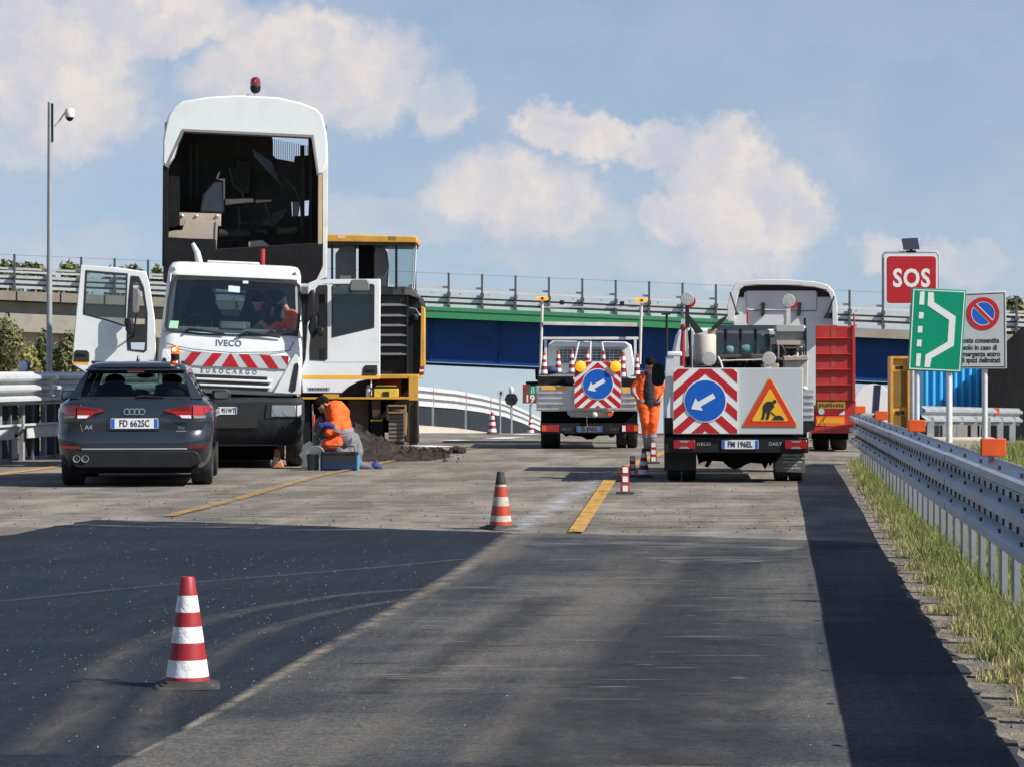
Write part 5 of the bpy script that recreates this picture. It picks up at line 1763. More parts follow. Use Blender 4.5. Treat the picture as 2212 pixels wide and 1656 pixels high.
        if s > 0:
            MB().prism(shrink(win, .96), y0 + .03, y0 + .036).build('door_window', glass('blue_green_glass', (.56, .68, .70), .9), d)
            vi = D([(1106, 225), (1150, 220), (1152, 480), (1110, 480)]); vi2 = D([(1110, 620), (1148, 615), (1150, 690), (1108, 690)])
            MB().prism(vent, y0 - .008, y0 + .074, [vi, vi2]).build('vent_frame', SIGNBLACK, d)
            m1 = MB().prism(D([(1035, 480), (1050, 420), (1085, 395), (1100, 410), (1095, 520), (1060, 560)]), y0 - .30, y0 - .14).build('mirror', BLACK, d, bevel=.03)
            MB().prism(D([(1015, 470), (1015, 395), (1030, 270), (1050, 230), (1078, 225), (1082, 300), (1070, 400)]), y0 - .26, y0 - .10).build('mirror', BLACK, d, bevel=.03)
            MB().prism(D([(1085, 500), (1100, 475), (1140, 480), (1143, 530), (1115, 545)]), y0 - .34, y0 - .2).build('mirror', BLACK, d, bevel=.025)
            MB().path([(Z.x(1080), y0 - .02, Z.z(350)), (Z.x(1060), y0 - .15, Z.z(360)), (Z.x(1060), y0 - .18, Z.z(540))], .014, 6).build('mirror_arm', BLACK, d)
            MB().prism(D([(1310, 225), (1318, 172), (1330, 160), (1430, 160), (1442, 175), (1446, 230), (1430, 240), (1325, 240)]), y0 - .30, y0 - .1).build('kerb_mirror', mat('grey_plastic', (.14, .145, .15), .6), d, bevel=.03)
        else:
            MB().prism(vent, y0 - .008, y0 + .074, [shrink(D([(785, 290), (820, 290), (845, 350), (865, 480), (862, 560), (782, 560)]), .9), D([(775, 655), (860, 655), (855, 700), (778, 695)])]).build('vent_frame', SIGNBLACK, d)
            MB().prism(shrink(win, .96), y0 + .03, y0 + .036).build('door_window', GLASS, d)
            MB().prism(D([(788, 350), (800, 338), (832, 340), (838, 380), (825, 480), (800, 490), (786, 470)]), y0 - .28, y0 - .12).build('mirror', mat('grey_plastic', (.14, .145, .15), .6), d, bevel=.03)
            MB().prism(D([(752, 520), (765, 500), (790, 508), (800, 560), (795, 610), (765, 605), (750, 580)]), y0 - .26, y0 - .12).build('mirror', BLACK, d, bevel=.03)
            MB().path([(zz(815, 480)[0], y0 - .2, zz(815, 480)[1]), (zz(800, 580)[0], y0 - .16, zz(800, 580)[1]), (zz(790, 620)[0], y0, zz(790, 620)[1])], .014, 6).build('mirror_arm', BLACK, d)
        MB().prism(stripe, y0 - .003, y0 - .0002).build('amber_stripe', AMBERREFLECT, d)
        hd = MB().prism(handle, y0 - .012, y0 - .0005).build('handle_recess', SIGNBLACK, d, bevel=.005)
        hx = sum(p_[0] for p_ in handle) / len(handle); hz = sum(p_[1] for p_ in handle) / len(handle)
        MB().box(hx - .07, hx + .07, y0 - .03, y0 - .013, hz - .01, hz + .02).build('handle', BLACK, hd, bevel=.006)
        if s > 0:
            MB().box(Z.x(1140), Z.x(1516), y0 - .0025, y0 - .0004, Z.z(711), Z.z(708)).build('panel_gap', STEEL_DULL, d)
            MB().prism(D([(1030, 876), (1185, 876), (1180, 900), (1035, 900)]), y0 - .004, y0 - .0004).build('grey_badge', STEEL_DULL, d)
            for i_ in range(7):
                MB().box(Z.x(1045 + i_ * 18), Z.x(1057 + i_ * 18), y0 - .006, y0 - .0042, Z.z(895), Z.z(881 + (i_ % 3) * 2)).build('badge_mark', DARK, d)
        return d
    XF = None
    door(1); door(-1)
    # bumper (level), lamps, plate
    bl = [(.34, .06, 1.0), (.42, .0, 1.06), (.60, -.08, 1.10), (.72, -.11, 1.115), (.98, -.10, 1.11), (1.03, -.06, 1.09), (1.05, .0, 1.06)]
    bp_ = MB().loft([rrect(hw, y0, .5, .16, z_, 7, .05) for z_, y0, hw in bl]).build('bumper', BUMPER, tr, ang=30)
    MB().prism(rpoly(-.66, .42, .60, .90, .05, 4), -.118, -.08).build('bumper_recess', SIGNBLACK, bp_)
    MB().box(-.95, .95, -.09, .0, .335, .352).build('bumper_lip', BLACK, bp_)
    for s in (-1, 1):
        q = [(s * .52, .74), (s * 1.07, .745), (s * 1.075, .95), (s * .555, .96)]
        MB().prism(q, -.122, -.08).build('lamp_surround', SIGNBLACK, tr, bevel=.01)
        hl = MB().prism([(s * .615, .765), (s * .985, .765), (s * .99, .93), (s * .63, .935)], -.135, -.1).build('headlight', LENSGREY, tr, bevel=.012)
        for xx in (.72, .86):
            MB().lathe([(.068, -.006), (.06, -.004), (.045, .004), (.001, .008)], (s * xx, -.136, .85), 20, 'y').build('reflector_bowl', CHROME, hl)
        MB().prism([(s * 1.0, .765), (s * 1.065, .77), (s * 1.065, .935), (s * 1.0, .93)], -.138, -.1).build('indicator', LENSCLEAR, tr, bevel=.008)
        MB().prism(rpoly(s * .88 - .07, s * .88 + .07, .565, .65, .02, 3), -.112, -.08).build('fog_lamp', BLACK, tr)
        wheel(tr, s * .965, .98, .47, .26, STEEL_DULL)
        MB().path([(s * .98, .35, .62), (s * .98, .4, .98), (s * .98, .8, 1.06), (s * .98, 1.3, 1.06), (s * .98, 1.6, .9)], .05, 6).build('wheel_arch', BLACK, tr)
    plate(tr, Z.x(482), .855, .36, .11, -.118, 'CZ 951WT', .78)
    MB().box(-.92, .70, .9, 3.6, .10, .37).build('shade_block', UNDER, tr)  # dark block added to stand in for the black shade under the truck
    MB().box(-.98, .98, .5, 5.6, .38, .50).box(-.45, .45, .5, 5.8, .5, .95).build('chassis', UNDER, tr)
    for s in (-1, 1):
        for d_ in (0, .3):
            wheel(tr, s * (.98 - d_), 4.2, .47, .26, STEEL_DULL)
    # exhaust stack and red pole behind cab
    MB().path([(-.495, 1.85, 2.8), (-.50, 1.85, 3.12), (-.53, 1.85, 3.26), (-.60, 1.85, 3.40)], [.06, .06, .05, .03], 10).build('exhaust_stack', STEEL, tr)
    MB().tube((.47, 1.9, 2.6), (.48, 1.9, 3.32), .035).build('red_pole', RED, tr)
    # ------------------------------------------------ tipped hopper
    H = Zm(635, 2593, .002406)
    hy = 2.7          # hopper front behind the cab front
    dx = -4.256 + (CX - 494.5) * 41.4 / F + .27
    def hp(pts): return [(x + dx, z_) for x, z_ in H.p(pts)]
    hop = None
    outer = [(97, 640), (100, 480), (130, 340), (170, 272), (230, 234), (400, 205), (600, 194), (850, 206), (1000, 240), (1095, 278), (1140, 325), (1163, 430), (1172, 520), (1172, 600), (1140, 705)]
    inner = [(1105, 712), (1072, 462), (225, 424), (170, 600), (120, 672)]
    hood = MB().prism(hp(outer + inner), hy, hy + .35).build('hopper_hood', WHITE, tr, bevel=.05, seg=3)
    o2 = hp(outer)
    rings = []
    cxo = sum(p_[0] for p_ in o2) / len(o2)
    for yy, f_ in ((hy + .30, .985), (hy + 1.2, .985), (hy + 2.2, .96)):
        rings.append([(cxo + (x - cxo) * f_, yy, z_ - (1 - f_) * 2.0) for x, z_ in o2] + [(cxo + (x - cxo) * (f_ - .03), yy, z_ - (1 - f_) * 2.0 - .05) for x, z_ in o2[::-1]])
    MB().loft(rings).build('hopper_shell', WHITE, tr)
    MB().prism(hp([(228, 418), (1076, 452), (1112, 712), (1103, 715), (1066, 468), (234, 434), (128, 668), (118, 666)]), hy - .02, hy + .3).build('hood_seal', mat('grey_seal', (.22, .2, .2), .6), hood)
    MB().prism(hp([(1140, 700), (1175, 560), (1168, 1385), (1085, 1415), (1140, 1300)]), hy + .05, hy + 2.2).build('side_wall', WHITE_DIRTY, tr, bevel=.01)
    MB().prism(hp([(1112, 700), (1138, 690), (1136, 1180), (1110, 1180)]), hy + .02, hy + 2.0).build('inner_lining', mat('tan_lining', (.50, .38, .24), .6, dirt_or_shade=(.2, .13, .08), damt=.5), tr)
    MB().prism(hp([(97, 650), (130, 672), (128, 1160), (105, 1310), (92, 1310)]), hy + .05, hy + 2.2).build('side_wall', SOOT, tr)
    def hpb(pts):
        s_ = 1.045
        return [((P0.x + x) * s_ - P0.x + .16, HC + (z_ - HC) * s_) for x, z_ in hp(pts)]
    backw = hpb([(100, 640), (105, 380), (200, 290), (1080, 290), (1160, 400), (1150, 640), (1135, 1380), (100, 1320)])
    MB().loft([[(cxo + (x - cxo) * f_, yy, z_ - .06) for x, z_ in o2] + [(cxo + (x - cxo) * (f_ - .02), yy, z_ - .09) for x, z_ in o2[::-1]] for yy, f_ in ((hy + .32, .955), (hy + 2.0, .94))]).build('inner_shell', HOPPER, tr)
    holes = [hpb([(805, 466), (1040, 468), (1040, 585), (950, 590), (946, 628), (830, 608), (808, 585)]), hpb([(930, 890), (1045, 880), (1040, 980), (935, 985)])]
    bw = MB().prism(backw, hy + 2.0, hy + 2.05, holes).build('back_plate', HOPPER, tr)
    mesh = MB()
    for i in range(20):
        x = hpb([(808 + i * 12, 500)])[0][0]
        mesh.box(x - .005, x + .005, hy + 2.06, hy + 2.068, hpb([(0, 628)])[0][1], hpb([(0, 478 + i * 2.2)])[0][1])
    mesh.build('mesh_bars', STEEL_DULL, bw, smooth=False)
    MB().prism(hpb([(935, 885), (990, 880), (975, 985), (938, 985)]), hy + 2.06, hy + 2.07).build('grille_patch', STEEL_DULL, bw)
    MB().prism(hp([(130, 660), (1120, 660), (1120, 700), (130, 700)]), hy + .9, hy + 2.0).build('cross_beam', SOOT, tr) if False else None
    MB().prism(hp([(100, 1128), (440, 1135), (440, 1200), (1085, 1158), (1143, 1160), (1138, 1320), (1090, 1420), (100, 1420)]), hy + .02, hy + .4).build('lower_apron', SOOT, tr, bevel=.02)
    MB().prism(hp([(195, 950), (470, 958), (467, 1040), (195, 1040)]), hy + .55, hy + .75).build('bracket_plate', BEIGE, tr, bevel=.01)
    MB().prism(hp([(130, 1075), (215, 1070), (240, 995), (450, 1015), (440, 1138), (118, 1120)]), hy + .4, hy + .5).build('chute_plate', BEIGE, tr, bevel=.01)
    for x in (215, 310, 445):
        MB().ball((H.x(x) + dx, hy + .54, H.z(972)), .025).build('bolt', STEEL, tr)
    MB().prism(hp([(330, 945), (345, 830), (420, 740), (490, 740), (488, 948)]), hy + .7, hy + 1.5).build('duct', mat('blue_grey_steel', (.11, .125, .14), .45, var=.3), tr, bevel=.03)
    MB().prism(hp([(438, 1010), (452, 1010), (440, 1225), (430, 1225)]), hy + .38, hy + .42).build('chute_edge', BEIGE, tr)
    MB().prism(hp([(435, 722), (455, 675), (462, 680), (448, 725), (495, 722), (495, 860), (485, 860), (485, 738)]), hy + .65, hy + .72).build('bent_bracket', BEIGE, tr)
    MB().prism(hp([(495, 855), (680, 850), (685, 872), (600, 880), (497, 892)]), hy + .8, hy + .95).build('cross_bar', BEIGE, tr)
    MB().prism(hp([(695, 852), (805, 850), (800, 860), (695, 872)]), hy + 1.1, hy + 1.2).build('cross_bar', BEIGE, tr)
    pl = MB(); a_, b_, c_, d_ = [Vector((p_[0], 0, p_[1])) for p_ in hp([(676, 520), (800, 600), (872, 762), (690, 575)])]
    pl.loft([[a_ + Vector((0, hy + .9, 0)), b_ + Vector((0, hy + 1.2, 0)), c_ + Vector((0, hy + 1.1, 0)), d_ + Vector((0, hy + .7, 0))], [a_ + Vector((0, hy + .93, .02)), b_ + Vector((0, hy + 1.23, .02)), c_ + Vector((0, hy + 1.13, .02)), d_ + Vector((0, hy + .73, .02))]])
    pl.build('tilted_flap', STEEL_DULL, tr)
    MB().prism(hp([(650, 1140), (740, 1130), (790, 1165), (690, 1190), (655, 1180)]), hy + .6, hy + .75).build('scrap_plate', BEIGE, tr)
    MB().prism(hp([(705, 1020), (830, 1022), (828, 1034), (705, 1032)]), hy + .6, hy + .7).build('linkage', DARK, tr)
    MB().prism(hp([(700, 1058), (765, 1062), (775, 1085), (705, 1075)]), hy + .6, hy + .7).build('linkage', DARK, tr)
    MB().prism(hp([(590, 1005), (690, 1010), (690, 1018), (590, 1014)]), hy + .9, hy + 1).build('linkage', DARK, tr)
    MB().prism(hp([(810, 940), (880, 910), (915, 912), (850, 1020), (750, 1020), (740, 1000)]), hy + 1.0, hy + 1.3).build('hinge_box', HOPPER, tr, bevel=.02)
    MB().prism(hp([(135, 620), (200, 612), (198, 1040), (130, 1060)]), hy + .35, hy + .5).build('inner_side_plate', SOOT, tr, bevel=.01)
    MB().box(H.x(560) + dx - .05, H.x(560) + dx + .05, hy + 1.2, hy + 1.35, H.z(1160), H.z(640)).build('strut', DARK, tr)
    for x, w_ in ((255, 10), (300, 6), (1010, 14), (1065, 8)):
        MB().prism(hp([(x - w_, 470), (x + w_, 470), (x + w_, 1140), (x - w_, 1140)]), hy + 1.5, hy + 1.6).build('wall_rib', HOPPER, tr)
    for pts_ in ([(520, 640), (545, 760), (600, 800), (640, 900)], [(760, 880), (800, 1010), (860, 1060), (900, 1150)], [(580, 900), (590, 1010), (560, 1120)], [(880, 700), (960, 780), (1000, 880), (1010, 1100)]):
        q_ = hp(pts_)
        MB().path([(a_, hy + .95 + .03 * i, b_) for i, (a_, b_) in enumerate(q_)], .022, 7).build('hydraulic_hose', HOPPER, tr)
    MB().prism(hp([(560, 560), (660, 570), (655, 800), (570, 790)]), hy + 1.7, hy + 1.95).build('inner_box', HOPPER, tr, bevel=.02)
    MB().prism(hp([(830, 1035), (900, 1045), (960, 1030), (985, 1050), (960, 1075), (840, 1090)]), hy + .8, hy + 1.1).build('inner_box', HOPPER, tr, bevel=.02)
    MB().lathe([(.10, -.25), (.10, .25)], (H.x(560) + dx, hy + .8, H.z(1090)), 14, 'x').build('roller', DARK, tr)
    # lift arms joining the hopper to the chassis
    for x in (-.8, .9):
        MB().box(x - .09, x + .09, hy + .7, hy + 1.3, .9, 3.0).build('lift_arm', SOOT, tr)
    MB().box(-.95, 1.05, 1.9, hy + 2.2, .95, 1.4).build('sub_frame', UNDER, tr)
    # beacon on the hood
    bx, bz = H.x(700) + dx, H.z(205)
    bb = MB().path([(bx - .02, hy + .1, bz - .02), (bx - .01, hy + .06, bz + .08)], .014, 8).path([(bx - .10, hy + .06, bz - .0), (bx - .14, hy + .06, bz + .0), (bx - .12, hy + .05, bz + .05), (bx - .09, hy + .06, bz - .08)], .012, 6).build('beacon_bracket', STEEL, tr)
    MB().lathe([(.03, .0), (.07, .03), (.085, .09), (.08, .12)], (bx, hy + .06, bz + .06), 18).build('beacon_base', BLACK, tr)
    MB().lathe([(.08, .0), (.083, .05), (.07, .11), (.03, .14), (.005, .142)], (bx, hy + .06, bz + .18), 18).build('beacon_lens', DARKRED, tr)
    MB().ball((bx, hy - .01, bz + .245), .014).build('beacon_bulb', REDORANGELIT, tr)
    return tr


truck = build_truck()

# ================================================================== yellow milling machine behind the truck
def build_miller():
    Y = 54.6
    Z = Zm(350, 1575, .002735)
    xc = 780 + 350 * .3501
    mm = thing('milling_machine', 'yellow road milling machine with black louvred engine bay, half hidden by the white truck', 'road machine', ((xc - 1280) * Y / 7000, Y, 0))
    P = Z.p
    roof = MB().prism(P([(-60, 76), (740, 92), (750, 104), (748, 140), (-60, 132)]), 0, 1.9).build('canopy_roof', YELLOW, mm, bevel=.02)
    MB().prism(P([(-50, 134), (735, 142), (735, 158), (-50, 150)]), .02, 1.88).build('canopy_frame', DARK, roof)
    MB().prism(P([(180, 82), (240, 84), (240, 112), (180, 110)]), -.004, -.0005).build('pale_patch', mat('pale_yellow', (.7, .5, .22), .5), roof)
    MB().prism(P([(545, 93), (600, 95), (600, 122), (545, 120)]), -.004, -.0005).build('dark_patch', mat('brown_patch', (.28, .15, .05), .5), roof)
    for x, w in ((142, 8), (600, 9)):
        MB().box(Z.x(x - w), Z.x(x + w), .05, .12, Z.z(470), Z.z(150)).build('canopy_post', DARK, mm)
    MB().box(Z.x(320), Z.x(435), .6, 1.0, Z.z(470), Z.z(150)).build('centre_column', SOOT, mm)
    MB().box(Z.x(303), Z.x(312), .1, .16, Z.z(470), Z.z(150)).box(Z.x(440), Z.x(449), .1, .16, Z.z(470), Z.z(150)).build('canopy_post', DARK, mm)
    for (a, b) in (((155, 200), (300, 162)), ((442, 162), (540, 200))):
        pass
    DOOR = mat('dusty_grey_panel', (.17, .16, .165), .6, var=.2, vscale=3)
    MB().prism(P([(160, 460), (160, 215), (200, 160), (302, 160), (302, 460)]), .3, .36).build('seat_back', DOOR, mm, bevel=.02)
    MB().prism(P([(440, 160), (500, 160), (535, 205), (545, 300), (535, 460), (440, 460)]), .3, .36).build('seat_back', DOOR, mm, bevel=.02)
    MB().prism(P([(609, 165), (740, 165), (728, 470), (604, 470)]), .04, .048).build('side_glass', GLASS, mm)
    MB().tube((Z.x(742), .06, Z.z(160)), (Z.x(728), .06, Z.z(470)), .014).tube((Z.x(720), .5, Z.z(160)), (Z.x(708), .5, Z.z(470)), .012).build('glass_edge', STEEL, mm)
    MB().prism(P([(545, 165), (590, 165), (590, 440), (548, 440)]), .05, .056).build('side_glass', GLASS, mm)
    # engine housing
    eng = MB().prism(P([(-110, 455), (690, 455), (768, 520), (785, 580), (770, 1085), (-110, 1085)]), .25, 2.6).build('engine_housing', BLACK, mm, bevel=.03)
    MB().prism(P([(-100, 450), (700, 450), (772, 520), (768, 540), (690, 512), (480, 508), (-100, 505)]), .16, .6).build('housing_lid', mat('dusty_lid', (.115, .105, .10), .7, var=.2), mm, bevel=.015)
    MB().prism(P([(480, 515), (680, 518), (680, 925), (480, 935)]), .20, .25).build('grille_back', SIGNBLACK, eng)
    for zy in (580, 655, 725, 795, 866, 930):
        MB().loft([[(Z.x(485), .10, Z.z(zy + 8)), (Z.x(672), .10, Z.z(zy + 8)), (Z.x(672), .2, Z.z(zy - 12)), (Z.x(485), .2, Z.z(zy - 12))],
                   [(Z.x(485), .11, Z.z(zy + 12)), (Z.x(672), .11, Z.z(zy + 12)), (Z.x(672), .21, Z.z(zy - 8)), (Z.x(485), .21, Z.z(zy - 8))]]).build('louvre_slat', mat('grey_slat', (.13, .13, .135), .5), eng)
    MB().box(Z.x(674), Z.x(684), .12, .24, Z.z(1080), Z.z(520)).build('edge_strip', DARK, eng)
    MB().ball((Z.x(730), .22, Z.z(670)), .08, .05, .08).build('round_vent', DARK, eng)
    MB().path([(Z.x(690), .2, Z.z(600)), (Z.x(740), .15, Z.z(610)), (Z.x(765), .12, Z.z(650))], .012, 6).ball((Z.x(765), .1, Z.z(652)), .03).build('cable', STEEL_DULL, eng)
    MB().prism(P([(775, 590), (803, 600), (803, 1020), (768, 1025)]), .18, .7).build('side_frame', YELLOW, mm, bevel=.012)
    for zy, m_ in ((1035, SIGNRED), (1050, SIGNWHITE), (1065, SIGNRED)):
        MB().box(Z.x(765), Z.x(793), .17, .4, Z.z(zy + 7), Z.z(zy - 7)).build('marker_band', m_, mm)
    # lower yellow frame with tool shelf
    MB().prism(P([(-110, 1078), (765, 1076), (765, 1106), (-110, 1112)]), .05, 2.4).build('upper_frame_beam', YELLOW, mm, bevel=.01)
    MB().prism(P([(690, 1090), (760, 1082), (756, 1262), (690, 1262)]), .0, .06).build('corner_plate', YELLOW, mm, bevel=.01)
    MB().box(Z.x(-110), Z.x(690), .0, .9, Z.z(1252), Z.z(1238)).build('tool_shelf', YELLOW, mm, bevel=.006)
    MB().prism(P([(80, 1215), (195, 1215), (195, 1246), (80, 1250)]), -.02, .0).build('shelf_edge', YELLOW, mm)
    MB().box(Z.x(415), Z.x(625), .7, .75, Z.z(1238), Z.z(1100)).build('red_back_panel', mat('dark_red_panel', (.25, .03, .015), .6), mm)
    MB().box(Z.x(200), Z.x(410), .4, .5, Z.z(1238), Z.z(1110)).build('black_case', BLACK, mm)
    MB().box(Z.x(-110), Z.x(195), .5, .6, Z.z(1238), Z.z(1106)).build('inner_panel', SOOT, mm)
    MB().box(Z.x(625), Z.x(690), .75, .8, Z.z(1238), Z.z(1106)).box(Z.x(-110), Z.x(690), 1.2, 1.25, Z.z(1500), Z.z(1240)).build('inner_panel', SOOT, mm)
    # legs, tracks, ladder
    MB().prism(P([(690, 1262), (756, 1262), (760, 1560), (715, 1575), (672, 1560)]), .02, .5).build('rear_leg', mat('oily_brown_steel', (.05, .03, .015), .6, var=.5, vscale=4), mm, bevel=.015)
    MB().box(Z.x(738), Z.x(752), -.03, .02, Z.z(1575), Z.z(1265)).build('leg_pad', BLACK, mm)
    for x, m_ in ((540, mat('oily_brown_steel', (.05, .03, .015), .6, var=.5, vscale=4)), (668, mat('dull_yellow', (.34, .19, .05), .6, dirt_or_shade=(.12, .08, .04), damt=.6, dscale=6))):
        MB().box(Z.x(x - 7), Z.x(x + 7), -.05, -.01, Z.z(1505 if x > 600 else 1400), Z.z(1290)).build('ladder_rail', m_, mm)
    for zy in (1296, 1345):
        MB().box(Z.x(545), Z.x(665), -.06, .02, Z.z(zy + 5), Z.z(zy - 5)).build('ladder_rung', mat('dull_yellow', (.34, .19, .05), .6), mm)
    TRK = mat('dusty_track', (.16, .14, .115), .8, var=.3, vscale=6)
    tk = MB().prism(P([(560, 1330), (650, 1330), (665, 1360), (665, 1560), (545, 1560), (545, 1360)]), .05, 1.6).build('track', TRK, mm, bevel=.03)
    for zy in range(1345, 1560, 28):
        MB().box(Z.x(548), Z.x(662), .02, .05, Z.z(zy + 8), Z.z(zy - 8)).build('track_shoe', TRK, tk)
    MB().prism(P([(250, 1255), (400, 1255), (400, 1500), (250, 1500)]), .3, .8).prism(P([(420, 1255), (490, 1255), (480, 1400), (430, 1400)]), .1, .3).build('hydraulic_block', mat('oily_brown_steel', (.05, .03, .015), .6, var=.5, vscale=4), mm, bevel=.02)
    MB().box(Z.x(418), Z.x(500), .08, .3, Z.z(1408), Z.z(1398)).build('bracket', YELLOW, mm)
    MB().box(Z.x(415), Z.x(505), .2, .9, Z.z(1575), Z.z(1408)).build('lower_block', SOOT, mm)
    for x in (-60, 90):
        MB().box(Z.x(x - 40), Z.x(x + 40), .2, 1.5, Z.z(1575), Z.z(1250)).build('front_leg', SOOT, mm)
    return mm, Z


miller, ZM_ = build_miller()
ml = miller.location
tbx = thing('tool_box', 'small yellow tool box on the shelf of the milling machine', 'tool box', ml + Vector((ZM_.x(528), .2, ZM_.z(1238))))
MB().box(-.24, .24, -.14, .14, 0, .17).build('box', YELLOWPLASTIC, tbx, bevel=.015)
MB().box(-.235, .235, -.145, .145, .172, .21).build('lid', DARK, tbx, bevel=.012)
MB().box(-.20, .20, -.10, .10, .212, .225).build('lid_top', YELLOWPLASTIC, tbx, bevel=.006)
MB().box(-.06, .06, -.16, -.142, .0, .11).build('latch', SIGNBLACK, tbx)
fl = thing('flask', 'silver flask standing left of the yellow tool box', 'flask', ml + Vector((ZM_.x(400), .2, ZM_.z(1238))))
MB().lathe([(.05, 0), (.055, .01), (.055, .16), (.04, .19), (.03, .2)], n=16).build('bottle', SILVER, fl)
MB().lathe([(.034, .2), (.034, .235), (.02, .24)], n=14).build('cap', STEEL_DULL, fl)

# heap of milled asphalt
def heap():
    Y0 = 46.5
    base = gnd(840, 985)
    n, m = 60, 26
    V, Fc = [], []
    rnd = np.random.default_rng(5)
    ridge = lambda x: float(np.interp(x, [690, 715, 745, 765, 800, 850, 900, 945, 990], [0, 48, 70, 66, 46, 25, 9, 3, 0]))
    for j in range(m):
        t = j / (m - 1)
        for i in range(n):
            px = 690 + 305 * i / (n - 1)
            Y = 44.4 + 7 * t
            prof = max(0, 1 - abs(t - .42) / .42) if t < .42 else max(0, 1 - (t - .42) / .58)
            z = ridge(px) * Y / F * 1.05 * (prof ** .8)
            z *= 1 + .05 * math.sin(px * .09 + t * 7) + .04 * math.sin(px * .23 - t * 13)
            z += rnd.normal(0, .007) * (1 if z > .02 else 0)
            V.append(((px - CX) * Y / F - base.x, Y - base.y, max(z, -.03) + (.0 if z > .01 else -.02)))
    for j in range(m - 1):
        for i in range(n - 1):
            a = j * n + i
            Fc.append((a, a + 1, a + n + 1, a + n))
    h = thing('asphalt_heap', 'long dark heap of milled asphalt on the road below the milling machine', 'heap', base)
    mb = MB().add(V, Fc)
    M_H = mat('milled_asphalt_heap', (.034, .028, .024), .95, var=.5, vscale=3.5, spec=.1, bump=.9, bscale=22, dirt_or_shade=(.085, .068, .054), damt=.5, dscale=2)
    mb.build('pile', M_H, h, ang=60)
    c = MB()
    for _ in range(1500):
        k = random.randrange(len(V))
        p = Vector(V[k]) + Vector((random.uniform(-.05, .05), random.uniform(-.1, .1), 0))
        if p.z < -.01 and random.random() < .8: continue
        p.z = max(p.z, 0)
        s = random.uniform(.008, .03) if random.random() < .93 else random.uniform(.04, .10)
        a = random.uniform(0, 6)
        b4 = [(p.x + s * random.uniform(.7, 1.2) * math.cos(a + q * 1.57), p.y + s * math.sin(a + q * 1.57), p.z - s * .2) for q in range(4)]
        c.add(b4 + [(p.x + random.uniform(-.3, .3) * s, p.y, p.z + s * .8)], [(0, 1, 4), (1, 2, 4), (2, 3, 4), (3, 0, 4)])
    tag(c.build('lumps', mat('asphalt_lumps', (.036, .03, .026), .95, island=.5, spec=.1), h, smooth=False), kind='stuff')
    return h
heap()
clod = thing('asphalt_clod', 'rough dark asphalt clods lying right of the long heap', 'clod', gnd(945, 978))
c = MB()
for _ in range(16):
    x, s = random.uniform(-.55, .5), random.uniform(.05, .11)
    c.ball((x, random.uniform(-.1, .2), s * .4), s * 1.2, s, s * .8, 7, 4)
for i, v in enumerate(c.v):
    c.v[i] = tuple(a_ + random.uniform(-.015, .015) for a_ in v)
c.build('clods', mat('asphalt_lumps', (.06, .052, .046), .95, island=.5), clod, smooth=False)


# ================================================================== distant flat-bed truck with arrow board
def amber_lamp(parent, x, z, r, y):
    o = MB().lathe([(r * .55, .10), (r, .04), (r * 1.05, -.01)], (x, y, z), 24, 'y').build('warning_lamp', BLACK, parent)
    MB().lathe([(r, -.01), (r * .95, -.025), (r * .6, -.045), (.01, -.055)], (x, y, z), 24, 'y').build('lens', AMBERLIT, o)
    return o


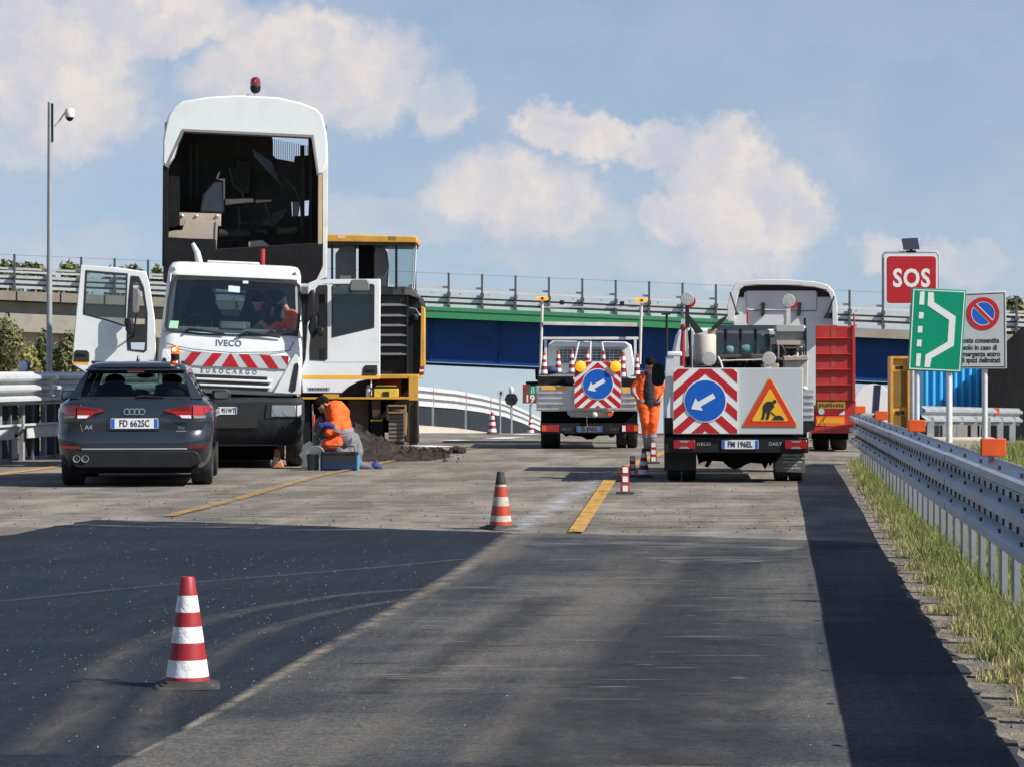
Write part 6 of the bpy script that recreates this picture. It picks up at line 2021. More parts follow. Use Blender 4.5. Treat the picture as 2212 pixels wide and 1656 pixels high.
def build_far_truck():
    Y = 51.5
    Z = Zm(1195, 1275, .002666)
    ft = thing('cone_truck', 'distant white flat-bed works truck with cones on the bed and two lit amber lamps', 'truck', ((1473 - 1280) * Y / 7000, Y, 0), R(-1.0))
    P = Z.p
    MB().box(Z.x(832), Z.x(1530), .06, 3.3, Z.z(1005), Z.z(990)).build('bed_floor', STEEL_DULL, ft)
    tg = MB().prism(P([(832, 838), (1530, 850), (1530, 1003), (832, 1003)]), .02, .06).build('tailgate', SILVER, ft)
    for zy in (888, 925, 962):
        MB().box(Z.x(838), Z.x(1085), -.01, .02, Z.z(zy + 7), Z.z(zy - 7)).box(Z.x(1420), Z.x(1525), -.01, .02, Z.z(zy + 7), Z.z(zy - 7)).build('pressed_rib', SILVER, tg, bevel=.006)
    MB().box(Z.x(865), Z.x(1040), -.005, .018, Z.z(867), Z.z(842)).box(Z.x(1418), Z.x(1478), -.005, .018, Z.z(880), Z.z(853)).build('amber_strip', AMBERREFLECT, tg)
    for s, x in ((-1, 838), (1, 1526)):
        MB().box(Z.x(x) - .02, Z.x(x) + .02, .06, 3.3, Z.z(1003), Z.z(845)).build('side_board', SILVER, ft)
    MB().box(Z.x(830), Z.x(1530), .03, .12, Z.z(1012), Z.z(1004)).build('bed_edge', WHITE_DIRTY, ft)
    # head board, cab
    cab = MB().loft([[(Z.x(a_), y, Z.z(b_)) for a_, b_ in ((890, 700), (905, 540), (940, 515), (1480, 525), (1520, 548), (1545, 700), (1545, 1000), (890, 1000))] for y in (3.6, 5.2)]).build('cab', WHITE, ft, bevel=.03)
    MB().loft([[(Z.x(a_), y, Z.z(b_)) for a_, b_ in ((920, 545), (950, 520), (1470, 530), (1500, 552), (1490, 565), (930, 560))] for y in (3.45, 3.62)]).build('roof_lip', WHITE, ft, bevel=.02)
    MB().prism(rpoly(Z.x(985), Z.x(1450), Z.z(680), Z.z(580), .05, 4), 3.58, 3.605).build('rear_window', mat('dark_window', (.03, .035, .04), .1, coat=1), ft)
    gm = MB()
    for i in range(16):
        x = Z.x(985 + 465 * i / 15); gm.box(x - .006, x + .006, 3.50, 3.515, Z.z(680), Z.z(578))
    for i in range(6):
        zz = Z.z(680 - 100 * i / 5); gm.box(Z.x(985), Z.x(1450), 3.485, 3.50, zz - .006, zz + .006)
    gm.build('window_mesh', STEEL_DULL, ft, smooth=False)
    fr = MB()
    fr.box(Z.x(862), Z.x(1568), 3.35, 3.43, Z.z(510), Z.z(490)).box(Z.x(878), Z.x(896), 3.35, 3.43, Z.z(990), Z.z(510)).box(Z.x(1536), Z.x(1554), 3.35, 3.43, Z.z(990), Z.z(510))
    fr.build('head_frame', WHITE_DIRTY, ft, bevel=.006)
    for (a_, b_) in (((1130, 525), (1095, 690)), ((1217, 520), (1213, 690)), ((1300, 525), (1325, 690))):
        MB().tube((Z.x(a_[0]), 3.3, Z.z(a_[1])), (Z.x(b_[0]), 3.3, Z.z(b_[1])), .022).build('frame_bar', WHITE, ft)
    for x0, y0, x1, y1 in ((864, 228, 850, 730), (1590, 242, 1578, 690)):
        p_ = MB().tube((Z.x(x0), 3.2, Z.z(y0)), (Z.x(x1), 3.2, Z.z(y1)), .028).build('lamp_post', OFFWHITE, ft)
        lb_ = MB().prism(rpoly(Z.x(x0 - 44), Z.x(x0 + 44), Z.z(y0 - 6), Z.z(y0 - 32), .03, 4), 3.12, 3.28).build('light_bar', AMBERLIT, ft, bevel=.015)
        MB().box(Z.x(x0 - 10), Z.x(x0 + 10), 3.105, 3.119, Z.z(y0 - 10), Z.z(y0 - 28)).build('lamp_gap', SIGNBLACK, lb_)
    MB().prism(P([(868, 378), (1556, 388), (1554, 416), (868, 402)]), 3.15, 3.2).build('cross_bar', mat('rust_streaked_white', (.66, .64, .60), .5, dirt_or_shade=(.35, .17, .08), damt=.85, dscale=1.6), ft, bevel=.004)
    for x, zy in ((1007, 238), (1448, 245)):
        MB().box(Z.x(x - 16), Z.x(x + 16), 3.2, 3.3, Z.z(zy + 16), Z.z(zy - 16)).build('work_lamp', BLACK, ft, bevel=.01)
    MB().box(Z.x(870), Z.x(1560), 3.22, 3.26, Z.z(275), Z.z(268)).build('lamp_bar', STEEL, ft)
    # board
    bd = chevron_board(ft, Z.x(1093), Z.x(1414), Z.z(990), Z.z(672), -.10, Z.x(1255), Z.z(828), 102 * Z.k, band=.095)
    amber_lamp(ft, Z.x(1135), Z.z(707), 38 * Z.k, -.13)
    amber_lamp(ft, Z.x(1376), Z.z(708), 38 * Z.k, -.13)
    # rear end
    MB().prism(P([(862, 1005), (1532, 1005), (1530, 1100), (862, 1100)]), .15, .9).build('chassis_frame', UNDER, ft)
    MB().prism(P([(858, 1095), (1535, 1098), (1533, 1168), (858, 1168)]), .0, .12).build('rear_bumper', BLACK, ft, bevel=.012)
    for a_, b_, c_ in ((868, 985, SIGNRED), (1420, 1532, SIGNRED)):
        t_ = MB().box(Z.x(a_), Z.x(b_), -.02, .0, Z.z(1155), Z.z(1108)).build('tail_lamp', TAILRED, ft, bevel=.006)
        xx = a_ if a_ < 1000 else b_ - 30
        MB().box(Z.x(xx), Z.x(xx + 30), -.026, -.0205, Z.z(1150), Z.z(1112)).build('amber_lens', ORANGE, t_)
    t_ = MB().box(Z.x(1422), Z.x(1445), -.028, -.0205, Z.z(1152), Z.z(1112)).build('reverse_lamp', LENSCLEAR, ft)
    pl_ = plate(ft, Z.x(1195), Z.z(1137), .48, .11, -.003, 'CK 874KG', .85, PLATEDIRTSHADE)
    text(ft, 'IVECO', .06, (Z.x(1035), -.004, Z.z(1138)), mat('dim_grey_lettering', (.14, .14, .14), .5))
    text(ft, 'DAILY', .06, (Z.x(1370), -.004, Z.z(1138)), mat('dim_grey_lettering', (.14, .14, .14), .5))
    hk = MB().prism(P([(1040, 1012), (1365, 1012), (1355, 1045), (1330, 1058), (1070, 1055), (1045, 1035)]), .0, .14).build('tow_beam', STEEL_DULL, ft, bevel=.015)
    MB().box(Z.x(1110), Z.x(1310), -.012, -.0005, Z.z(1032), Z.z(1024)).build('amber_strip', AMBERREFLECT, hk)
    MB().ball((Z.x(1232), -.06, Z.z(1038)), .055).build('tow_ball', OFFWHITE, hk)
    MB().lathe([(.05, -.02), (.05, .02)], (Z.x(1340), -.04, Z.z(1030)), 16, 'y').build('round_reflector', ORANGE, hk)
    MB().path([(Z.x(1180), -.02, Z.z(1050)), (Z.x(1178), -.03, Z.z(1085)), (Z.x(1182), -.01, Z.z(1115))], .006, 6).build('chain', STEEL, hk)
    for x in (895, 960, 1425, 1500):
        wheel(ft, Z.x(x), .95, .36, .19, STEEL_DULL)
    for x in (915, 1475):
        wheel(ft, Z.x(x), 4.3, .36, .22, STEEL_DULL)
    MB().prism(P([(1000, 1165), (1392, 1165), (1370, 1195), (1345, 1200), (1330, 1185), (1255, 1190), (1225, 1212), (1180, 1215), (1150, 1195), (1060, 1185), (1035, 1195)]), .7, 1.2).build('rear_axle', UNDER, ft)
    MB().prism(P([(805, 715), (835, 712), (835, 808), (808, 808)]), 4.6, 4.75).build('door_mirror', BLACK, ft, bevel=.03)
    # clutter on the bed
    ld_ = MB()
    for i in range(10):
        x = random.uniform(Z.x(850), Z.x(1500)); zz = Z.z(840) + random.uniform(-.05, .12)
        ld_.tube((x - .3, .5 + .2 * i, zz), (x + .35, .55 + .2 * i, zz + random.uniform(-.05, .1)), .03, n=6)
    ld_.box(Z.x(838), Z.x(1085), .10, .5, Z.z(838), Z.z(775)).box(Z.x(1420), Z.x(1520), .10, .5, Z.z(850), Z.z(790))
    ld_.build('stacked_barrier_feet', SOOT, ft)
    return ft, Z


far_truck, ZF = build_far_truck()
flm = far_truck.location
for x, zt, zb, y, lab in ((885, 605, 772, .35, 'leftmost cone on the distant flat-bed, standing at its left rear corner'),
                          (985, 597, 760, .6, 'second cone from the left on the distant flat-bed'),
                          (1083, 592, 760, .9, 'third cone from the left on the distant flat-bed, left of the left amber lamp'),
                          (1195, 592, 760, 1.2, 'cone on the distant flat-bed showing above the left half of the arrow board'),
                          (1308, 597, 765, 1.2, 'cone on the distant flat-bed showing above the right half of the arrow board'),
                          (1412, 640, 790, .7, 'cone on the distant flat-bed half hidden behind the right amber lamp'),
                          (1436, 605, 795, .5, 'cone on the distant flat-bed right of the right amber lamp'),
                          (1532, 622, 775, .4, 'rightmost cone on the distant flat-bed, above the walking man')):
    t = thing('traffic_cone', lab, 'traffic cone', flm + Vector((ZF.x(x), y, ZF.z(zb))), 0, 'cones on the distant flat-bed truck')
    cone_parts(t, (zb - zt) * ZF.k, RW, (zb - zt) * ZF.k * .15, (zb - zt) * ZF.k * .055)
bag = thing('blue_bag', 'small blue bag between the left cones on the distant flat-bed', 'bag', flm + Vector((ZF.x(933), .5, ZF.z(760))))
MB().ball((0, 0, .07), .14, .1, .08, 12, 8).build('bag', mat('dark_blue_bag', (.012, .03, .11), .7), bag)


# ================================================================== near truck with sign board
def build_sign_truck():
    Y = 36.05
    Z = Zm(665, 1510, .001863)
    st = thing('sign_truck', 'nearer works truck seen from behind with a big white arrow and roadworks board', 'truck', ((1841 - 1280) * Y / 7000, Y, 0), R(-3.6))
    P = Z.p
    # board
    bd = MB().box(Z.x(228), Z.x(1122), -.05, -.02, Z.z(1172), Z.z(718)).build('sign_board', SIGNGREY, st, bevel=.006)
    chevron_board(bd, Z.x(230), Z.x(672), Z.z(1168), Z.z(722), -.073, Z.x(450), Z.z(942), 140 * Z.k, band=.118)
    def tri(pts, y, m, nm):
        return MB().prism(P(pts), y, y + .005).build(nm, m, bd, bevel=.0)
    def rtri(f, y, m, nm):
        a_, b_, c_ = [Vector(p_) for p_ in P([(895, 775), (700, 1122), (1090, 1122)])]
        cen = (a_ + b_ + c_) / 3
        pts = []
        V_ = [cen + (q - cen) * f for q in (a_, b_, c_)]
        for i in range(3):
            q, pr, nx = V_[i], V_[i - 1], V_[(i + 1) % 3]
            d1, d2 = (pr - q).normalized(), (nx - q).normalized()
            r_ = .035
            for t in (0, .25, .5, .75, 1):
                s0 = q + d1 * r_ * (1 - t) ; s1 = q + d2 * r_ * t
                pts.append((q + d1 * r_ * (1 - t) ** 2 + d2 * r_ * t ** 2))
        return MB().prism([(p_.x, p_.y) for p_ in pts], y, y + .004).build(nm, m, bd)
    rtri(1.0, -.057, SIGNYELLOW, 'yellow_edge'); rtri(.955, -.062, SIGNORANGE, 'red_triangle'); rtri(.66, -.067, SIGNYELLOW, 'yellow_field')
    yy = -.072
    man = MB()
    man.prism(P([(868, 950), (895, 945), (918, 955), (922, 968), (905, 985), (880, 1012), (848, 1002), (848, 975)]), yy, yy + .004)
    man.prism(P([(848, 1000), (872, 1005), (862, 1035), (855, 1068), (835, 1070), (846, 1035)]), yy - .0002, yy + .0038)
    man.prism(P([(872, 1003), (900, 1000), (895, 1035), (885, 1070), (868, 1070), (876, 1035)]), yy - .0004, yy + .0036)
    man.prism(P([(903, 980), (920, 966), (925, 985), (902, 1012), (880, 1020), (878, 1012), (893, 1002)]), yy - .0006, yy + .0034)
    man.prism([(Z.x(927) + 13 * Z.k * math.cos(a_), Z.z(947) + 13 * Z.k * math.sin(a_)) for a_ in np.linspace(0, 6.2, 16)[:-1]], yy - .0008, yy + .0032)
    man.prism(P([(900, 1018), (904, 1015), (945, 1052), (940, 1056)]), yy - .001, yy + .003)
    man.prism(P([(908, 1070), (922, 1055), (945, 1042), (965, 1042), (985, 1058), (995, 1072)]), yy - .0012, yy + .0028)
    man.build('roadworks_figure', SIGNBLACK, bd)
    # rear end
    MB().box(Z.x(168), Z.x(1158), .02, .9, Z.z(1245), Z.z(1165)).build('frame', UNDER, st)
    MB().box(Z.x(166), Z.x(1160), -.02, .08, Z.z(1302), Z.z(1195)).build('rear_bumper', BLACK, st, bevel=.01)
    for a_, b_ in ((230, 380), (998, 1150)):
        t_ = MB().box(Z.x(a_), Z.x(b_), -.045, -.021, Z.z(1274), Z.z(1214)).build('tail_lamp', TAILRED, st, bevel=.008)
        c_ = (a_ + b_) / 2
        for zz0, zz1 in ((1272, 1258), (1230, 1217)):
            MB().prism(P([(c_ - 38, zz0 if zz0 > 1240 else zz1), (c_ + 38, zz0 if zz0 > 1240 else zz1), (c_ + 22, zz1 if zz0 > 1240 else zz0), (c_ - 22, zz1 if zz0 > 1240 else zz0)]), -.049, -.0455).build('clear_lens', LENSGREY, t_)
    plate(st, Z.x(690), Z.z(1243), .47, .115, -.024, 'FM 196EL', .92)
    text(st, 'IVECO', .062, (Z.x(440), -.022, Z.z(1240)), mat('pale_grey_lettering', (.32, .32, .32), .5), bold=.001)
    text(st, 'DAILY', .062, (Z.x(932), -.022, Z.z(1240)), mat('pale_grey_lettering', (.32, .32, .32), .5), bold=.001)
    MB().box(Z.x(1150), Z.x(1161), -.01, .02, Z.z(1300), Z.z(1160)).build('white_edge_strip', WHITE_DIRTY, st)
    MB().prism(P([(385, 1296), (985, 1296), (905, 1400), (895, 1372), (870, 1425), (850, 1385), (770, 1378), (735, 1390), (695, 1415), (650, 1423), (610, 1405), (575, 1370), (500, 1366), (470, 1412), (450, 1405), (468, 1366), (420, 1378), (408, 1395)]), .45, .95).build('rear_axle', UNDER, st)
    for x in (232, 338, 985, 1088):
        wheel(st, Z.x(x), .85, .375, .185, STEEL_DULL)
    for x in (262, 1075):
        wheel(st, Z.x(x), 4.2, .375, .22, STEEL_DULL)
    mf = MB().prism(P([(1000, 1296), (1142, 1296), (1140, 1440), (932, 1432), (932, 1375)]), .10, .12).build('mud_flap', mat('grey_mud_flap', (.115, .108, .098), .8, var=.25, vscale=8), st, bevel=.004)
    FADED = mat('faded_white_print', (.48, .48, .47), .6)
    for (zy, hw_, hh) in ((1318, 66, 9), (1366, 62, 7), (1388, 26, 6), (1408, 52, 6)):
        x_ = 1050 - hw_
        while x_ < 1050 + hw_:
            l_ = random.uniform(5, 12)
            MB().box(Z.x(x_), Z.x(x_ + l_), .0975, .0992, Z.z(zy + hh * random.uniform(.5, 1)), Z.z(zy - hh * random.uniform(.4, 1))).build('faded_print', FADED, mf)
            x_ += l_ + random.uniform(2, 5)
    MB().box(Z.x(990), Z.x(1135), .092, .099, Z.z(1344), Z.z(1338)).build('white_bar', FADED, mf)
    MB().prism(P([(165, 1300), (390, 1300), (388, 1430), (166, 1430)]), .30, .32).build('mud_flap', BLACK, st)
    # bed sides
    MB().prism(P([(178, 640), (228, 640), (226, 850), (168, 1060), (170, 850)]), .02, .08).build('stake_side', STEEL, st, bevel=.006)
    MB().box(Z.x(172) - .02, Z.x(172) + .02, .05, 3.2, Z.z(1165), Z.z(860)).build('side_board', SILVER, st)
    MB().box(Z.x(168), Z.x(226), .0, .05, Z.z(1165), Z.z(1060)).build('corner_post', BLACK, st)
    MB().box(Z.x(168), Z.x(1158), .05, 3.2, Z.z(1175), Z.z(1155)).build('bed_floor', DARK, st)
    sb = MB().box(Z.x(1122), Z.x(1200), .10, .14, Z.z(1080), Z.z(870)).build('side_step_panel', SILVER, st)
    for zy in (905, 950, 995, 1040):
        MB().box(Z.x(1124), Z.x(1198), .085, .10, Z.z(zy + 8), Z.z(zy - 8)).build('pressed_rib', SILVER, sb, bevel=.005)
    MB().box(Z.x(1122), Z.x(1205), .1, .5, Z.z(1150), Z.z(1085)).build('tool_locker', DARK, st)
    MB().box(Z.x(185), Z.x(290), .0, .12, Z.z(640), Z.z(605)).build('white_bolster', WHITE, st, bevel=.02)
    # cab
    cab = MB().loft([[(Z.x(a_), y, Z.z(b_)) for a_, b_ in ((195, 1150), (200, 640), (240, 470), (262, 430), (300, 415), (1050, 415), (1110, 440), (1160, 640), (1165, 1150))] for y in (3.35, 5.0)]).build('cab', WHITE, st, bevel=.04)
    rwin = MB().prism(rpoly(Z.x(535), Z.x(945), Z.z(625), Z.z(425), .04, 4), 3.31, 3.345).build('rear_window', mat('teal_window', (.02, .055, .06), .08, coat=1.0), st)
    MB().prism(P([(540, 432), (945, 432), (945, 462), (540, 455)]), 3.29, 3.305).build('white_blind', WHITE, rwin)
    for x in (612, 725, 838):
        MB().box(Z.x(x - 9), Z.x(x + 9), 3.26, 3.285, Z.z(625), Z.z(425)).build('window_bar', DARK, rwin)
    MB().box(Z.x(530), Z.x(1110), 3.2, 3.3, Z.z(425), Z.z(396)).build('roof_edge_bar', mat('blue_grey_bar', (.045, .055, .075), .5), st)
    for (x, w, zy, h_) in ((600, 22, 590, 50), (645, 40, 580, 60), (780, 60, 570, 70)):
        MB().ball((Z.x(x), 3.30, Z.z(zy)), w * Z.k, .02, h_ * Z.k * .5).build('teal_blob', mat('pale_teal', (.16, .34, .33), .4), rwin)  # pale teal blobs set on the rear window
    MB().prism(P([(875, 455), (912, 455), (900, 475), (888, 475)]), 3.27, 3.285).build('white_sticker', SIGNWHITE, rwin)
    # clutter over the board
    MB().lathe([(78 * Z.k, 0), (80 * Z.k, .02), (80 * Z.k, 215 * Z.k), (75 * Z.k, 225 * Z.k), (.02, 226 * Z.k)], (Z.x(450), .9, Z.z(705)), 26).build('beige_tank', BARREL, st)
    MB().box(Z.x(470), Z.x(525), .9, 1.0, Z.z(480), Z.z(440)).build('tank_bracket', mat('tan_lining', (.50, .38, .24), .6), st)
    MB().prism(P([(312, 345), (345, 350), (440, 462), (425, 470), (385, 480), (352, 420)]), .8, .86).build('black_flap', SIGNBLACK, st)
    MB().prism(P([(608, 345), (600, 372), (540, 435), (485, 455), (500, 430), (560, 372)]), .8, .86).build('black_flap', SIGNBLACK, st)
    MB().path([(Z.x(293), .4, Z.z(705)), (Z.x(293), .4, Z.z(560)), (Z.x(298), .4, Z.z(440))], [.036, .034, .022], 10).build('red_pipe', mat('dark_red_pipe', (.30, .02, .025), .4), st)
    MB().ball((Z.x(298), .38, Z.z(436)), .045, .03, .045).build('pipe_head', DARKRED, st)
    MB().prism(P([(305, 700), (305, 650), (370, 640), (400, 700)]), .6, .8).prism(P([(330, 460), (352, 440), (358, 640), (340, 640)]), .6, .66).build('valve_block', DARK, st, bevel=.01)
    MB().box(Z.x(318), Z.x(332), 1.2, 1.3, Z.z(640), Z.z(430)).build('silver_strip', SILVER, st)
    MB().prism(P([(540, 628), (870, 622), (985, 650), (985, 668), (700, 648), (545, 655)]), .3, .5).build('brown_boom', mat('brown_boom', (.09, .065, .05), .7, var=.3), st, bevel=.01)
    MB().path([(Z.x(545), .25, Z.z(668)), (Z.x(700), .22, Z.z(664)), (Z.x(850), .25, Z.z(660))], .010, 6).path([(Z.x(540), .25, Z.z(640)), (Z.x(560), .22, Z.z(680)), (Z.x(570), .2, Z.z(720))], .012, 6).build('hose', OFFWHITE, st)
    MB().box(Z.x(560), Z.x(840), .5, 1.2, Z.z(720), Z.z(672)).build('engine_block', SOOT, st, bevel=.02)
    MB().prism(P([(840, 700), (870, 668), (960, 690), (960, 720), (840, 720)]), .2, .5).build('fuel_can', BEIGE, st, bevel=.01)
    for (x, z0_, z1_, w_, m_) in ((560, 720, 630, 6, DARK), (610, 720, 640, 5, OFFWHITE), (690, 720, 640, 7, DARK), (745, 720, 655, 5, STEEL_DULL), (800, 720, 640, 6, DARK), (930, 720, 560, 7, DARK), (965, 720, 560, 5, STEEL_DULL), (350, 720, 440, 6, DARK), (362, 720, 460, 4, SILVER), (1140, 720, 560, 5, DARK), (1155, 640, 440, 6, DARK)):
        MB().box(Z.x(x - w_), Z.x(x + w_), .55, .62, Z.z(z0_), Z.z(z1_)).build('frame_upright', m_, st)
    for (xa, xb, zy, m_) in ((380, 560, 690, DARK), (560, 940, 690, DARK), (620, 860, 705, STEEL_DULL), (860, 1000, 640, DARK), (930, 1160, 600, DARK), (1000, 1160, 575, STEEL_DULL)):
        MB().tube((Z.x(xa), .7, Z.z(zy)), (Z.x(xb), .75, Z.z(zy - 4)), .016, n=8).build('frame_pipe', m_, st)
    for pts_ in ([(575, 715), (600, 660), (660, 650), (700, 700)], [(720, 715), (760, 670), (830, 690), (850, 715)], [(400, 715), (420, 690), (520, 700), (545, 640)], [(985, 560), (1010, 610), (1000, 650)]):
        MB().path([(Z.x(a_), .45, Z.z(b_)) for a_, b_ in pts_], .015, 7).build('hose', SIGNBLACK, st)
    MB().lathe([(.09, -.12), (.09, .12)], (Z.x(640), .9, Z.z(690)), 16, 'x').build('air_tank', mat('rusty_brown', (.10, .06, .04), .7, var=.4), st)
    MB().box(Z.x(700), Z.x(800), .65, .95, Z.z(715), Z.z(665)).build('pump_unit', mat('rusty_brown', (.10, .06, .04), .7, var=.4), st, bevel=.015)
    MB().prism(P([(300, 628), (1165, 640), (1165, 725), (300, 725)]), 2.95, 3.0).build('dark_headboard', mat('brown_black_steel', (.02, .016, .013), .7, var=.4, spec=.2), st)
    MB().prism(P([(955, 540), (1150, 545), (1150, 640), (955, 640)]), 2.9, 2.94).build('dark_panel', SOOT, st)
    MB().prism(P([(950, 470), (1100, 470), (1100, 545), (950, 545)]), 3.25, 3.30).build('dark_panel', INTERIOR, st)
    bx = MB().prism(P([(945, 425), (1150, 425), (1150, 545), (1130, 558), (950, 555)]), .6, 1.1).build('grey_equipment_box', mat('grey_box', (.30, .30, .27), .6, dirt_or_shade=(.2, .16, .1), damt=.5), st, bevel=.02)
    MB().prism(P([(938, 415), (1155, 420), (1152, 465), (940, 465)]), .55, 1.15).build('box_lid', mat('grey_lid', (.36, .36, .36), .5), bx, bevel=.02)
    MB().prism(P([(950, 525), (1148, 525), (1135, 556), (955, 556)]), .57, .6).build('box_lower_rim', BEIGE, bx)
    MB().tube((Z.x(1065), .8, Z.z(705)), (Z.x(1065), .8, Z.z(550)), .05).tube((Z.x(1020), .9, Z.z(705)), (Z.x(1020), .9, Z.z(550)), .018).build('box_stand', DARK, st)
    MB().tube((Z.x(1098), .75, Z.z(640)), (Z.x(1105), .75, Z.z(540)), .02).build('white_strut', OFFWHITE, st)
    cr = MB().prism(P([(1000, 665), (1168, 660), (1160, 870), (1128, 872), (1005, 760)]), .35, .8).build('beige_crate', BARREL, st, bevel=.012)
    MB().prism(P([(993, 632), (1012, 640), (1030, 630), (1050, 640), (1075, 628), (1100, 640), (1125, 630), (1168, 632), (1168, 664), (995, 668)]), .30, .85).build('crate_rim', BEIGE, cr, bevel=.01)
    MB().ball((Z.x(1140), .3, Z.z(860)), .045, .03, .03).build('strap_end', WHITE, cr)
    # four round lamps (unlit, rough grey faces)
    for x, zy, r_, zb in ((325, 240, 47, 440), (1025, 255, 47, 420), (477, 655, 50, 720), (890, 655, 48, 735)):
        l_ = MB().lathe([(r_ * Z.k * .6, .06), (r_ * Z.k, .02), (r_ * Z.k, -.01), (r_ * Z.k * .93, -.018), (.01, -.022)], (Z.x(x), .1, Z.z(zy)), 26, 'y').build('round_lamp', DISC, st)
        MB().box(Z.x(x - 14), Z.x(x + 14), .09, .12, Z.z(zb), Z.z(zy + r_ - 6)).build('lamp_stalk', OFFWHITE if x in (1025, 890) else DARK, l_)
        if zy < 300:
            MB().disc((Z.x(x + 14), Z.z(zy + 16)), r_ * Z.k * .96, .125, .004, 24).build('red_lens', SIGNRED, l_)
    for x, zt, zb in ((178, 330, 610), (760, 310, 400), (1170, 360, 440)):
        MB().tube((Z.x(x), 1.5, Z.z(zb)), (Z.x(x), 1.5, Z.z(zt)), .018).build('upright_rod', RED if x == 760 else DARK, st)
    MB().box(Z.x(140), Z.x(205), 1.46, 1.54, Z.z(336), Z.z(326)).build('rod_plate', DARK, st)
    MB().prism(rpoly(Z.x(282), Z.x(320), Z.z(430), Z.z(375), .01, 3), .5, .55).build('grey_tab', SIGNGREY, st)
    # left mirror out on its arm
    fx = lambda v: (st.location.x + Z.x(v)) * 1.129 - st.location.x - .29
    fz = lambda v: HC + (Z.z(v) - HC) * 1.129
    MB().prism(rpoly(fx(80), fx(165), fz(840), fz(690), .07, 6), 4.55, 4.75).build('door_mirror', BLACK, st, bevel=.02)
    MB().box(fx(145), fx(260), 4.6, 4.7, fz(800), fz(770)).build('mirror_arm', BLACK, st)
    MB().prism(rpoly(Z.x(1180), Z.x(1215), Z.z(650), Z.z(470), .03, 4), 4.5, 4.7).build('door_mirror', BLACK, st, bevel=.02)
    return st


sign_truck = build_sign_truck()


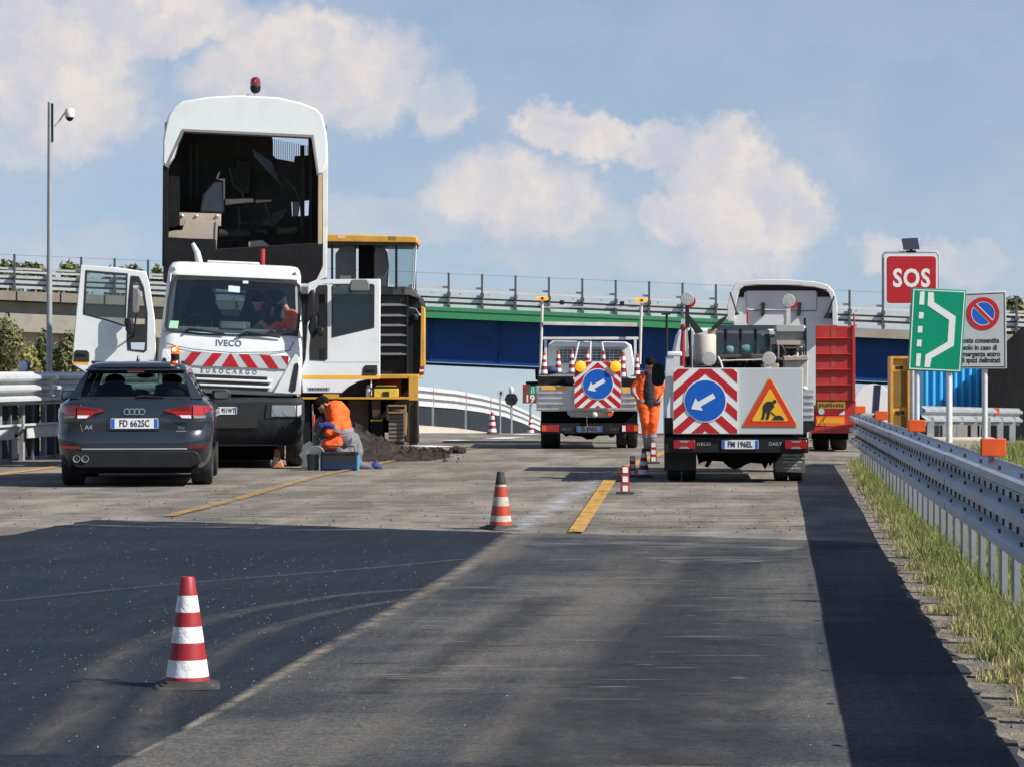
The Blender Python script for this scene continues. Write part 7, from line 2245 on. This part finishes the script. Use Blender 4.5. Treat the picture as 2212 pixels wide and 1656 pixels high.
# ================================================================== low loader: red trailer with ramp and white tractor
def build_lowloader():
    Y = 50.2
    Z = Zm(1340, 1292, .3623 * Y / 7000)
    xs = 1600 + 1340 * .3623
    tl = thing('red_low_loader', 'red low-loader trailer with its ramp raised, parked behind the sign-board truck', 'trailer', ((xs - 1280) * Y / 7000, Y, 0), R(-5.5))
    P = Z.p
    rp = MB().prism(P([(1213, 428), (1462, 432), (1466, 945), (1213, 945)]), -.02, .10).build('ramp', RED, tl, bevel=.01)
    MB().prism(P([(1462, 425), (1482, 428), (1485, 950), (1464, 950)]), -.05, .12).build('ramp_side', RED, tl, bevel=.005)
    for i, zy in enumerate((520, 628, 735, 840)):
        MB().loft([[(Z.x(1215), -.055, Z.z(zy + 6)), (Z.x(1460), -.055, Z.z(zy + 6)), (Z.x(1460), -.02, Z.z(zy + 4)), (Z.x(1215), -.02, Z.z(zy + 4))], [(Z.x(1215), -.075, Z.z(zy - 4)), (Z.x(1460), -.075, Z.z(zy - 4)), (Z.x(1460), -.02, Z.z(zy - 8)), (Z.x(1215), -.02, Z.z(zy - 8))]]).build('ramp_rib', RED, rp)
    wear = ribbon_mat('ramp_wear', (.30, .22, .17), .7, .40, .68, 5, False)
    for z0, z1 in ((425, 515), (528, 622), (636, 728), (744, 832), (848, 940)):
        MB().prism(P([(1316, z0), (1352, z0), (1350, z1), (1318, z1)]), -.0235, -.0205).build('worn_track', mat('worn_red', (.40, .055, .04), .7, var=.35, vscale=14), rp)
    for zy in (360, 385):
        pass
    MB().tube((Z.x(1478), .0, Z.z(430)), (Z.x(1474), .0, Z.z(345)), .016).build('ramp_rod', RED, tl)
    MB().prism(P([(1215, 945), (1490, 945), (1490, 1165), (1205, 1165)]), .02, .5).build('rear_frame', RED, tl, bevel=.012)
    MB().prism(P([(1170, 1130), (1495, 1100), (1495, 1168), (1170, 1168)]), -.04, .2).build('rear_bumper', RED, tl, bevel=.012)
    pl_ = MB().box(Z.x(1225), Z.x(1418), -.01, .018, Z.z(1000), Z.z(950)).build('yellow_plate', mat('dirty_yellow_plate', (.42, .24, .03), .6, dirt_or_shade=(.08, .04, .02), damt=.7, dscale=9), tl)
    for i_ in range(9):
        MB().box(Z.x(1238 + i_ * 19), Z.x(1250 + i_ * 19), -.013, -.0105, Z.z(988 - (i_ % 2) * 3), Z.z(963 + (i_ % 3) * 3)).build('worn_mark', mat('worn_dark_mark', (.07, .04, .015), .8), pl_)
    MB().box(Z.x(1225), Z.x(1415), -.005, .018, Z.z(1045), Z.z(1004)).build('tail_lamp', TAILRED, tl)
    MB().disc((Z.x(1252), Z.z(1018)), .055, -.012, .006, 20).build('speed_disc', SIGNGREY, tl)
    MB().prism(P([(1370, 1042), (1412, 1042), (1412, 1010)]), -.012, -.006).build('triangle_reflector', LENSCLEAR, tl)
    MB().box(Z.x(1215), Z.x(1412), -.012, .018, Z.z(1116), Z.z(1050)).build('orange_panel', mat('bright_orange_panel', (.95, .17, .015), .5), tl)
    MB().box(Z.x(1222), Z.x(1405), -.016, -.0125, Z.z(1100), Z.z(1066)).build('orange_inner', AMBERREFLECT, tl)
    MB().path([(Z.x(1280), -.03, Z.z(1050)), (Z.x(1262), -.04, Z.z(1085)), (Z.x(1285), -.04, Z.z(1120)), (Z.x(1310), -.02, Z.z(1150))], .008, 6).build('cable', SIGNBLACK, tl)
    MB().prism(P([(500, 1000), (1215, 1000), (1215, 1160), (500, 1160)]), .1, 10).build('deck', RED, tl)
    for x in (1255, 1380, 700, 570):
        for y in (.9, 2.2):
            wheel(tl, Z.x(x), y, .40, .28, STEEL_DULL)
    MB().prism(P([(1185, 1168), (1440, 1168), (1440, 1215), (1185, 1215)]), .3, .34).build('mud_guard', UNDER, tl)
    # tractor unit ahead of the trailer
    Y2 = 63.0
    Zt = Zm(985, 0, .3623 * Y2 / 7000)
    gz0 = (925 + 1.45 * 7000 / Y2 - 660) / .3623
    Zt.g = gz0
    xs2 = 1600 + 985 * .3623
    tc = thing('white_tractor_unit', 'white lorry cab with rounded roof fairing seen from behind, beyond the red ramp', 'lorry cab', ((xs2 - 1280) * Y2 / 7000, Y2, 0), R(-5.5))
    P2 = Zt.p
    outer = [(610, 400), (605, 290), (630, 200), (655, 145), (690, 122), (850, 112), (1000, 112), (1200, 128), (1290, 150), (1330, 190), (1355, 270), (1360, 430)]
    inner = [(1325, 430), (1322, 260), (1300, 205), (1262, 180), (1200, 165), (1000, 150), (850, 148), (720, 158), (690, 180), (670, 260), (650, 400)]
    MB().prism(P2(outer + inner), -.42, .25).build('roof_fairing', WHITE, tc, bevel=.02)
    MB().loft([[(a_, y, b_) for a_, b_ in P2([(652, 400), (672, 262), (692, 182), (722, 160), (850, 150), (1000, 152), (1200, 167), (1262, 182), (1300, 207), (1320, 262), (1323, 430)])] for y in (-.05, 1.2)]).build('fairing_lining', mat('brown_lining', (.07, .05, .05), .7), tc)
    MB().prism(P2([(650, 230), (1325, 230), (1340, 1010), (630, 1010)]), -.2, 1.8).build('cab_back', WHITE, tc, bevel=.03)
    MB().prism(P2([(720, 200), (745, 188), (1210, 188), (1215, 200), (1215, 322), (740, 318), (725, 290)]), -.225, -.2).build('back_panel', WHITE, tc, bevel=.008)
    MB().path([(a_, -.22, b_) for a_, b_ in P2([(735, 195), (738, 300), (752, 320), (1215, 325), (1218, 200)])], .016, 6).build('panel_seal', STEEL_DULL, tc)
    for x in (850, 1097):
        MB().prism(P2([(x - 14, 360), (x - 10, 290), (x - 18, 282), (x - 8, 270), (x + 8, 268), (x + 18, 280), (x + 12, 295), (x + 12, 345), (x + 4, 362)]), -.30, -.2).build('black_latch', SIGNBLACK, tc)
    MB().path([(a_, -.5, b_) for a_, b_ in P2([(625, 200), (655, 290), (672, 350)])], .02, 6).path([(a_, -.5, b_) for a_, b_ in P2([(1335, 230), (1280, 370)])], .02, 6).build('fairing_stay', DARK, tc)
    MB().prism(P2([(1260, 378), (1285, 340), (1330, 345), (1330, 380)]), -.4, -.3).prism(P2([(648, 330), (660, 315), (690, 350), (655, 360)]), -.4, -.3).build('stay_bracket', DARK, tc)
    MB().box(-1.2, 1.2, -.1, 1.7, .4, 1.0).box(-.5, .5, -3.5, 0, .5, .95).build('chassis', UNDER, tc)
    for x in (-1.0, 1.0):
        wheel(tc, x, 1.0, .5, .3, STEEL_DULL)
        wheel(tc, x, -2.2, .5, .3, STEEL_DULL)
    return tl


build_lowloader()


# ================================================================== people
FOLD = .012


def body_mesh(parent, caps, mats, name='body', voxel=.011, smooth=6):
    """caps: (p, q, rp, rq, material index). All limbs fused into one continuous skin; faces take the nearest limb's material"""
    mb = MB()
    for (p, q, rp, rq, _) in caps:
        p, q = Vector(p), Vector(q)
        if (p - q).length < 1e-5:
            mb.ball(p, rp, n=14, m=9); continue
        d = (q - p).normalized()
        up = Vector((0, 0, 1)) if abs(d.z) < .9 else Vector((1, 0, 0))
        sx = d.cross(up).normalized(); sy = sx.cross(d).normalized()
        rings = []
        seq = [(p - d * rp * math.cos(a), rp * math.sin(a)) for a in (.25, .7, 1.15, 1.57)] + [(q + d * rq * math.sin(a), rq * math.cos(a)) for a in (0, .42, .87, 1.32)]
        for c, r in seq:
            rings.append([c + (sx * math.cos(2 * math.pi * k / 14) + sy * math.sin(2 * math.pi * k / 14)) * r for k in range(14)])
        mb.loft(rings)
    tmp = mb.build('tmp', mats[0])
    r = tmp.modifiers.new('r', 'REMESH'); r.mode = 'VOXEL'; r.voxel_size = voxel
    s = tmp.modifiers.new('s', 'SMOOTH'); s.iterations = smooth; s.factor = .5
    dg = bpy.context.evaluated_depsgraph_get()
    me = bpy.data.meshes.new_from_object(tmp.evaluated_get(dg))
    bpy.data.objects.remove(tmp)
    me.name = name
    from mathutils import noise as _nz
    nv = len(me.vertices)
    co = np.zeros(nv * 3); me.vertices.foreach_get('co', co)
    no = np.zeros(nv * 3); me.vertices.foreach_get('normal', no)
    co = co.reshape(-1, 3); no = no.reshape(-1, 3)
    ff = np.array([_nz.noise(Vector(c) * 7.0) * .55 + _nz.noise(Vector((c[0] * 13, c[1] * 13, c[2] * 22))) * .45 for c in co])   # cloth folds
    me.vertices.foreach_set('co', (co + no * (ff * FOLD)[:, None]).ravel())
    me.update()
    me.materials.clear()
    for m in mats: me.materials.append(m)
    n = len(me.polygons)
    C = np.zeros(n * 3); me.polygons.foreach_get('center', C); C = C.reshape(-1, 3)
    best = np.full(n, 1e9); idx = np.zeros(n, int)
    for (p, q, rp, rq, mi) in caps:
        p, q = np.array(p, float), np.array(q, float)
        d = q - p; L = d @ d
        t = np.clip(((C - p) @ d) / L, 0, 1) if L > 1e-9 else np.zeros(n)
        dist = np.linalg.norm(C - (p + t[:, None] * d), axis=1) - (rp + (rq - rp) * t)
        w = dist < best
        best[w] = dist[w]; idx[w] = mi
    me.polygons.foreach_set('material_index', idx.tolist())
    me.polygons.foreach_set('use_smooth', [True] * n)
    me.update()
    o = bpy.data.objects.new(name, me); COL.objects.link(o); o.parent = parent
    return o


def hand(wrist, direction, palm_n, mi, curl=.5, s=1.0):
    """palm and five unequal curled fingers"""
    w = Vector(wrist); d = Vector(direction).normalized(); nrm = Vector(palm_n).normalized()
    sd_ = d.cross(nrm).normalized()
    out = [(w, w + d * .075 * s, .030 * s, .036 * s, mi), (w + d * .05 * s + sd_ * .018 * s, w + d * .085 * s + sd_ * .022 * s, .022 * s, .016 * s, mi), (w + d * .05 * s - sd_ * .018 * s, w + d * .082 * s - sd_ * .024 * s, .022 * s, .016 * s, mi)]
    for i, (off, ln) in enumerate(((.030, .070), (.010, .080), (-.010, .074), (-.030, .058))):
        b = w + d * .082 * s + sd_ * off * s
        k = (d * math.cos(curl) + nrm * math.sin(curl))
        e = b + k * ln * .55 * s
        k2 = (d * math.cos(curl * 2.1) + nrm * math.sin(curl * 2.1))
        out += [(b, e, .0105 * s, .0095 * s, mi), (e, e + k2 * ln * .5 * s, .0095 * s, .008 * s, mi)]
    tb = w + d * .025 * s + sd_ * .032 * s
    t1 = tb + (d * .6 + sd_ * .7 + nrm * .2).normalized() * .045 * s
    out += [(tb, t1, .014 * s, .012 * s, mi), (t1, t1 + (d * .85 + nrm * .45).normalized() * .035 * s, .012 * s, .009 * s, mi)]
    return out


def head(c, face, up, mi_skin, mi_hair, hair_r=1.0, beard=False):
    """head centred at c looking along face"""
    c = Vector(c); f = Vector(face).normalized(); u = Vector(up).normalized(); s_ = f.cross(u).normalized(); u = s_.cross(f).normalized()
    L = lambda a, b, d: c + f * a + s_ * b + u * d
    out = [(L(-.02, 0, .03), L(.01, 0, .035), .088, .085, mi_skin), (L(.03, 0, -.05), L(.045, 0, -.075), .062, .045, mi_skin),
           (L(.085, 0, .015), L(.112, 0, -.02), .011, .015, mi_skin),                                   # nose
           (L(.078, -.018, -.052), L(.078, .018, -.052), .010, .010, mi_skin),                           # mouth
           (L(.0, .085, .01), L(-.008, .09, -.02), .016, .012, mi_skin), (L(.0, -.085, .01), L(-.008, -.09, -.02), .016, .012, mi_skin),
           (L(.075, -.034, .034), L(.075, .034, .034), .016, .016, mi_skin),                             # brow
           (L(-.035, 0, .055), L(.0, 0, .075), .094 * hair_r, .086 * hair_r, mi_hair), (L(-.055, 0, .0), L(-.06, 0, -.03), .072, .05, mi_hair), (L(.045, -.03, .098), L(.045, .03, .098), .035, .035, mi_hair)]
    if beard:
        out += [(L(.05, -.03, -.075), L(.05, .03, -.075), .034, .034, mi_hair), (L(.0, .068, -.03), L(.04, .04, -.075), .02, .022, mi_hair), (L(.0, -.068, -.03), L(.04, -.04, -.075), .02, .022, mi_hair)]
    eyes = [(L(.086, -.031, .016), L(.086, .031, .016))]
    return out, eyes[0]


def face_eyes(parent, eyes):
    for e in eyes:
        MB().ball(e, .011, n=8, m=6).build('eye', SIGNBLACK, parent)


# ---- kneeling worker, back and right side towards us, head bent to the wheel
def kneeling():
    Y = 41.2
    k = Y / F
    px = 744
    w = thing('person', 'kneeling worker in an orange high-visibility jacket and grey trousers beside the truck wheel', 'person', gnd(px, 1014).__class__(((px - CX) * k, Y, 0)))
    # crop coordinates: x0..2212 over 740..1160 source
    def q(a, b, y=0.0):
        sx, sy = 740 + a * .18987, 940 + b * .18987
        return Vector(((sx / 1.1578 - px) * k, y, HC - (sy / 1.1578 - YH) * k))
    J, T, G, S_, H_, B_, N_ = 0, 1, 2, 3, 4, 5, 6
    caps = [
        (q(600, 830), q(560, 640), .19, .19, J), (q(560, 640), q(530, 470, -.02), .19, .175, J), (q(530, 470, -.02), q(470, 430, -.02), .15, .10, J),
        (q(590, 660, -.10), q(520, 480, -.12), .11, .10, J), (q(590, 660, .1), q(520, 480, .12), .11, .10, J),
        (q(630, 455, -.04), q(480, 400, -.10), .075, .06, J), (q(630, 455, .04), q(480, 400, .10), .075, .06, J), (q(640, 480), q(600, 430), .08, .07, J),                             # hood roll
        (q(600, 820), q(690, 860, -.05), .19, .17, G),
        (q(450, 450, -.02), q(390, 430, -.02), .065, .06, S_),
    ]
    # near (right) arm: shoulder, elbow low in front, forearm with blue glove up towards the wheel
    caps += [(q(520, 500, -.17), q(530, 690, -.22), .085, .072, J), (q(530, 690, -.22), q(440, 740, -.24), .07, .062, J), (q(500, 660, -.24), q(400, 640, -.24), .060, .05, B_)]
    caps += hand(q(400, 640, -.24), Vector((-1, 0, .05)), (0, .3, -1), B_, .6)
    caps += [(q(500, 500, .17), q(430, 640, .2), .08, .065, J), (q(430, 640, .2), q(340, 600, .2), .06, .045, N_)]
    caps += hand(q(340, 600, .2), Vector((-1, 0, .2)), (0, -.3, -1), S_, .6)
    # thighs and shins: kneeling on the right knee
    caps += [(q(690, 860, -.08), q(700, 1010, -.12), .15, .12, G), (q(720, 850, .08), q(790, 1000, .05), .14, .11, G), (q(790, 1000, .05), q(805, 1120, .02), .10, .065, G),
             (q(690, 1010, -.12), q(600, 1000, -.2), .12, .10, G),
             (q(800, 1165, .0), q(960, 1200, -.02), .070, .056, G), (q(960, 1195, -.02), q(1010, 1205, -.02), .055, .05, G),
             (q(440, 900, -.15), q(560, 880, -.12), .10, .12, J), (q(440, 900, -.15), q(450, 1050, -.15), .085, .06, N_)]
    caps += [(q(1030, 1180, -.02), q(1085, 1190, -.02), .055, .05, B_), (q(1060, 1130, -.02), q(1050, 1180, -.02), .035, .045, B_), (q(1100, 1200, -.02), q(1085, 1225, -.02), .04, .035, N_)]
    hd, ey = head(q(375, 395, -.02), (-.55, -.35, -.75), (-.75, .0, .6), S_, H_, 1.08, True)
    caps += hd
    o = body_mesh(w, caps, [HIVIS, HIVIS, GREYCLOTH, SKIN, HAIR, BLUECLOTH, NAVY], voxel=.0105)
    face_eyes(w, ey)
    def tape_ring(p, u, r, wdt, name='reflective_band'):
        p = Vector(p); u = Vector(u).normalized()
        m = MB(); m.path([p - u * wdt / 2, p + u * wdt / 2], [r, r], 20, caps=False); return m.build(name, TAPE, w)
    tape_ring(q(585, 735), q(560, 640) - q(600, 830), .20, .055)
    tape_ring(q(535, 700, -.22), Vector((-.3, 0, -1)), .078, .05)
    MB().prism([(q(655, 870).x, q(655, 870).z), (q(690, 920).x, q(690, 920).z), (q(745, 870).x, q(745, 870).z), (q(750, 800).x, q(750, 800).z)], -.29, -.20).build('hip_pocket', mat('dark_grey_patch', (.10, .10, .115), .85), w)
    return w


kneel = kneeling()
kl = kneel.location
def kq(a, b, y=0.0):
    k = 41.2 / F
    sx, sy = 740 + a * .18987, 940 + b * .18987
    return Vector((kl.x + (sx / 1.1578 - 744) * k, 41.2 + y, HC - (sy / 1.1578 - YH) * k))
def on_ground(a, y): v = kq(a, 1240, y); v.z = 0; return v
bk = thing('black_bucket', 'small black bucket on the road left of the blue crate', 'bucket', on_ground(300, -.55))
MB().loft([rrect(.115, -.10, .10, .04, 0.0, 4), rrect(.135, -.12, .12, .045, .235, 4)]).build('tub', mat('black_green_plastic', (.02, .03, .032), .5), bk)
MB().path([(.13 * math.cos(a_), -.12, .235 + .12 * math.sin(a_)) for a_ in np.linspace(0, math.pi, 11)], .006, 6).box(.05, .075, -.135, -.12, .0, .235).build('handle', STEEL_DULL, bk)
cr = thing('blue_crate', 'blue plastic crate on the road in front of the kneeling worker', 'crate', on_ground(620, -.55))
cp = MB().box(-.26, .26, -.15, .15, 0, .02).box(-.26, .26, -.15, -.135, 0, .265).box(-.26, .26, .135, .15, 0, .265).box(-.26, -.245, -.135, .135, 0, .265).build('crate_body', mat('deep_blue_crate', (.005, .024, .068), .5, var=.2), cr)
MB().box(-.25, .235, -.1515, -.1503, .125, .235).build('painted_shade', SIGNBLACK, cr)  # black band painted for the shade inside the crate
MB().box(.24, .262, -.152, .152, .0, .265).build('sunlit_side', mat('sunlit_side_blue', (.05, .30, .55), .45), cr)  # sunward side painted a brighter blue to stand for sunlight
MB().box(-.27, .27, -.16, -.15, .235, .27).build('rim', SIGNBLACK, cr, bevel=.004)
MB().path([(-.22, -.17, .27), (-.21, -.18, .36), (.2, -.18, .35), (.22, -.17, .27)], .009, 6).build('handle', SIGNBLACK, cr)
sk = thing('white_sack', 'crumpled white sack between the truck wheel and the black bucket', 'sack', on_ground(250, .05))
m_ = MB()
m_.ball((.12, 0, .28), .24, .16, .16, 16, 10).ball((-.08, -.02, .20), .14, .12, .20, 14, 9).ball((.30, -.05, .30), .14, .12, .08, 12, 8).ball((-.10, -.05, .08), .09, .08, .12, 12, 8)
for i, v in enumerate(m_.v):
    m_.v[i] = (v[0] + .02 * math.sin(v[2] * 40 + v[0] * 17), v[1], v[2] + .015 * math.sin(v[0] * 45))
m_.build('sack', mat('dirty_white_cloth', (.76, .71, .63), .85, var=.2, vscale=7, bump=.5, bscale=14), sk)
gw = thing('grease_pump', 'upright grey hose and pump beside the truck wheel at the worker\'s hands', 'pump', on_ground(240, -.05))
MB().path([(.02, 0, 0), (-.01, 0, .4), (-.02, 0, .95)], .012, 8).build('rod', STEEL_DULL, gw)
MB().path([(.0, .05, .55), (.10, .0, .74), (.12, -.02, .62), (.03, 0, .45), (.08, .02, .25)], .05, 8).build('hose', mat('grey_hose', (.13, .125, .12), .8, var=.2), gw)
MB().tube((-.0, 0, .60), (-.0, 0, .80), .016).build('orange_grip', ORANGE, gw)
wc = thing('wheel_chock', 'small orange and white chock under the truck front', 'chock', Vector(((596 - CX) * 41.9 / F, 41.95, 0)))
MB().prism([(-.10, 0), (.11, 0), (.06, .12), (.03, .28), (-.02, .28), (-.05, .12)], 0, .12).build('chock', mat('faded_orange_plastic', (.62, .22, .12), .6), wc, bevel=.01)
MB().box(-.045, .04, -.006, -.0008, .06, .15).build('white_band', OFFWHITE, wc)


# ---- walking worker
def walking():
    Y = 50.0
    k = Y / F
    px = 1402
    w = thing('person', 'walking worker in orange high-visibility jacket and trousers with dark shirt, head bowed', 'person', Vector(((px - CX) * k, Y, 0)))
    def q(a, b, y=0.0):
        sx, sy = 1560 + a * .2174, 880 + b * .2174
        return Vector(((sx / 1.1578 - px) * k, y, HC - (sy / 1.1578 - YH) * k))
    J, N_, G, S_, H_, L_ = 0, 1, 2, 3, 4, 5
    caps = [
        (q(255, 600, .015), q(310, 600, .015), .125, .125, N_), (q(283, 600, .015), q(283, 450, .01), .135, .14, N_), (q(283, 450, .01), q(290, 300, .01), .14, .12, N_),
        (q(205, 620, .0), q(215, 320, .02), .10, .11, J), (q(375, 600, .0), q(365, 330, .02), .09, .11, J), (q(285, 560, .09), q(285, 300, .09), .15, .15, J),
        (q(190, 300), q(380, 300), .085, .085, J),
        (q(300, 260, -.02), q(308, 230, -.05), .062, .06, S_),
        # left of picture: arm bent, hand at pocket height
        (q(180, 310), q(110, 420, .02), .072, .062, J), (q(110, 420, .02), q(105, 470, -.06), .058, .05, TAPE_I), (q(105, 470, -.06), q(125, 495, -.12), .045, .038, S_),
        # right arm hidden behind the mirror, reaching inward
        (q(400, 310), q(450, 420, .03), .072, .062, J), (q(450, 420, .03), q(440, 500, -.05), .058, .048, J), (q(440, 500, -.05), q(425, 520, -.1), .042, .036, S_),
        # legs
        (q(215, 650, .02), q(355, 650, .02), .10, .10, J), (q(235, 640), q(250, 800, -.03), .125, .10, J), (q(250, 800, -.03), q(260, 930, .02), .095, .085, J), (q(340, 640), q(335, 800, -.05), .12, .10, J), (q(335, 800, -.05), q(325, 920, .0), .095, .085, J),
        (q(260, 930, .02), q(265, 1010, .05), .082, .078, G), (q(265, 1010, .05), q(268, 1080, .1), .078, .06, G), (q(325, 920), q(318, 1000, .0), .085, .08, G), (q(318, 1000, .0), q(322, 1080, .03), .078, .06, G),
        (q(268, 1100, .12), q(262, 1180, .05), .055, .05, L_), (q(262, 1180, .05), q(258, 1195, -.10), .05, .042, L_),
        (q(322, 1090, .03), q(318, 1130, .0), .058, .052, L_), (q(318, 1130, .0), q(310, 1155, -.13), .052, .044, L_),
    ]
    caps += hand(q(125, 495, -.12), (.35, -.3, -.6), (.7, -.2, 0), S_, .7)
    caps += hand(q(425, 520, -.1), (-.35, -.3, -.6), (-.7, -.2, 0), S_, .7)
    hd, ey = head(q(305, 165, -.06), (.12, -.9, -.45), (0, -.4, .9), S_, H_, 1.06)
    caps += hd
    body_mesh(w, caps, [HIVIS, NAVY, GREYCLOTH, SKIN, HAIR, LEATHER, TAPE], voxel=.0105)
    face_eyes(w, ey)
    def tape(p, r, wdt, rot=(0, 0, 1), m=TAPE):
        p = Vector(p); u = Vector(rot).normalized()
        MB().path([p - u * wdt / 2, p + u * wdt / 2], [r, r], 18, caps=False).build('reflective_band', m, w)
    tape(q(262, 965, .03), .088, .06); tape(q(320, 960, .0), .090, .06)
    tape(q(205, 560), .108, .05); tape(q(375, 545), .100, .05)
    MB().box(q(345, 0).x, q(415, 0).x, -.115, -.095, q(0, 612).z, q(0, 572).z).build('blue_hem_panel', BLUECLOTH, w, bevel=.01)
    MB().box(q(355, 0).x, q(382, 0).x, -.115, -.10, q(0, 770).z, q(0, 745).z).build('pocket_flap', NAVY, w)
    return w


TAPE_I = 6
walk = walking()


# ---- worker leaning into the truck cab on the passenger side
def in_cab():
    base = truck.location
    w = thing('person', 'worker leaning inside the truck cab behind the windscreen, wearing orange trousers', 'person', base + Vector((.60, 1.05, 1.42)))
    b = -Vector((.60, 1.05, 1.42))
    q = lambda x, y, z: Vector((x, y, z)) + b
    O, N_, S_, H_ = 0, 1, 2, 3
    caps = [(q(.72, .9, 2.12), q(.58, .85, 2.30), .17, .18, N_), (q(.58, .85, 2.30), q(.46, .78, 2.42), .16, .12, N_),
            (q(.46, .78, 2.42), q(.40, .74, 2.44), .06, .06, S_),
            (q(.72, .9, 2.12), q(.84, .75, 2.16), .14, .12, O), (q(.84, .75, 2.16), q(.88, .55, 2.26), .12, .10, O), (q(.88, .55, 2.26), q(.90, .60, 1.80), .09, .07, O), (q(.72, .95, 2.1), q(.62, .6, 2.06), .12, .09, O), (q(.62, .6, 2.06), q(.62, .62, 1.75), .08, .06, O),
            (q(.60, .80, 2.40), q(.76, .66, 2.42), .065, .055, N_), (q(.76, .66, 2.42), q(.84, .60, 2.30), .05, .04, S_), (q(.45, .78, 2.35), q(.40, .62, 2.18), .06, .05, N_), (q(.40, .62, 2.18), q(.47, .58, 2.10), .045, .04, S_)]
    caps += hand(q(.84, .60, 2.30), (.2, -.2, -.9), (-.8, -.2, 0), S_, .8)
    caps += hand(q(.47, .58, 2.10), (.6, -.3, -.5), (0, .5, -.6), S_, .8)
    hd, ey = head(q(.36, .70, 2.46), (-.3, -.75, -.55), (0, -.4, .9), S_, H_, 1.05)
    caps += hd
    body_mesh(w, caps, [HIVIS, NAVY, SKIN, HAIR], voxel=.012)
    face_eyes(w, ey)
    return w


in_cab()
